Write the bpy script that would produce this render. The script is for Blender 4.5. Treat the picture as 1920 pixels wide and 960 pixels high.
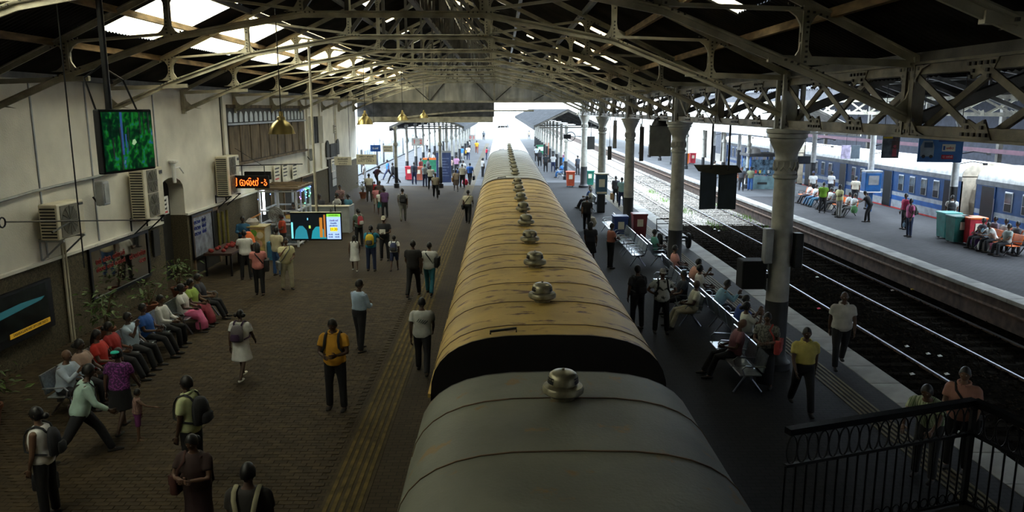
import bpy, math, random
from mathutils import Vector as V, Matrix, Euler, noise as mnoise
R = math.radians
rng = random.Random(7)
for o in list(bpy.data.objects): bpy.data.objects.remove(o)
SC = bpy.context.scene
COL = SC.collection
# ---------------------------------------------------------------- camera
CAM_H, FPX, PITCH, YAW = 5.6, 1450.0, 10.74, 0.79
cam_d = bpy.data.cameras.new('camera'); cam_d.sensor_width = 36.0; cam_d.lens = FPX / 1920 * 36.0
cam_d.clip_start = 0.05; cam_d.clip_end = 600
cam = bpy.data.objects.new('camera', cam_d); COL.objects.link(cam)
cam.location = (0, 0, CAM_H); cam.rotation_euler = (R(90 - PITCH), 0, R(-YAW)); SC.camera = cam
# ---------------------------------------------------------------- world, exposure
w = bpy.data.worlds.new('sky'); SC.world = w; w.use_nodes = True
bg = w.node_tree.nodes['Background']; bg.inputs[0].default_value = (0.74, 0.88, 1.0, 1); bg.inputs[1].default_value = 1.0
SC.view_settings.view_transform = 'Standard'; SC.view_settings.look = 'None'
SC.view_settings.gamma = 1.0; SC.view_settings.use_curve_mapping = False
SC.view_settings.exposure = 3.45
try:
    SC.cycles.max_bounces = 6; SC.cycles.diffuse_bounces = 4; SC.cycles.transparent_max_bounces = 12
    SC.cycles.use_denoising = True
    SC.cycles.sample_clamp_indirect = 6
except Exception: pass
# ---------------------------------------------------------------- pixel -> place helpers (1920x960 frame)
_M = Euler((R(90 - PITCH), 0, R(-YAW))).to_matrix()
def ray(u, v): return _M @ V(((u - 960) / FPX, (480 - v) / FPX, -1.0))
def on_z(u, v, z=0.0):
    d = ray(u, v); t = (z - CAM_H) / d.z; return V((d.x * t, d.y * t, z))
def on_x(u, v, x):
    d = ray(u, v); t = x / d.x; return V((x, d.y * t, CAM_H + d.z * t))
def on_y(u, v, y):
    d = ray(u, v); t = y / d.y; return V((d.x * t, y, CAM_H + d.z * t))
# ---------------------------------------------------------------- materials
MATS = {}
def mat(name, col, rough=0.7, metal=0.0, var=0.18, scale=3.0, bump=0.0, bscale=40, col2=None, thr=None, emit=None, estr=0, stretch=(1, 1, 1), spec=0.5):
    if name in MATS: return MATS[name]
    m = bpy.data.materials.new(name); m.use_nodes = True; MATS[name] = m
    nt = m.node_tree; b = nt.nodes['Principled BSDF']; L = nt.links.new
    b.inputs['Roughness'].default_value = rough; b.inputs['Metallic'].default_value = metal
    b.inputs['Specular IOR Level'].default_value = spec
    tc = nt.nodes.new('ShaderNodeTexCoord'); mp = nt.nodes.new('ShaderNodeMapping'); mp.inputs['Scale'].default_value = stretch
    L(tc.outputs['Object'], mp.inputs[0])
    n = nt.nodes.new('ShaderNodeTexNoise'); n.inputs['Scale'].default_value = scale; n.inputs['Detail'].default_value = 5
    L(mp.outputs[0], n.inputs['Vector'])
    r = nt.nodes.new('ShaderNodeValToRGB'); L(n.outputs['Fac'], r.inputs[0])
    c2 = col2 or tuple(max(0, c * (1 - 2 * var)) for c in col)
    c1 = tuple(min(1, c * (1 + var)) for c in col) if col2 is None else col
    lo, hi = thr or (0.3, 0.7)
    r.color_ramp.elements[0].position = lo; r.color_ramp.elements[0].color = (*c2, 1)
    r.color_ramp.elements[1].position = hi; r.color_ramp.elements[1].color = (*c1, 1)
    L(r.outputs[0], b.inputs['Base Color'])
    if bump:
        n2 = nt.nodes.new('ShaderNodeTexNoise'); n2.inputs['Scale'].default_value = bscale; n2.inputs['Detail'].default_value = 3
        L(mp.outputs[0], n2.inputs['Vector'])
        bp = nt.nodes.new('ShaderNodeBump'); bp.inputs['Strength'].default_value = bump; bp.inputs['Distance'].default_value = 0.02
        L(n2.outputs['Fac'], bp.inputs['Height']); L(bp.outputs[0], b.inputs['Normal'])
    if emit:
        b.inputs['Emission Color'].default_value = (*emit, 1); b.inputs['Emission Strength'].default_value = estr
    return m
def emat(name, col, strength):
    if name in MATS: return MATS[name]
    m = bpy.data.materials.new(name); m.use_nodes = True; MATS[name] = m
    nt = m.node_tree; b = nt.nodes['Principled BSDF']
    b.inputs['Base Color'].default_value = (*[c * .3 for c in col], 1); b.inputs['Roughness'].default_value = .4
    b.inputs['Emission Color'].default_value = (*col, 1); b.inputs['Emission Strength'].default_value = strength
    return m
def glassmat(name, tint, trans):
    if name in MATS: return MATS[name]
    m = bpy.data.materials.new(name); m.use_nodes = True; MATS[name] = m
    nt = m.node_tree; nt.nodes.clear(); L = nt.links.new
    out = nt.nodes.new('ShaderNodeOutputMaterial'); mx = nt.nodes.new('ShaderNodeMixShader')
    t = nt.nodes.new('ShaderNodeBsdfTransparent'); t.inputs[0].default_value = (*tint, 1)
    g = nt.nodes.new('ShaderNodeBsdfGlossy') if trans < .5 else nt.nodes.new('ShaderNodeBsdfTranslucent')
    g.inputs[0].default_value = (.7, .75, .8, 1) if trans < .5 else (*tint, 1)
    mx.inputs[0].default_value = .25
    L(t.outputs[0], mx.inputs[1]); L(g.outputs[0], mx.inputs[2]); L(mx.outputs[0], out.inputs[0])
    return m
# ---------------------------------------------------------------- object helpers
def tag(o, label=None, cat=None, group=None, kind=None):
    if label: o['label'] = label
    if cat: o['category'] = cat
    if group: o['group'] = group
    if kind: o['kind'] = kind
    return o
def empty(name, loc=(0, 0, 0), rz=0, parent=None, **k):
    o = bpy.data.objects.new(name, None); COL.objects.link(o); o.location = loc; o.rotation_euler = (0, 0, rz)
    o.empty_display_size = .1
    if parent: o.parent = parent
    return tag(o, **k)
def link(name, me, parent=None, loc=None, rz=0, **k):
    o = bpy.data.objects.new(name, me); COL.objects.link(o)
    if loc is not None: o.location = loc
    if rz: o.rotation_euler = (0, 0, rz)
    if parent: o.parent = parent
    return tag(o, **k)
def copy_tree(o, parent=None):
    c = o.copy(); COL.objects.link(c); c.parent = parent
    for ch in list(o.children): copy_tree(ch, c)
    return c
class MB:
    def __init__(s): s.v = []; s.f = []; s.mi = []; s.cur = 0
    def add(s, vs, fs):
        n = len(s.v); s.v += [tuple(p) for p in vs]; s.f += [tuple(i + n for i in f) for f in fs]; s.mi += [s.cur] * len(fs); return s
    def box(s, a, b):
        x0, y0, z0 = a; x1, y1, z1 = b
        return s.add([(x0, y0, z0), (x1, y0, z0), (x1, y1, z0), (x0, y1, z0), (x0, y0, z1), (x1, y0, z1), (x1, y1, z1), (x0, y1, z1)],
                     [(3, 2, 1, 0), (4, 5, 6, 7), (0, 1, 5, 4), (1, 2, 6, 5), (2, 3, 7, 6), (3, 0, 4, 7)])
    def cbox(s, c, d): return s.box([c[i] - d[i] / 2 for i in range(3)], [c[i] + d[i] / 2 for i in range(3)])
    def bar(s, p, q, wd, ht, up=(0, 0, 1)):
        p = V(p); q = V(q); d = (q - p).normalized(); up = V(up)
        if abs(d.dot(up)) > .98: up = V((0, 1, 0))
        sd = d.cross(up).normalized(); u = sd.cross(d).normalized(); sd = sd * wd / 2; u = u * ht / 2
        return s.add([p - sd - u, p + sd - u, p + sd + u, p - sd + u, q - sd - u, q + sd - u, q + sd + u, q - sd + u],
                     [(3, 2, 1, 0), (4, 5, 6, 7), (0, 1, 5, 4), (1, 2, 6, 5), (2, 3, 7, 6), (3, 0, 4, 7)])
    def tube(s, pts, r, n=8, cap=True):
        pts = [V(p) for p in pts]; rs = r if isinstance(r, (list, tuple)) else [r] * len(pts)
        vs = []; fs = []; ref = None
        for i, p in enumerate(pts):
            d = (pts[min(i + 1, len(pts) - 1)] - pts[max(i - 1, 0)]).normalized()
            if ref is None:
                q = V((0, 0, 1)) if abs(d.z) < .9 else V((1, 0, 0)); ref = d.cross(q).normalized()
            a = ref - d * ref.dot(d)
            if a.length < .05: a = d.cross(V((.3, .5, .8)))
            a.normalize(); b = a.cross(d).normalized(); ref = a
            for k in range(n):
                t = 2 * math.pi * k / n; vs.append(p + (a * math.cos(t) + b * math.sin(t)) * rs[i])
        for i in range(len(pts) - 1):
            for k in range(n): fs.append((i * n + k, i * n + (k + 1) % n, (i + 1) * n + (k + 1) % n, (i + 1) * n + k))
        if cap: fs.append(tuple(range(n - 1, -1, -1))); m = (len(pts) - 1) * n; fs.append(tuple(range(m, m + n)))
        return s.add(vs, fs)
    def lathe(s, prof, n=16, c=(0, 0, 0), axis=None):
        vs = []; fs = []; c = V(c)
        q = V((0, 0, 1)).rotation_difference(V(axis)) if axis else None
        for r, z in prof:
            for k in range(n):
                t = 2 * math.pi * k / n; p = V((r * math.cos(t), r * math.sin(t), z)); vs.append(c + (q @ p if q else p))
        for i in range(len(prof) - 1):
            for k in range(n): fs.append((i * n + k, i * n + (k + 1) % n, (i + 1) * n + (k + 1) % n, (i + 1) * n + k))
        fs.append(tuple(range(n - 1, -1, -1))); m = (len(prof) - 1) * n; fs.append(tuple(range(m, m + n)))
        return s.add(vs, fs)
    def prism(s, poly, d):
        """poly: list of 3D points, extruded by vector d"""
        d = V(d); n = len(poly); vs = [V(p) for p in poly] + [V(p) + d for p in poly]
        fs = [tuple(range(n - 1, -1, -1)), tuple(range(n, 2 * n))] + [(i, (i + 1) % n, n + (i + 1) % n, n + i) for i in range(n)]
        return s.add(vs, fs)
    def loft(s, secs, n=10):
        """secs: (centre, side vector, depth vector)"""
        vs = []; fs = []
        for c, a, b in secs:
            for k in range(n):
                t = 2 * math.pi * k / n; vs.append(V(c) + V(a) * math.cos(t) + V(b) * math.sin(t))
        m = len(secs)
        for i in range(m - 1):
            for k in range(n): fs.append((i * n + k, i * n + (k + 1) % n, (i + 1) * n + (k + 1) % n, (i + 1) * n + k))
        fs.append(tuple(range(n - 1, -1, -1))); fs.append(tuple(range((m - 1) * n, m * n)))
        return s.add(vs, fs)
    def rbox(s, c, d, r=.02, n=3):
        """box with rounded vertical edges and chamfered top and bottom"""
        hx, hy, hz = d[0] / 2, d[1] / 2, d[2] / 2; r = min(r, hx * .95, hy * .95, hz * .95)
        def ring(ins, z):
            o = []
            for sx, sy, a0 in ((1, 1, 0), (-1, 1, 90), (-1, -1, 180), (1, -1, 270)):
                for k in range(n + 1):
                    t = R(a0 + 90 * k / n); rr = max(r - ins, .0005)
                    o.append((c[0] + sx * (hx - r) + rr * math.cos(t), c[1] + sy * (hy - r) + rr * math.sin(t), c[2] + z))
            return o
        rings = [ring(r, -hz), ring(r * .3, -hz + r * .3), ring(0, -hz + r), ring(0, hz - r), ring(r * .3, hz - r * .3), ring(r, hz)]
        m = len(rings[0]); vs = sum(rings, []); fs = []
        for i in range(5):
            for k in range(m): fs.append((i * m + k, i * m + (k + 1) % m, (i + 1) * m + (k + 1) % m, (i + 1) * m + k))
        fs.append(tuple(range(m - 1, -1, -1))); fs.append(tuple(range(5 * m, 6 * m)))
        return s.add(vs, fs)
    def mesh(s, name, mats, smooth=False):
        me = bpy.data.meshes.new(name); me.from_pydata(s.v, [], s.f)
        mats = mats if isinstance(mats, (list, tuple)) else [mats]
        for m in mats: me.materials.append(m)
        if len(mats) > 1: me.polygons.foreach_set('material_index', s.mi)
        if smooth:
            me.polygons.foreach_set('use_smooth', [True] * len(me.polygons))
            me.update(); me.set_sharp_from_angle(angle=R(42))
        me.update(); return me
    def build(s, name, mats, parent=None, smooth=False, loc=None, rz=0, **k):
        return link(name, s.mesh(name, mats, smooth), parent, loc, rz, **k)
def text(name, body, size, matn, parent, loc, rot, align='CENTER', extrude=.002, xs=1.0):
    cu = bpy.data.curves.new(name, 'FONT'); cu.body = body; cu.size = size; cu.align_x = align; cu.align_y = 'CENTER'; cu.extrude = extrude
    cu.resolution_u = 2; cu.materials.append(matn)
    o = bpy.data.objects.new(name, cu); COL.objects.link(o)
    dg = bpy.context.evaluated_depsgraph_get(); me = bpy.data.meshes.new_from_object(o.evaluated_get(dg)); bpy.data.objects.remove(o)
    o = link(name, me, parent, loc); o.rotation_euler = rot; o.scale = (xs, 1, 1)
    return o
# ---------------------------------------------------------------- palette
STEEL = mat('painted_steel', (.46, .42, .315), .5, .15, .25, 2.2, .25, 60)
STEELD = mat('dark_painted_steel', (.085, .078, .068), .5, .4, .3, 2.2, .25, 60)
IRON = mat('black_iron', (.018, .018, .02), .45, .5, .3, 5)
RUST = mat('rusty_iron', (.14, .08, .05), .8, .3, .3, 6)
ROOFD = mat('dark_corrugated_sheet', (.026, .024, .022), .9, 0, .3, 1.2, spec=.15)  # one dark tone for all roof sheets
TIMBER = mat('old_timber', (.26, .17, .08), .8, 0, .3, 2, 0, 40, stretch=(4, 1, 4))
SKYL = glassmat('skylight_fibreglass', (1.0, .86, .58), .8)
WALLW = mat('limewashed_plaster', (.74, .70, .62), .85, 0, .10, .9, .3, 25)
DADO = mat('pebbledash_brown', (.095, .075, .04), .95, 0, .35, 30, .6, 90)
PAVE = mat('paving_brown', (.155, .115, .08), .85, 0, .3, 1.2, .2, 80)
JOINT = mat('paving_joint', (.05, .04, .03), .95)
PAVEG = mat('paving_grey', (.20, .19, .185), .85, 0, .25, 1.2, .3, 60)
COPE = mat('coping_concrete', (.30, .29, .27), .85, 0, .2, 1.5, .2, 40)
TACT = mat('tactile_yellow', (.11, .075, .02), .85, 0, .3, 4, spec=.2)
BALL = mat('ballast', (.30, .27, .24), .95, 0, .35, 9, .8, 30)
BALLD = mat('shaded_ballast', (.008, .007, .006), .95, 0, .4, 9, .8, 30, spec=0)  # near-black copy of the ballast, with the roof shade in its colour
SLEEP = mat('sleeper_wood', (.016, .014, .012), .9, 0, .3, 6, spec=0)
RAILM = mat('rail_steel', (.22, .23, .26), .38, 1.0, .1, 6)
RAILS = mat('rail_rust', (.12, .07, .045), .8, .3, .3, 8)
BRICKW = mat('platform_wall', (.07, .045, .035), .95, 0, .3, 3, .3, 30)
WHITE = mat('white_paint', (.78, .77, .74), .5, 0, .06)
CREAM = mat('cream_metal', (.66, .60, .46), .5, .1, .1)
BLACK = mat('black_plastic', (.010, .010, .011), .7, 0, .1, spec=.2)
GREYM = mat('grey_metal', (.33, .34, .35), .45, .5, .15)
CHROME = mat('chrome', (.40, .43, .48), .28, 1.0, .08)
BRASS = mat('brass_enamel', (.55, .42, .16), .3, .8, .15)
SIGNW = mat('sign_cream', (.75, .70, .56), .6, 0, .08)
REDP = mat('red_paint', (.60, .03, .02), .5)
INK = mat('sign_ink', (.02, .02, .02), .6)
BLUEP = mat('blue_paint', (.02, .10, .38), .45, 0, .15)
GREENP = mat('green_plastic', (.01, .15, .11), .5)
ORANGE = mat('orange_plastic', (.80, .16, .02), .45)
LEAF = mat('leaf_green', (.10, .16, .03), .6, 0, .4, 8)
TERRA = mat('terracotta', (.25, .09, .05), .8)
WOOD = mat('brown_wood', (.16, .10, .05), .7, 0, .3, 3, .2, 30, stretch=(1, 6, 1))
# ================================================================ ground, platforms, tracks
def slab(name, a, b, m, **k):
    return MB().box(a, b).build(name, m, **k)
XW, XC = -10.6, 6.0              # left wall face, column line
ground = slab('ground', (-70, -12, -1.3), (90, 320, -1.0), BALL, label='pale ballast ground around the tracks and platforms', cat='ground', kind='structure')
FLOORB = mat('brick_paving', (.15, .112, .078), .85, 0, .25, .6)
def brick_floor_mat(name, c1, c2, mort, sx=.22, sy=.11):
    m = bpy.data.materials.new(name); m.use_nodes = True; nt = m.node_tree; L = nt.links.new; b = nt.nodes['Principled BSDF']
    tc = nt.nodes.new('ShaderNodeTexCoord'); br = nt.nodes.new('ShaderNodeTexBrick')
    br.inputs['Scale'].default_value = 1; br.inputs['Brick Width'].default_value = sx; br.inputs['Row Height'].default_value = sy
    br.inputs['Mortar Size'].default_value = .007; br.inputs['Color1'].default_value = (*c1, 1); br.inputs['Color2'].default_value = (*c2, 1); br.inputs['Mortar'].default_value = (*mort, 1)
    L(tc.outputs['Object'], br.inputs['Vector'])
    n = nt.nodes.new('ShaderNodeTexNoise'); n.inputs['Scale'].default_value = .5; n.inputs['Detail'].default_value = 6; L(tc.outputs['Object'], n.inputs['Vector'])
    mx = nt.nodes.new('ShaderNodeMix'); mx.data_type = 'RGBA'; mx.blend_type = 'MULTIPLY'; mx.inputs[0].default_value = .6
    L(br.outputs['Color'], mx.inputs[6]); L(n.outputs['Color'], mx.inputs[7])
    r = nt.nodes.new('ShaderNodeValToRGB'); r.color_ramp.elements[0].color = (.45, .45, .45, 1); r.color_ramp.elements[1].color = (1, 1, 1, 1); r.color_ramp.elements[0].position = .3; r.color_ramp.elements[1].position = .7
    L(n.outputs['Fac'], r.inputs[0]); L(r.outputs[0], mx.inputs[7]); L(mx.outputs[2], b.inputs['Base Color'])
    b.inputs['Roughness'].default_value = .85; b.inputs['Specular IOR Level'].default_value = .2
    bp = nt.nodes.new('ShaderNodeBump'); bp.inputs['Strength'].default_value = .5; bp.inputs['Distance'].default_value = .006; bp.invert = True
    L(br.outputs['Fac'], bp.inputs['Height']); L(bp.outputs[0], b.inputs['Normal'])
    return m
BRF = brick_floor_mat('brown_block_paving', (.056, .038, .019), (.043, .029, .015), (.016, .011, .006))
BRG = brick_floor_mat('grey_block_paving', (.023, .023, .026), (.018, .018, .020), (.008, .008, .009))  # darkened copy of the far paving; the island's shade is in the colour
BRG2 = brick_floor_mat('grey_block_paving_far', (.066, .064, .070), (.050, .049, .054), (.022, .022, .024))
floor = slab('floor', (-12.2, -12, -1.0), (-1.05, 320, 0), BRF, label='brown block paved concourse platform along the white wall', cat='floor', kind='structure')
# near pavers as real blocks, laid proud of the slab with open joints
PV = [mat('paver_%d' % i, c, .85, 0, .2, 5, .3, 60, spec=.2) for i, c in enumerate([(.056, .038, .019), (.047, .032, .017), (.039, .027, .014)])]
blk = MB().rbox((0, 0, .006), (.212, .102, .012), .006, 1)
bmesh_ = [blk.mesh('paver', m) for m in PV]
cells = []
row = 0; y = 9.6
while y < 25.5:
    x = -10.5 + (.11 if row % 2 else 0)
    while x < -2.75:
        cells.append((x, y)); x += .22
    y += .11; row += 1
cells = [c for c in cells if abs(c[0]) / c[1] < .68 or c[1] > 15]
vis = sorted(cells, key=lambda c: c[1] * 1.0 + abs(c[0] + 5.0) * .25)
for i, (x, y) in enumerate(vis[:300]):
    o = link('paver', bmesh_[rng.choice((0, 0, 1, 1, 2))], floor, (x, y, rng.uniform(-.001, .0015)))
rest = [MB(), MB(), MB()]
tmpl = MB().box((-.106, -.051, 0), (.106, .051, .012))
for x, y in vis[300:]:
    k = rng.choice((0, 0, 1, 1, 2)); dz = rng.uniform(-.002, .002)
    rest[k].add([(a + x, b + y, c + dz) for a, b, c in tmpl.v], tmpl.f[1:])
for k in range(3): rest[k].build('paver_field', PV[k], floor, kind='stuff')
# tactile strip along the near platform edge
ts = empty('tactile_strip', (-2.3, 0, 0), label='yellowish ribbed tactile strip along the edge beside the parked train', cat='tactile strip', kind='structure')
for k in range(5):
    MB().box((-.25 + k * .115, 8, 0), (-.19 + k * .115, 130, .016)).build('rib', TACT, ts)
MB().box((-.30, 8, 0), (.33, 130, .008)).build('strip_base', mat('strip_base', (.055, .040, .020), .9, spec=.2), ts)
# island platform and far platform
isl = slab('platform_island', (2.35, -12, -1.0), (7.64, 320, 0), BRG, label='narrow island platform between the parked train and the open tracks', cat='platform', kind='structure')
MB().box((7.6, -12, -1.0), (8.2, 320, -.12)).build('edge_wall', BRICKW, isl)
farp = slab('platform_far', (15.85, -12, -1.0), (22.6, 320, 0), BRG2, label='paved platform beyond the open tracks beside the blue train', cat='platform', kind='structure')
MB().box((15.3, -12, -1.0), (15.9, 320, -.12)).build('edge_wall', BRICKW, farp)
MB().tube([(15.22, -5, -.42), (15.22, 120, -.42)], .05).build('wall_pipe', RUST, farp)
for par, xa, xb, n0 in ((isl, 7.65, 8.3, 8.6), (farp, 15.2, 15.84, 18.0)):
    me = [MB().rbox(((xa + xb) / 2, .55, -.06), (xb - xa, 1.09, .13), .012, 1).mesh('coping_stone', m) for m in
          (COPE, mat('coping_concrete_b', (.26, .255, .245), .85, 0, .2, 1.5, .2, 40), mat('coping_concrete_c', (.34, .33, .31), .85, 0, .2, 1.5, .2, 40))]
    y = n0
    while y < 100: link('coping_stone', rng.choice(me), par, (0, y, rng.uniform(-.004, .004))); y += 1.1
    MB().box((xa, 100, -.12), (xb, 320, 0.003)).build('coping_far', COPE, par)
    MB().box((xa, -12, -.12), (xb, n0 - .01, 0)).build('coping_near', COPE, par)
t2 = empty('tactile_strip', (6.9, 0, 0), label='worn ribbed tactile strip inside the island platform coping', cat='tactile strip', kind='structure')
for k in range(5): MB().box((-.22 + k * .1, 8, 0), (-.17 + k * .1, 110, .012)).build('rib', mat('tactile_dull', (.11, .09, .05), .9), t2)
DAYPAVE = mat('daylit_paving', (.085, .087, .095), .85, 0, .15, .6, .2, 20, spec=.2)  # paler floor overlay: outdoor daylight is put into its colour
slab('daylight_overlay', (-12.2, 57.6, -.2), (-1.06, 320, .012), DAYPAVE, label='pale daylight overlay on the platform running on beyond the gable', cat='platform', kind='structure')
slab('daylight_overlay', (2.36, 60, -.2), (7.6, 320, .012), DAYPAVE, label='pale daylight overlay on the island platform beyond the shed', cat='platform', kind='structure')
slab('daylight_overlay', (15.86, 50, -.2), (22.59, 320, .012), DAYPAVE, label='pale daylight overlay on the far platform beyond the small kiosk', cat='platform', kind='structure')
# tracks: rails, sleepers
def track(xc, y0, y1, label, sl=True):
    t = empty('railway_track', (xc, 0, -.9), label=label, cat='railway track', kind='structure')
    for s in (-.868, .868):
        m = MB(); m.cur = 0; m.box((s - .026, y0, -.035), (s + .026, y1, 0)); m.cur = 1; m.box((s - .012, y0, -.13), (s + .012, y1, -.035)); m.box((s - .07, y0, -.15), (s + .07, y1, -.13))
        m.build('rail', [RAILM, RAILS], t)
    if sl:
        me = MB().rbox((0, 0, -.13), (2.7, .24, .12), .015, 1).mesh('sleeper', SLEEP); y = y0 if y0 > 10 else 12
        while y < min(y1, 78):
            link('sleeper', me, t, (rng.uniform(-.03, .03), y, rng.uniform(-.012, .008))); y += .66
    return t
track(10.02, -12, 320, 'railway track next to the island platform coping')
track(13.70, -12, 320, 'railway track at the foot of the far platform wall')
track(.58, -12, 320, 'railway track under the parked train', False)
track(24.55, -12, 320, 'railway track under the blue train', False)
track(-14.2, 57, 320, 'railway track under the pale train outside', False)
# near ballast strip, coloured dark for the roof shade, with loose stones
bed = slab('ballast_bed', (8.2, -12, -1.0), (15.3, 44, -.985), BALLD, label='ballast between the two platforms, coloured dark for the roof shade', cat='ballast', kind='structure')
slab('ballast_bed', (8.2, 44, -1.0), (15.3, 320, -.985), BALL, label='pale ballast of the tracks beyond the roof', cat='ballast', kind='structure')
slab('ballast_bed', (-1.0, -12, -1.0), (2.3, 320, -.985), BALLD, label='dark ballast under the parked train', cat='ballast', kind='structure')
def stones(name, mm, n, y0, y1, sz, label):
    m = MB(); r2 = random.Random(3)
    for i in range(n):
        x = r2.uniform(8.4, 15.2); y = r2.uniform(y0, y1); s = r2.uniform(.5, 1) * sz; z = -.97 + r2.uniform(-.01, .03)
        vs = [(x + s * a * r2.uniform(.7, 1.2), y + s * b * r2.uniform(.7, 1.2), z + s * c) for a, b, c in ((1, 0, 0), (0, 1, 0), (-1, 0, 0), (0, -1, 0), (0, 0, .8), (0, 0, -.5))]
        m.add(vs, [(0, 1, 4), (1, 2, 4), (2, 3, 4), (3, 0, 4)])
    m.build(name, mm, label=label, cat='ballast', kind='stuff')
stones('ballast_stones', mat('stone_shaded', (.018, .015, .012), .95, 0, .4, 2, spec=0), 9000, 14, 44, .055, 'dark loose ballast stones scattered between the rails')  # darkened copy of the stones, for the shade under the roof
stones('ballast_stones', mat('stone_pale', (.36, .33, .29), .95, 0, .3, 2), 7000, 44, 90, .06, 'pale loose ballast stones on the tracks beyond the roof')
gm = MB(); r3 = random.Random(5)
for c in ((12.0, 50), (12.2, 44), (14.9, 42), (15.0, 40.5), (12.1, 62), (15.0, 47), (11.9, 56), (15.05, 53)):
    for i in range(90):
        x = c[0] + r3.gauss(0, .22); y = c[1] + r3.gauss(0, .9); h = r3.uniform(.08, .28); a = r3.uniform(0, 6.28); z = -.985
        gm.add([(x - .02 * math.cos(a), y - .02 * math.sin(a), z), (x + .02 * math.cos(a), y + .02 * math.sin(a), z), (x + r3.gauss(0, .05), y + r3.gauss(0, .05), z + h)], [(0, 1, 2)])
gm.build('track_weeds', mat('weed', (.16, .30, .05), .8), label='green weeds growing between the sunlit rails', cat='grass', kind='stuff')
lit = MB(); r4 = random.Random(9)
for i, (u, v, c) in enumerate([(1710, 543, 'y'), (1673, 545, 'w'), (1532, 520, 'w'), (1477, 515, 'w'), (1340, 430, 'w'), (1348, 433, 'w'), (1762, 668, 'w'), (1740, 664, 'w'), (1700, 650, 'w'), (1535, 579, 'p'), (1775, 702, 'w'), (1710, 702, 'w')]):
    p = on_z(u, v, -.93)
    q = MB().add([(p.x - .06, p.y - .05, p.z), (p.x + .07, p.y - .03, p.z + .01), (p.x + .05, p.y + .06, p.z + .03), (p.x - .05, p.y + .04, p.z + .02), (p.x, p.y, p.z + .05)], [(0, 1, 4), (1, 2, 4), (2, 3, 4), (3, 0, 4)])
    q.build('litter_scrap', {'y': mat('litter_yellow', (.6, .4, .05)), 'w': WHITE, 'p': mat('litter_pink', (.8, .1, .2))}[c],
            label={'y': 'yellow leaf of litter lying beside the dark rails', 'w': 'small white scrap of litter lying on the dark track bed', 'p': 'pink scrap of litter on the track by the coping'}[c], cat='litter', group='litter on the tracks')
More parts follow.
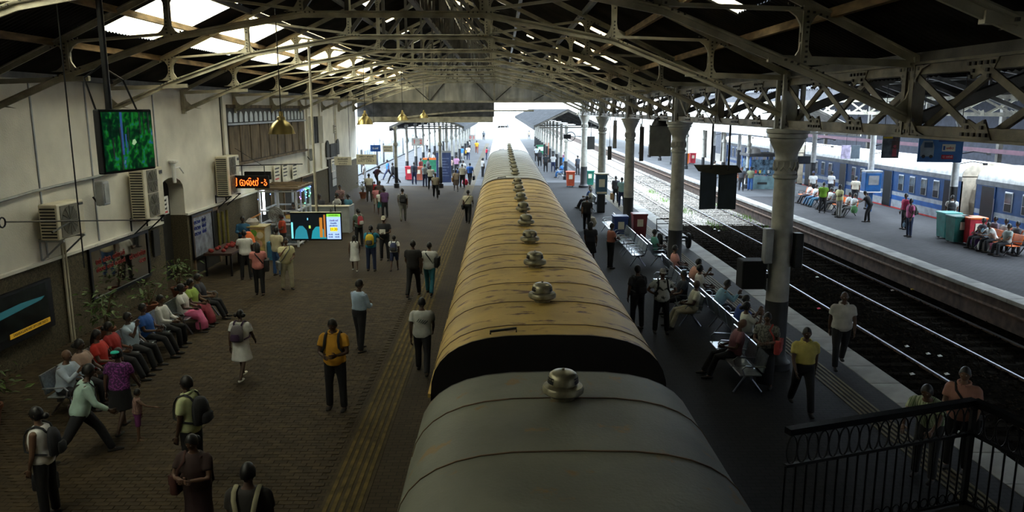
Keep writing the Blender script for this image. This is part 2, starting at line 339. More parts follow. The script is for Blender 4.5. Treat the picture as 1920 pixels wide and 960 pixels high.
# ================================================================ roof of the main shed
TY = [6.3 + 5 * i for i in range(11)]
CH = [(-10.6, 5.57), (-8.8, 6.33), (-6.72, 7.05), (-4.02, 7.52), (-.38, 7.52), (2.3, 7.0), (4.3, 6.2), (6.0, 5.45)]
XR, SL = -2.2, .47
def roofz(x): return 7.2 + SL * (8.77 - abs(x - XR) - 2.2) if False else 7.2 + SL * (6.57 - abs(x - XR))
def rz_(x): return roofz(x)
truss0 = None
def gusset(m, x, z, y, r=.3, n=8):
    m.prism([(x + r * math.cos(2 * math.pi * k / n) * (1 if k % 2 == 0 else .72), y - .02, z + r * .7 * math.sin(2 * math.pi * k / n) * (1 if k % 2 == 0 else .72)) for k in range(n)][::-1], (0, .04, 0))
def build_truss():
    t = empty('roof_truss', (0, 0, 0))
    for i in range(len(CH) - 1):
        a, b = CH[i], CH[i + 1]
        m = MB(); m.bar((a[0], 0, a[1]), (b[0], 0, b[1]), .14, .03); m.bar((a[0], 0, a[1] - .05), (b[0], 0, b[1] - .05), .04, .10)
        m.tube([(a[0], -.07, a[1] + .01), (b[0], -.07, b[1] + .01)], .022, 6)
        m.build('bottom_chord', STEEL, t)
    for s in (-1, 1):
        xe = XR + s * 8.4; m = MB()
        m.bar((xe, 0, rz_(xe) - .12), (XR, 0, rz_(XR) - .12), .12, .025); m.bar((xe, 0, rz_(xe) - .18), (XR, 0, rz_(XR) - .18), .03, .11)
        m.build('rafter', STEEL, t)
    g = MB(); rv = MB()
    joints = CH[1:-1]
    for (x, z) in joints:
        zt = rz_(x) - .2
        m = MB(); m.bar((x, -.05, z), (x, -.05, zt), .10, .03, (0, 1, 0)); m.bar((x, .05, z), (x, .05, zt), .10, .03, (0, 1, 0)); m.box((x - .02, -.05, z), (x + .02, .05, zt))
        m.build('strut', STEEL, t)
        for zz, sg in ((z + .02, 1), (zt - .05, -1)):
            # curved gusset flares at both ends of the strut
            for s in (-1, 1):
                pts = [(x + s * .05, -.03, zz)] + [(x + s * (.05 + .30 * (1 - math.sin(R(a)))), -.03, zz + sg * (.32 * (1 - math.cos(R(a))))) for a in (0, 22, 45, 68, 90)]
                if s * sg > 0: pts = pts[::-1]
                g.prism(pts, (0, .05, 0))
            for k in range(5):
                rv.cbox((x + rng.uniform(-.01, .01), -.10, zz + sg * (.04 + k * .07)), (.03, .03, .03))
            for k in range(-3, 4):
                if k: rv.cbox((x + k * .09, -.085, zz - .02 + k * (.03 if x < XR else -.03) * (1 if abs(x - XR) > 2 else 0)), (.03, .03, .03))
    # ties from strut heads down to the next chord joint
    L_ = [c for c in joints if c[0] < XR - 1]; Rr = [c for c in joints if c[0] > XR + 1][::-1]
    for side in (L_, Rr):
        for a, b in zip(side[:-1], side[1:]):
            za = rz_(a[0]) - .25; m = MB()
            for yy in (-.05, .05): m.bar((a[0], yy, za), (b[0], yy, b[1] + .05), .04, .05)
            m.build('tie', STEEL, t)
        c = side[-1]
        m = MB(); m.bar((c[0], 0, c[1] + .05), (XR, 0, rz_(XR) - .35), .10, .10); m.build('diagonal', STEELD, t)
        m = MB(); xm = (c[0] + XR) / 2; m.bar((xm, 0, 7.5), (xm, 0, rz_(xm) - .2), .08, .05, (0, 1, 0)); m.build('hanger', STEELD, t)
    g.build('gusset_plates', STEEL, t); rv.build('rivets', STEELD, t, kind='stuff')
    for s, xx, zz in ((-1, -10.6, 5.57), (1, 6.0, 5.45)):      # end brackets
        xi = xx - s * .25
        m = MB(); m.box((min(xx, xx - s * .12), -.07, zz - .12), (max(xx, xx - s * .12), .07, rz_(xx) - .1))
        m.bar((xx, 0, rz_(xx) - .2), (xx - s * 2.2, 0, rz_(xx) - .12), .09, .1)
        pts = [(xx - s * .1, -.02, zz + .1)] + [(xx - s * (.1 + .55 * (1 - math.sin(R(a)))), -.02, zz + .05 + .5 * (1 - math.cos(R(a)))) for a in (0, 30, 60, 90)]
        m.prism(pts if s > 0 else pts[::-1], (0, .04, 0))
        m.build('end_bracket', STEEL, t)
    tag(t, 'riveted pale steel roof truss spanning from white wall to column line', 'roof truss', 'roof trusses of the main shed', 'structure')
    return t
truss0 = build_truss(); truss0.location = (0, TY[0], 0)
for y in TY[1:]:
    c = copy_tree(truss0); c.location = (0, y, 0)
# ridge: lattice girder running along under the ridge
rg = empty('ridge_girder', (XR, 0, 0), label='lattice girder under the ridge with crossed flat bars', cat='girder', kind='structure')
for z in (8.2, 9.7):
    MB().box((-.06, 4, z), (.06, 57.5, z + .1)).build('flange', STEELD, rg)
y = 6.3
while y < 56:
    for a, b in ((0, 1.25), (1.25, 0)):
        MB().bar((0 + (.03 if a else -.03), y + a, 8.25), ((.03 if a else -.03), y + b, 9.7), .02, .1, (1, 0, 0)).build('lattice_bar', STEELD, rg)
    y += 1.25
# corrugated sheets, per bay and slope, with skylight openings
def corr(m, xa, xb, y0, y1, dz=.0, per=.15, amp=.025, f=roofz):
    n = max(2, int((y1 - y0) / per * 4)); vs = []; fs = []
    for i in range(n + 1):
        y = y0 + (y1 - y0) * i / n; o = amp * math.sin(2 * math.pi * y / per) + dz
        vs += [(xa, y, f(xa) + o), (xb, y, f(xb) + o)]
    for i in range(n): fs.append((2 * i, 2 * i + 1, 2 * i + 3, 2 * i + 2))
    m.add(vs, fs)
roof = empty('ceiling', (0, 0, 0), label='dark corrugated shed roof with rows of bright skylight panels', cat='roof', kind='structure')
BAYS = [-8.7, -3.7, 1.3] + TY + [58.0]
def sheet_with_holes(xa, xb, y0, y1, holes):
    """corrugated sheet over xa..xb (distance from the ridge grows to xb), leaving rectangular openings"""
    m = MB(); xs = sorted({xa, xb} | {h[0] for h in holes} | {h[1] for h in holes})
    for a, b in zip(xs[:-1], xs[1:]):
        hs = sorted([(h[2], h[3]) for h in holes if h[0] <= a + 1e-6 and h[1] >= b - 1e-6]); y = y0
        for p, q in hs:
            if p - y > .02: corr(m, a, b, y, p)
            y = q
        if y1 - y > .02: corr(m, a, b, y, y1)
    return m
for i in range(len(BAYS) - 1):
    y0, y1 = BAYS[i], BAYS[i + 1]
    for s in (-1, 1):
        X_ = lambda d: XR + s * d
        hl = []
        if y1 - y0 > 3:
            if s < 0 and y0 > 1 and not 11 < y0 < 12: hl.append((4.4, 6.4, y0 + .9, y0 + 4.1, 4))  # bays nearest the camera: unseen openings, added to light the people below
            if s > 0 and 10 < y0 < 38 and not 15 < y0 < 20: hl.append((4.4, 6.4, y0 + 2.2, y0 + 3.0, 1))
            if y0 > 25: hl += [(2.1, 2.5, y0 + 1.0, y0 + 1.9, 1)] + ([(3.3, 3.6, y0 + 2.6, y0 + 3.4, 1)] if s > 0 else [])
            if 15 < y0 < 50: hl += [(.25, .65, y0 + .8, y0 + 2.2, 1), (.25, .65, y0 + 2.9, y0 + 4.2, 1)]
        holes = [(min(X_(a), X_(b)), max(X_(a), X_(b)), p, q) for a, b, p, q, n in hl]
        sheet_with_holes(min(XR, X_(8.9)), max(XR, X_(8.9)), y0, y1, holes).build('roof_sheet', ROOFD, roof)
        for (xa, xb, p, q), (_, _, _, _, n) in zip(holes, hl):
            for k in range(n):
                m = MB(); corr(m, xa, xb, p + (q - p) * k / n, p + (q - p) * (k + 1) / n - .015, .012); m.build('skylight_panel', SKYL, roof)
for s in (-1, 1):
    for d in (1.2, 2.8, 4.4, 5.56, 6.9, 8.2):
        x = XR + s * d; MB().box((x - .05, -8.7, roofz(x) - .17), (x + .05, 58, roofz(x) - .04)).build('purlin', TIMBER if d in (5.56, 6.9) else STEELD, roof)
# small lit gaps in the far roof sheets (translucent strips near the ridge)
# ================================================================ end gable and fascia
gab = empty('wall_gable', (0, 58, 0), label='vertical boarded gable wall with braces closing the far roof end', cat='wall', kind='structure')
GB = [mat('gable_board_%d' % i, c, .8, .1, .25, 1.5, stretch=(1, 1, .3)) for i, c in enumerate([(.55, .54, .50), (.46, .45, .42), (.62, .60, .53)])]
x = -10.6
while x < 6.6:
    x2 = min(x + .74, 6.7); d = .0 if int(x * 1.37) % 2 else .03
    zt = lambda q: roofz(q) - .05
    m = MB(); pts = [(x, d, 6.2), (x2, d, 6.2), (x2, d, zt(x2)), (x, d, zt(x))]
    if x < XR < x2: pts = [(x, d, 6.2), (x2, d, 6.2), (x2, d, zt(x2)), (XR, d, zt(XR)), (x, d, zt(x))]
    m.prism(pts, (0, .04, 0)); m.build('board', rng.choice(GB), gab); x = x2 - .02
MB().box((-10.6, -.12, 6.08), (6.6, .02, 6.22)).build('rail', STEEL, gab)
for x0, x1, z0, z1 in ((-7.6, -5.3, 8.3, 6.25), (-5.2, -3.2, 6.25, 8.6), (-2.9, -.6, 8.6, 6.25), (-.4, 1.6, 6.25, 8.0), (2.4, 4.2, 6.25, 7.2)):
    MB().bar((x0, -.06, z0), (x1, -.06, z1), .07, .07).build('brace', STEELD, gab)
for x0 in (-5.4, -.5): MB().box((x0 - .07, -.08, 6.2), (x0 + .07, -.01, roofz(x0) - .3)).build('post', STEEL, gab)
fas = empty('trim_1', (0, 58, 0), label='dark slatted fascia hanging under the gable above the far platform', cat='fascia', kind='structure')
x = -10.6; k = 0
while x < -.6:
    MB().box((x, .02, 5.05), (x + .44, .05 + .02 * (k % 2), 6.1)).build('slat', mat('fascia_dark', (.10, .10, .105), .7, .2, .3, 2), fas); x += .42; k += 1
MB().box((-10.6, -.05, 4.65), (-.6, .1, 5.06)).build('beam', STEEL, fas)
cm = MB(); pts = [(-10.6 + 13 * t / 14, -.15, 4.5 + 1.0 * math.sin(R(90 * min(1, t / 11)))) for t in range(15)]
for a, b in zip(pts[:-1], pts[1:]): cm.bar(a, b, .08, .12)
cm.build('curved_edge', STEEL, fas)
# ================================================================ left wall
wl = empty('wall_left', (XW, 0, 0), label='white plastered station wall with brown pebbledash base', cat='wall', kind='structure')
# door recess between y=20.6..22.2, opening 2.9 high in the base, arch head
yd0, yd1 = 24.0, 25.9
def wallseg(y0, y1, z0, z1, m, th=.5, nm='wall_segment', dx=0): MB().box((-th, y0, z0), (dx, y1, z1)).build(nm, m, wl)
for y0, y1 in ((-12, yd0), (yd1, 57.3)):
    wallseg(y0, y1, 0, 2.12, DADO, dx=.05, nm='dado'); wallseg(y0, y1, 2.12, 6.6, WALLW)
    MB().box((0, y0, 2.10), (.09, y1, 2.17)).build('dado_ledge', WALLW, wl)
wallseg(yd0, yd1, 3.55, 6.6, WALLW)
# arch head of the recess
ym = (yd0 + yd1) / 2; rr = (yd1 - yd0) / 2
m = MB(); pts = [(-.5, yd0, 3.56), (-.5, yd0, 3.0)] + [(-.5, ym - rr * math.cos(R(a)), 3.0 + .45 * math.sin(R(a))) for a in range(0, 181, 20)] + [(-.5, yd1, 3.0), (-.5, yd1, 3.56)]
m.prism(pts, (.5, 0, 0)); m.build('arch_head', WALLW, wl)
MB().box((-.62, yd0 - .1, 0), (-.5, yd1 + .1, 3.6)).build('recess_back', mat('recess_dark', (.02, .018, .015), .9), wl)
# pilaster strips and cable runs
for px in (62, 165, 290, 415):
    y = on_x(px, 250, XW).y
    MB().box((.0, y - .02, 2.2), (.03, y + .02, 6.4)).build('conduit', GREYM if px != 415 else STEELD, wl)
for y in (30.0, 42.9, 45.9, 50.3): MB().box((0, y - .16, 2.15), (.10, y + .16, 6.5)).build('pilaster', WALLW, wl)
MB().tube([(.06, 15.2, 3.62), (.06, 17.5, 3.78), (.06, 21.5, 3.92)], .035).build('conduit', GREYM, wl)
for y in (18.35, 18.47): MB().tube([(.09, y, 0), (.09, y, 2.3), (.09, y + .02, 2.9)], .03).build('downpipe', CREAM, wl)
# shuttered window band with arched transom lights
wn = empty('window_1', (XW, 0, 0), label='long boarded window with a row of small arched transom lights', cat='window', kind='structure')
SHUT = mat('shutter_wood', (.13, .095, .06), .85, 0, .35, 3, .3, 20, stretch=(1, 1, .4))
MB().box((0, 30.3, 3.45), (.05, 42.2, 5.75)).build('backing', mat('window_dark', (.05, .05, .055), .8), wn)
n = 9
for k in range(n):
    y0 = 30.4 + k * 11.7 / n; y1 = y0 + 11.7 / n - .12
    MB().rbox((.07, (y0 + y1) / 2, 4.25), (.05, y1 - y0, 1.45), .01, 1).build('shutter', SHUT, wn)
    for j in range(2):
        yc = y0 + (j + .5) * 11.7 / n / 2 - .06; rw = .2
        m = MB(); m.prism([(.04, yc - rw, 5.1)] + [(.04, yc - rw * math.cos(R(a)), 5.32 + rw * math.sin(R(a))) for a in range(0, 181, 30)] + [(.04, yc + rw, 5.1)], (.03, 0, 0))
        m.build('transom_pane', mat('pane_pale', (.42, .45, .47), .35), wn)
MB().box((0, 30.2, 4.99), (.14, 42.3, 5.06)).build('transom_bar', GREYM, wn)
MB().box((0, 30.2, 3.4), (.18, 42.3, 3.5)).build('window_sill', SHUT, wn)
MB().box((0, 30.2, 5.65), (.12, 42.3, 5.78)).build('head', SHUT, wn)
w2 = empty('window_2', (XW, 0, 0), label='narrow barred window with open white shutters beside the hanging pole', cat='window', kind='structure')
MB().box((0, 43.1, 3.7), (.04, 45.4, 5.2)).build('opening', mat('window_dark', (.05, .05, .055)), w2)
for k in range(5): MB().box((.03, 43.25 + k * .45, 3.7), (.07, 43.32 + k * .45, 5.2)).build('bar', IRON, w2)
for y in (42.95, 45.5): MB().rbox((.15, y, 4.45), (.3, .06, 1.55), .01, 1).build('shutter', WHITE, w2)
vent = empty('air_vent', on_x(628, 242, XW) + V((.02, 0, 0)), label='small slotted air vent high in the white wall', cat='vent')
MB().box((-.02, -.55, -.25), (.01, .55, .25)).build('backing', INK, vent)
for k in range(4): MB().box((0, -.58, -.25 + k * .15), (.04, .58, -.19 + k * .15)).build('louvre', WALLW, vent)
for k in range(5): MB().box((0, -.58 + k * .28, -.25), (.04, -.54 + k * .28, .26)).build('mullion', WALLW, vent)
# doors farther along
dd = empty('door_1', (XW + .06, 48.3, 0), label='dark doorway with pale glazed panels under the small arched openings', cat='door', kind='structure')
MB().box((-.02, -1.0, 0), (.05, 1.2, 2.6)).build('opening', mat('recess_dark', (.02, .018, .015)), dd)
for k in range(3): MB().rbox((.08, .35, 1.1 + k * .48), (.04, 1.1, .44), .01, 1).build('panel', mat('door_panel', (.42, .42, .40), .5), dd)
for yy in (-.9, 2.0):
    m = MB(); m.prism([(.0, yy - .35, 2.75)] + [(.0, yy - .35 * math.cos(R(a)), 3.4 + .35 * math.sin(R(a))) for a in range(0, 181, 30)] + [(.0, yy + .35, 2.75)], (.06, 0, 0)); m.build('arch_opening', mat('window_dark', (.05, .05, .055)), dd)
MB().box((0, -.35, 2.7), (.09, 1.35, 3.5)).build('noticeboard', mat('window_dark', (.05, .05, .055)), dd)
# dark openings, doors along the base (stall fronts)
for i, (y0, y1, h, lab) in enumerate(((26.2, 28.6, 1.95, 'dark doorway in the brown wall base beside the air conditioner'), (33.5, 35.3, 2.0, 'dark doorway behind the snack kiosk'), (37.5, 39.4, 2.0, 'dark stall front beyond the grey counter'), (41.0, 43.6, 2.0, 'dark stall front beside the hanging pole'))):
    d = empty('door_%d' % (i + 2), (XW + .052, 0, 0), label=lab, cat='door', kind='structure')
    MB().box((0, y0, 0), (.02, y1, h)).build('opening', mat('recess_dark', (.02, .018, .015)), d)
    for yy in (y0, y1): MB().box((0, yy - .06, 0), (.06, yy + .06, h + .06)).build('jamb', WOOD, d)
    MB().box((0, y0 - .06, h), (.06, y1 + .06, h + .1)).build('lintel', WOOD, d)
# back of the hall behind the camera, closing the shed
wb = empty('wall_back', (0, -8.6, 0), label='plain wall closing the shed behind the footbridge', cat='wall', kind='structure')
MB().box((-11, -.2, -1), (40, 0, 11)).build('wall_segment', WALLW, wb)
# ================================================================ columns and lattice girder
CY = [6.3 + 10 * i for i in range(6)]
SHAFT = mat('column_paint', (.40, .39, .35), .45, .2, .2, 2.5, .15, 30); CBLK = mat('column_black_band', (.012, .013, .016), .5)
def build_column():
    c = empty('iron_column', (0, 0, 0))
    MB().lathe([(.36, 0), (.36, .14), (.30, .18), (.27, .26), (.245, .30), (.24, 1.52)], 20).build('painted_base', CBLK, c, True)
    MB().lathe([(.238, 1.52), (.225, 3.0), (.215, 4.15), (.25, 4.18), (.25, 4.24), (.215, 4.27)], 20).build('shaft', SHAFT, c, True)
    cp = MB().lathe([(.22, 4.27), (.23, 4.50), (.24, 4.55), (.22, 4.58), (.24, 4.72), (.33, 4.9), (.36, 4.95), (.36, 5.0), (.40, 5.02), (.40, 5.10), (.44, 5.12), (.44, 5.2)], 20).build('capital', SHAFT, c, True)
    m = MB()
    for k in range(12):
        a = 2 * math.pi * k / 12
        m.tube([(.235 * math.cos(a), .235 * math.sin(a), 4.52), (.25 * math.cos(a), .25 * math.sin(a), 4.42), (.235 * math.cos(a + .26), .235 * math.sin(a + .26), 4.34), (.25 * math.cos(a + .5), .25 * math.sin(a + .5), 4.42)], .018, 5)
    m.build('leaf_collar', SHAFT, cp)
    m = MB()
    for sx in (-1, 1):
        for sy in (-1, 1): m.box((sx * .19 - .04, sy * .19 - .04, 5.2), (sx * .19 + .04, sy * .19 + .04, 6.3))
    m.box((-.12, -.12, 5.2), (.12, .12, 6.3)); m.build('girder_post', SHAFT, c)
    tag(c, 'grey cast iron column with a black base and flared leaf capital', 'column', 'iron columns on the island platform', 'structure')
    return c
col0 = build_column(); col0.location = (XC, CY[0], 0)
for y in CY[1:]: copy_tree(col0).location = (XC, y, 0)
LG = mat('lattice_paint', (.20, .175, .13), .5, .3, .3, 2.5, .2, 50)
def lattice_girder(name, x, y0, y1, step, z0, z1, label, rivets=True, mt=LG):
    g = empty(name, (x, 0, 0), label=label, cat='girder', kind='structure')
    for z, s in ((z0, 1), (z1, -1)):
        m = MB(); m.box((-.17, y0, z), (.17, y1, z + s * .035) if s > 0 else (.17, y1, z)) if s > 0 else m.box((-.17, y0, z - .035), (.17, y1, z))
        for sx in (-.1, .1): m.box((sx - .015, y0, min(z, z + s * .17)), (sx + .015, y1, max(z, z + s * .17)))
        m.build('flange', mt, g)
    y = y0; rv = MB(); gp = MB(); k = 0
    fl = [MB().bar((-.12, 0, z0 + .1), (-.12, step, z1 - .1), .10, .025, (1, 0, 0)).mesh('lattice_bar', mt), MB().bar((.12, step, z0 + .1), (.12, 0, z1 - .1), .10, .05, (1, 0, 0)).mesh('lattice_bar', mt)]
    while y < y1 - .01:
        for me in fl: link('lattice_bar', me, g, (0, y, 0))
        for zz, sg in ((z0 + .02, 1), (z1 - .02, -1)):
            pts = [(-.13, y - .34, zz), (-.13, y + .34, zz), (-.13, y + .17, zz + sg * .26), (-.13, y, zz + sg * .2), (-.13, y - .17, zz + sg * .26)]
            gp.prism(pts if sg < 0 else pts[::-1], (.025, 0, 0))
            if rivets:
                for q in range(5): rv.cbox((-.145, y - .24 + .12 * q, zz + sg * .07), (.03, .045, .045))
                for q in (-1, 1):
                    for e in range(2): rv.cbox((-.145, y + q * (.15 + .04 * e), zz + sg * (.16 + .07 * e)), (.03, .045, .045))
        y += step
    gp.build('gusset_plates', mt, g)
    if rivets: rv.build('rivets', STEELD, g, kind='stuff')
    return g
g1 = lattice_girder('lattice_girder', XC, 1.3, 61.3, 1.6667, 5.2, 6.25, 'heavy riveted lattice girder carried on the iron columns')
for y in [t for t in TY if (t - 6.3) % 10 > 1]:
    m = MB()
    for sy in (-1, 1):
        m.box((-.16, y + sy * .11 - .05, 5.2), (.02, y + sy * .11 + .05, 6.25))
        pts = [(-.15, y + sy * .16, 5.25)] + [(-.15, y + sy * (.16 + .34 * (1 - math.sin(R(a)))), 5.25 + .34 * (1 - math.cos(R(a)))) for a in (0, 30, 60, 90)]
        m.prism(pts if sy < 0 else pts[::-1], (.03, 0, 0))
        pts = [(-.15, y + sy * .16, 6.2)] + [(-.15, y + sy * (.16 + .34 * (1 - math.sin(R(a)))), 6.2 - .34 * (1 - math.cos(R(a)))) for a in (0, 30, 60, 90)]
        m.prism(pts if sy > 0 else pts[::-1], (.03, 0, 0))
    m.build('panel_post', LG, g1)
# ================================================================ second shed over the open tracks
X2, Y2E = 21.2, 45.0
XR2 = (XC + X2) / 2
def roofz2(x): return 6.35 + .40 * (7.6 - abs(x - XR2))
r2 = empty('roof_side_shed', (0, 0, 0), label='dark corrugated roof of the side shed over the open tracks', cat='roof', kind='structure')
for y0 in range(-9, 45, 5):
    for xa, xb in ((XC, XR2), (XR2, X2 + .6)):
        m = MB(); corr(m, xa, xb, y0, min(y0 + 5, Y2E), f=roofz2); m.build('roof_sheet', ROOFD, r2)
for x in (7.5, 9.6, 11.6, 15.6, 17.6, 19.6): MB().box((x - .05, -8.7, roofz2(x) - .16), (x + .05, Y2E, roofz2(x) - .04)).build('purlin', STEELD, r2)
CH2 = [(XC, 5.45), (7.7, 6.1), (9.8, 6.8), (12.0, 7.2), (15.2, 7.2), (17.4, 6.8), (19.5, 6.1), (X2, 5.45)]
t0 = empty('side_shed_truss', (0, 0, 0), label='dark steel truss of the side shed beyond the column line', cat='roof truss', group='side shed trusses', kind='structure')
for a, b in zip(CH2[:-1], CH2[1:]): MB().bar((a[0], 0, a[1]), (b[0], 0, b[1]), .16, .16).build('bottom_chord', STEELD, t0)
for xa in (XC, X2): MB().bar((xa, 0, roofz2(xa) - .2), (XR2, 0, roofz2(XR2) - .2), .12, .14).build('rafter', STEELD, t0)
for x, z in CH2[1:-1]: MB().box((x - .05, -.04, z), (x + .05, .04, roofz2(x) - .2)).build('strut', STEELD, t0)
for a, b in ((1, 2), (2, 3), (6, 5), (5, 4)): MB().bar((CH2[a][0], 0, roofz2(CH2[a][0]) - .25), (CH2[b][0], 0, CH2[b][1]), .06, .08).build('tie', STEELD, t0)
for a in (3, 4): MB().bar((CH2[a][0], 0, CH2[a][1]), (XR2, 0, roofz2(XR2) - .3), .08, .08).build('diagonal', STEELD, t0)
for i, y in enumerate([6.3, 11.3, 16.3, 21.3, 26.3, 31.3, 36.3, 41.3]):
    (t0 if i == 0 else copy_tree(t0)).location = (0, y, 0)
lattice_girder('lattice_girder', X2, 1.3, 77, 2.2, 5.3, 6.2, 'thin lattice girder over the far platform poles', False, STEEL)
# poles of the far platform
pole0 = empty('platform_pole', (0, 0, 0))
MB().lathe([(.22, 0), (.22, .1), (.17, .14), (.165, 2.1)], 14).build('painted_base', CBLK, pole0, True)
MB().lathe([(.163, 2.1), (.15, 4.9), (.2, 5.0), (.22, 5.3)], 14).build('shaft', mat('pole_paint', (.55, .55, .55), .45, .1), pole0, True)
m = MB()
for z, l in ((3.6, 1.0), (3.15, .9)):
    m.tube([(0.1, -.1, z), (.5, -.4, z + .12), (l, -.6, z + .05)], .025, 6); m.cbox((l + .05, -.62, z + .02), (.16, .1, .1))
m.build('lamp_arms', IRON, pole0)
tag(pole0, 'white platform pole with black base and small lamp arms by blue train', 'pole', 'poles on the far platform', 'structure')
for i, y in enumerate((27.0, 35.4, 43.6, 51.8, 60.0, 68.2, 76.4)):
    (pole0 if i == 0 else copy_tree(pole0)).location = (20.9, y, 0)
# far canopy of the far platform beyond the shed end (dark arched canopy) and island canopy
def canopy(name, x0, x1, y0, y1, z0, zr, m, label):
    c = empty(name, (0, 0, 0), label=label, cat='canopy', kind='structure'); xm = (x0 + x1) / 2
    f = lambda x: zr - (zr - z0) * abs(x - xm) / (xm - x0)
    for xa, xb in ((x0, xm), (xm, x1)):
        q = MB(); corr(q, xa, xb, y0, y1, per=.5, amp=.04, f=f); q.build('roof_sheet', m, c)
    y = y0
    while y <= y1:
        MB().bar((x0, y, z0 - .1), (xm, y, zr - .12), .08, .14).build('rib', STEELD, c); MB().bar((x1, y, z0 - .1), (xm, y, zr - .12), .08, .14).build('rib', STEELD, c)
        MB().bar((x0 + .4, y, z0 - .15), (x1 - .4, y, z0 - .15), .06, .1).build('tie_beam', STEELD, c)
        y += 8.2
    for x in (x0, x1):
        k = y0
        MB().box((x - .03, y0, z0 - .35), (x + .03, y1, z0 + .02)).build('fascia', m, c)
    return c
canopy('platform_canopy', 2.6, 7.9, 61.5, 150, 4.35, 5.6, mat('canopy_dark', (.03, .032, .036), .9, 0, .3, spec=.1), 'dark gabled canopy over the island platform beyond the shed')
canopy('platform_canopy', 16.4, 22.2, 48.0, 150, 4.3, 5.7, mat('canopy_pale', (.55, .55, .52), .7, 0, .15), 'pale scalloped canopy over the far platform beyond the shed')
canopy('platform_canopy', -8.6, -2.9, 60.5, 150, 4.3, 5.5, mat('canopy_dark', (.03, .032, .036)), 'corrugated canopy over the concourse platform beyond the gable')
pc0 = empty('canopy_post', (0, 0, 0))
MB().lathe([(.2, 0), (.2, .3), (.14, .36), (.135, 1.5)], 12).build('painted_base', CBLK, pc0, True)
MB().lathe([(.13, 1.5), (.12, 3.0), (.19, 3.05), (.19, 3.2), (.12, 3.3), (.12, 4.4)], 12).build('shaft', SHAFT, pc0, True)
m = MB()
for sy in (-1, 1):
    m.tube([(0, sy * .1, 3.2)] + [(0, sy * (.1 + 1.2 * (1 - math.cos(R(a)))), 3.2 + 1.15 * math.sin(R(a))) for a in (20, 40, 60, 80)], .05, 6)
    m.bar((0, sy * .12, 4.1), (0, sy * .7, 3.95), .05, .05)
m.build('bracket', SHAFT, pc0)
tag(pc0, 'canopy post with curved spandrel brackets beyond the shed', 'post', 'canopy posts beyond the shed', 'structure')
posts = [(-7.6, 56.2 + 6.6 * k) for k in range(9)] + [(-4.4, 56.2 + 6.6 * k) for k in range(9)] + [(5.2, 62.5 + 5.2 * k) for k in range(12)] + [(17.6, 49 + 6.2 * k) for k in range(9)]
for i, (x, y) in enumerate(posts): (pc0 if i == 0 else copy_tree(pc0)).location = (x, y, 0)
# low roof beyond the blue train
lr = empty('roof_far_shed', (0, 0, 0), label='dark shed with a pink beam beyond the blue train', cat='roof', kind='structure')
q = MB(); corr(q, 28.3, 40, -9, 120, per=.6, amp=.05, f=lambda x: 7.4 + .2 * (x - 28.4)); q.build('roof_sheet', mat('far_roof', (.06, .06, .07), .9), lr)
for k in range(13): MB().box((28.3, 12 + k * 8, -1), (28.55, 12.25 + k * 8, 7.4)).build('post', STEELD, lr)
MB().box((28.4, -9, 6.2), (28.5, 120, 7.5)).build('eave_board', mat('far_roof', (.06, .06, .07)), lr)
MB().box((28.2, -9, 3.12), (28.3, 120, 3.36)).build('fascia', mat('pink_fascia', (.06, .02, .035), .7), lr)
MB().box((33, -9, -1), (33.2, 120, 9)).build('end_wall', mat('far_wall', (.05, .055, .075), .9), lr)
# ================================================================ trains
def roofprof(hw, zc, ze, n=18, zr=None):
    """roof cross-section from left eave to right eave; elliptical crown with tight shoulders"""
    out = []
    for i in range(n + 1):
        t = math.pi - math.pi * i / n
        c, s = math.cos(t), math.sin(t)
        x = hw * math.copysign(abs(c) ** .62, c); z = ze + (zc - ze) * abs(s) ** .82
        out.append((x, z))
    return out
def rusty(name, base, rust, thr, st=(1.2, 3.0, 1)):
    m = mat(name, base, .62, .15, .14, 1.3, .12, 30)
    nt = m.node_tree; L = nt.links.new; b = nt.nodes['Principled BSDF']; old = b.inputs['Base Color'].links[0].from_socket
    tc = nt.nodes.new('ShaderNodeTexCoord'); mp = nt.nodes.new('ShaderNodeMapping'); mp.inputs['Scale'].default_value = st; L(tc.outputs['Object'], mp.inputs[0])
    n = nt.nodes.new('ShaderNodeTexNoise'); n.inputs['Scale'].default_value = 1.9; n.inputs['Detail'].default_value = 8; n.inputs['Roughness'].default_value = .62; L(mp.outputs[0], n.inputs['Vector'])
    r = nt.nodes.new('ShaderNodeValToRGB'); r.color_ramp.elements[0].position = thr; r.color_ramp.elements[1].position = thr + .07; L(n.outputs['Fac'], r.inputs[0])
    mx = nt.nodes.new('ShaderNodeMix'); mx.data_type = 'RGBA'; L(r.outputs[0], mx.inputs[0]); L(old, mx.inputs[6]); mx.inputs[7].default_value = (*rust, 1); L(mx.outputs[2], b.inputs['Base Color'])
    return m
RY = rusty('yellowed_roof_paint', (.55, .36, .085), (.12, .05, .018), .56)
RG = rusty('grey_roof_paint', (.165, .165, .125), (.21, .14, .055), .585, (1.5, 1.2, 1))
RP = rusty('pale_roof_paint', (.50, .49, .44), (.32, .27, .2), .66)
SEAM = mat('seam_rust', (.16, .095, .05), .8); BODYD = mat('coach_body_dark', (.010, .008, .008), .6); VENTM = mat('ventilator_metal', (.30, .27, .18), .4, .6, .25, 8)
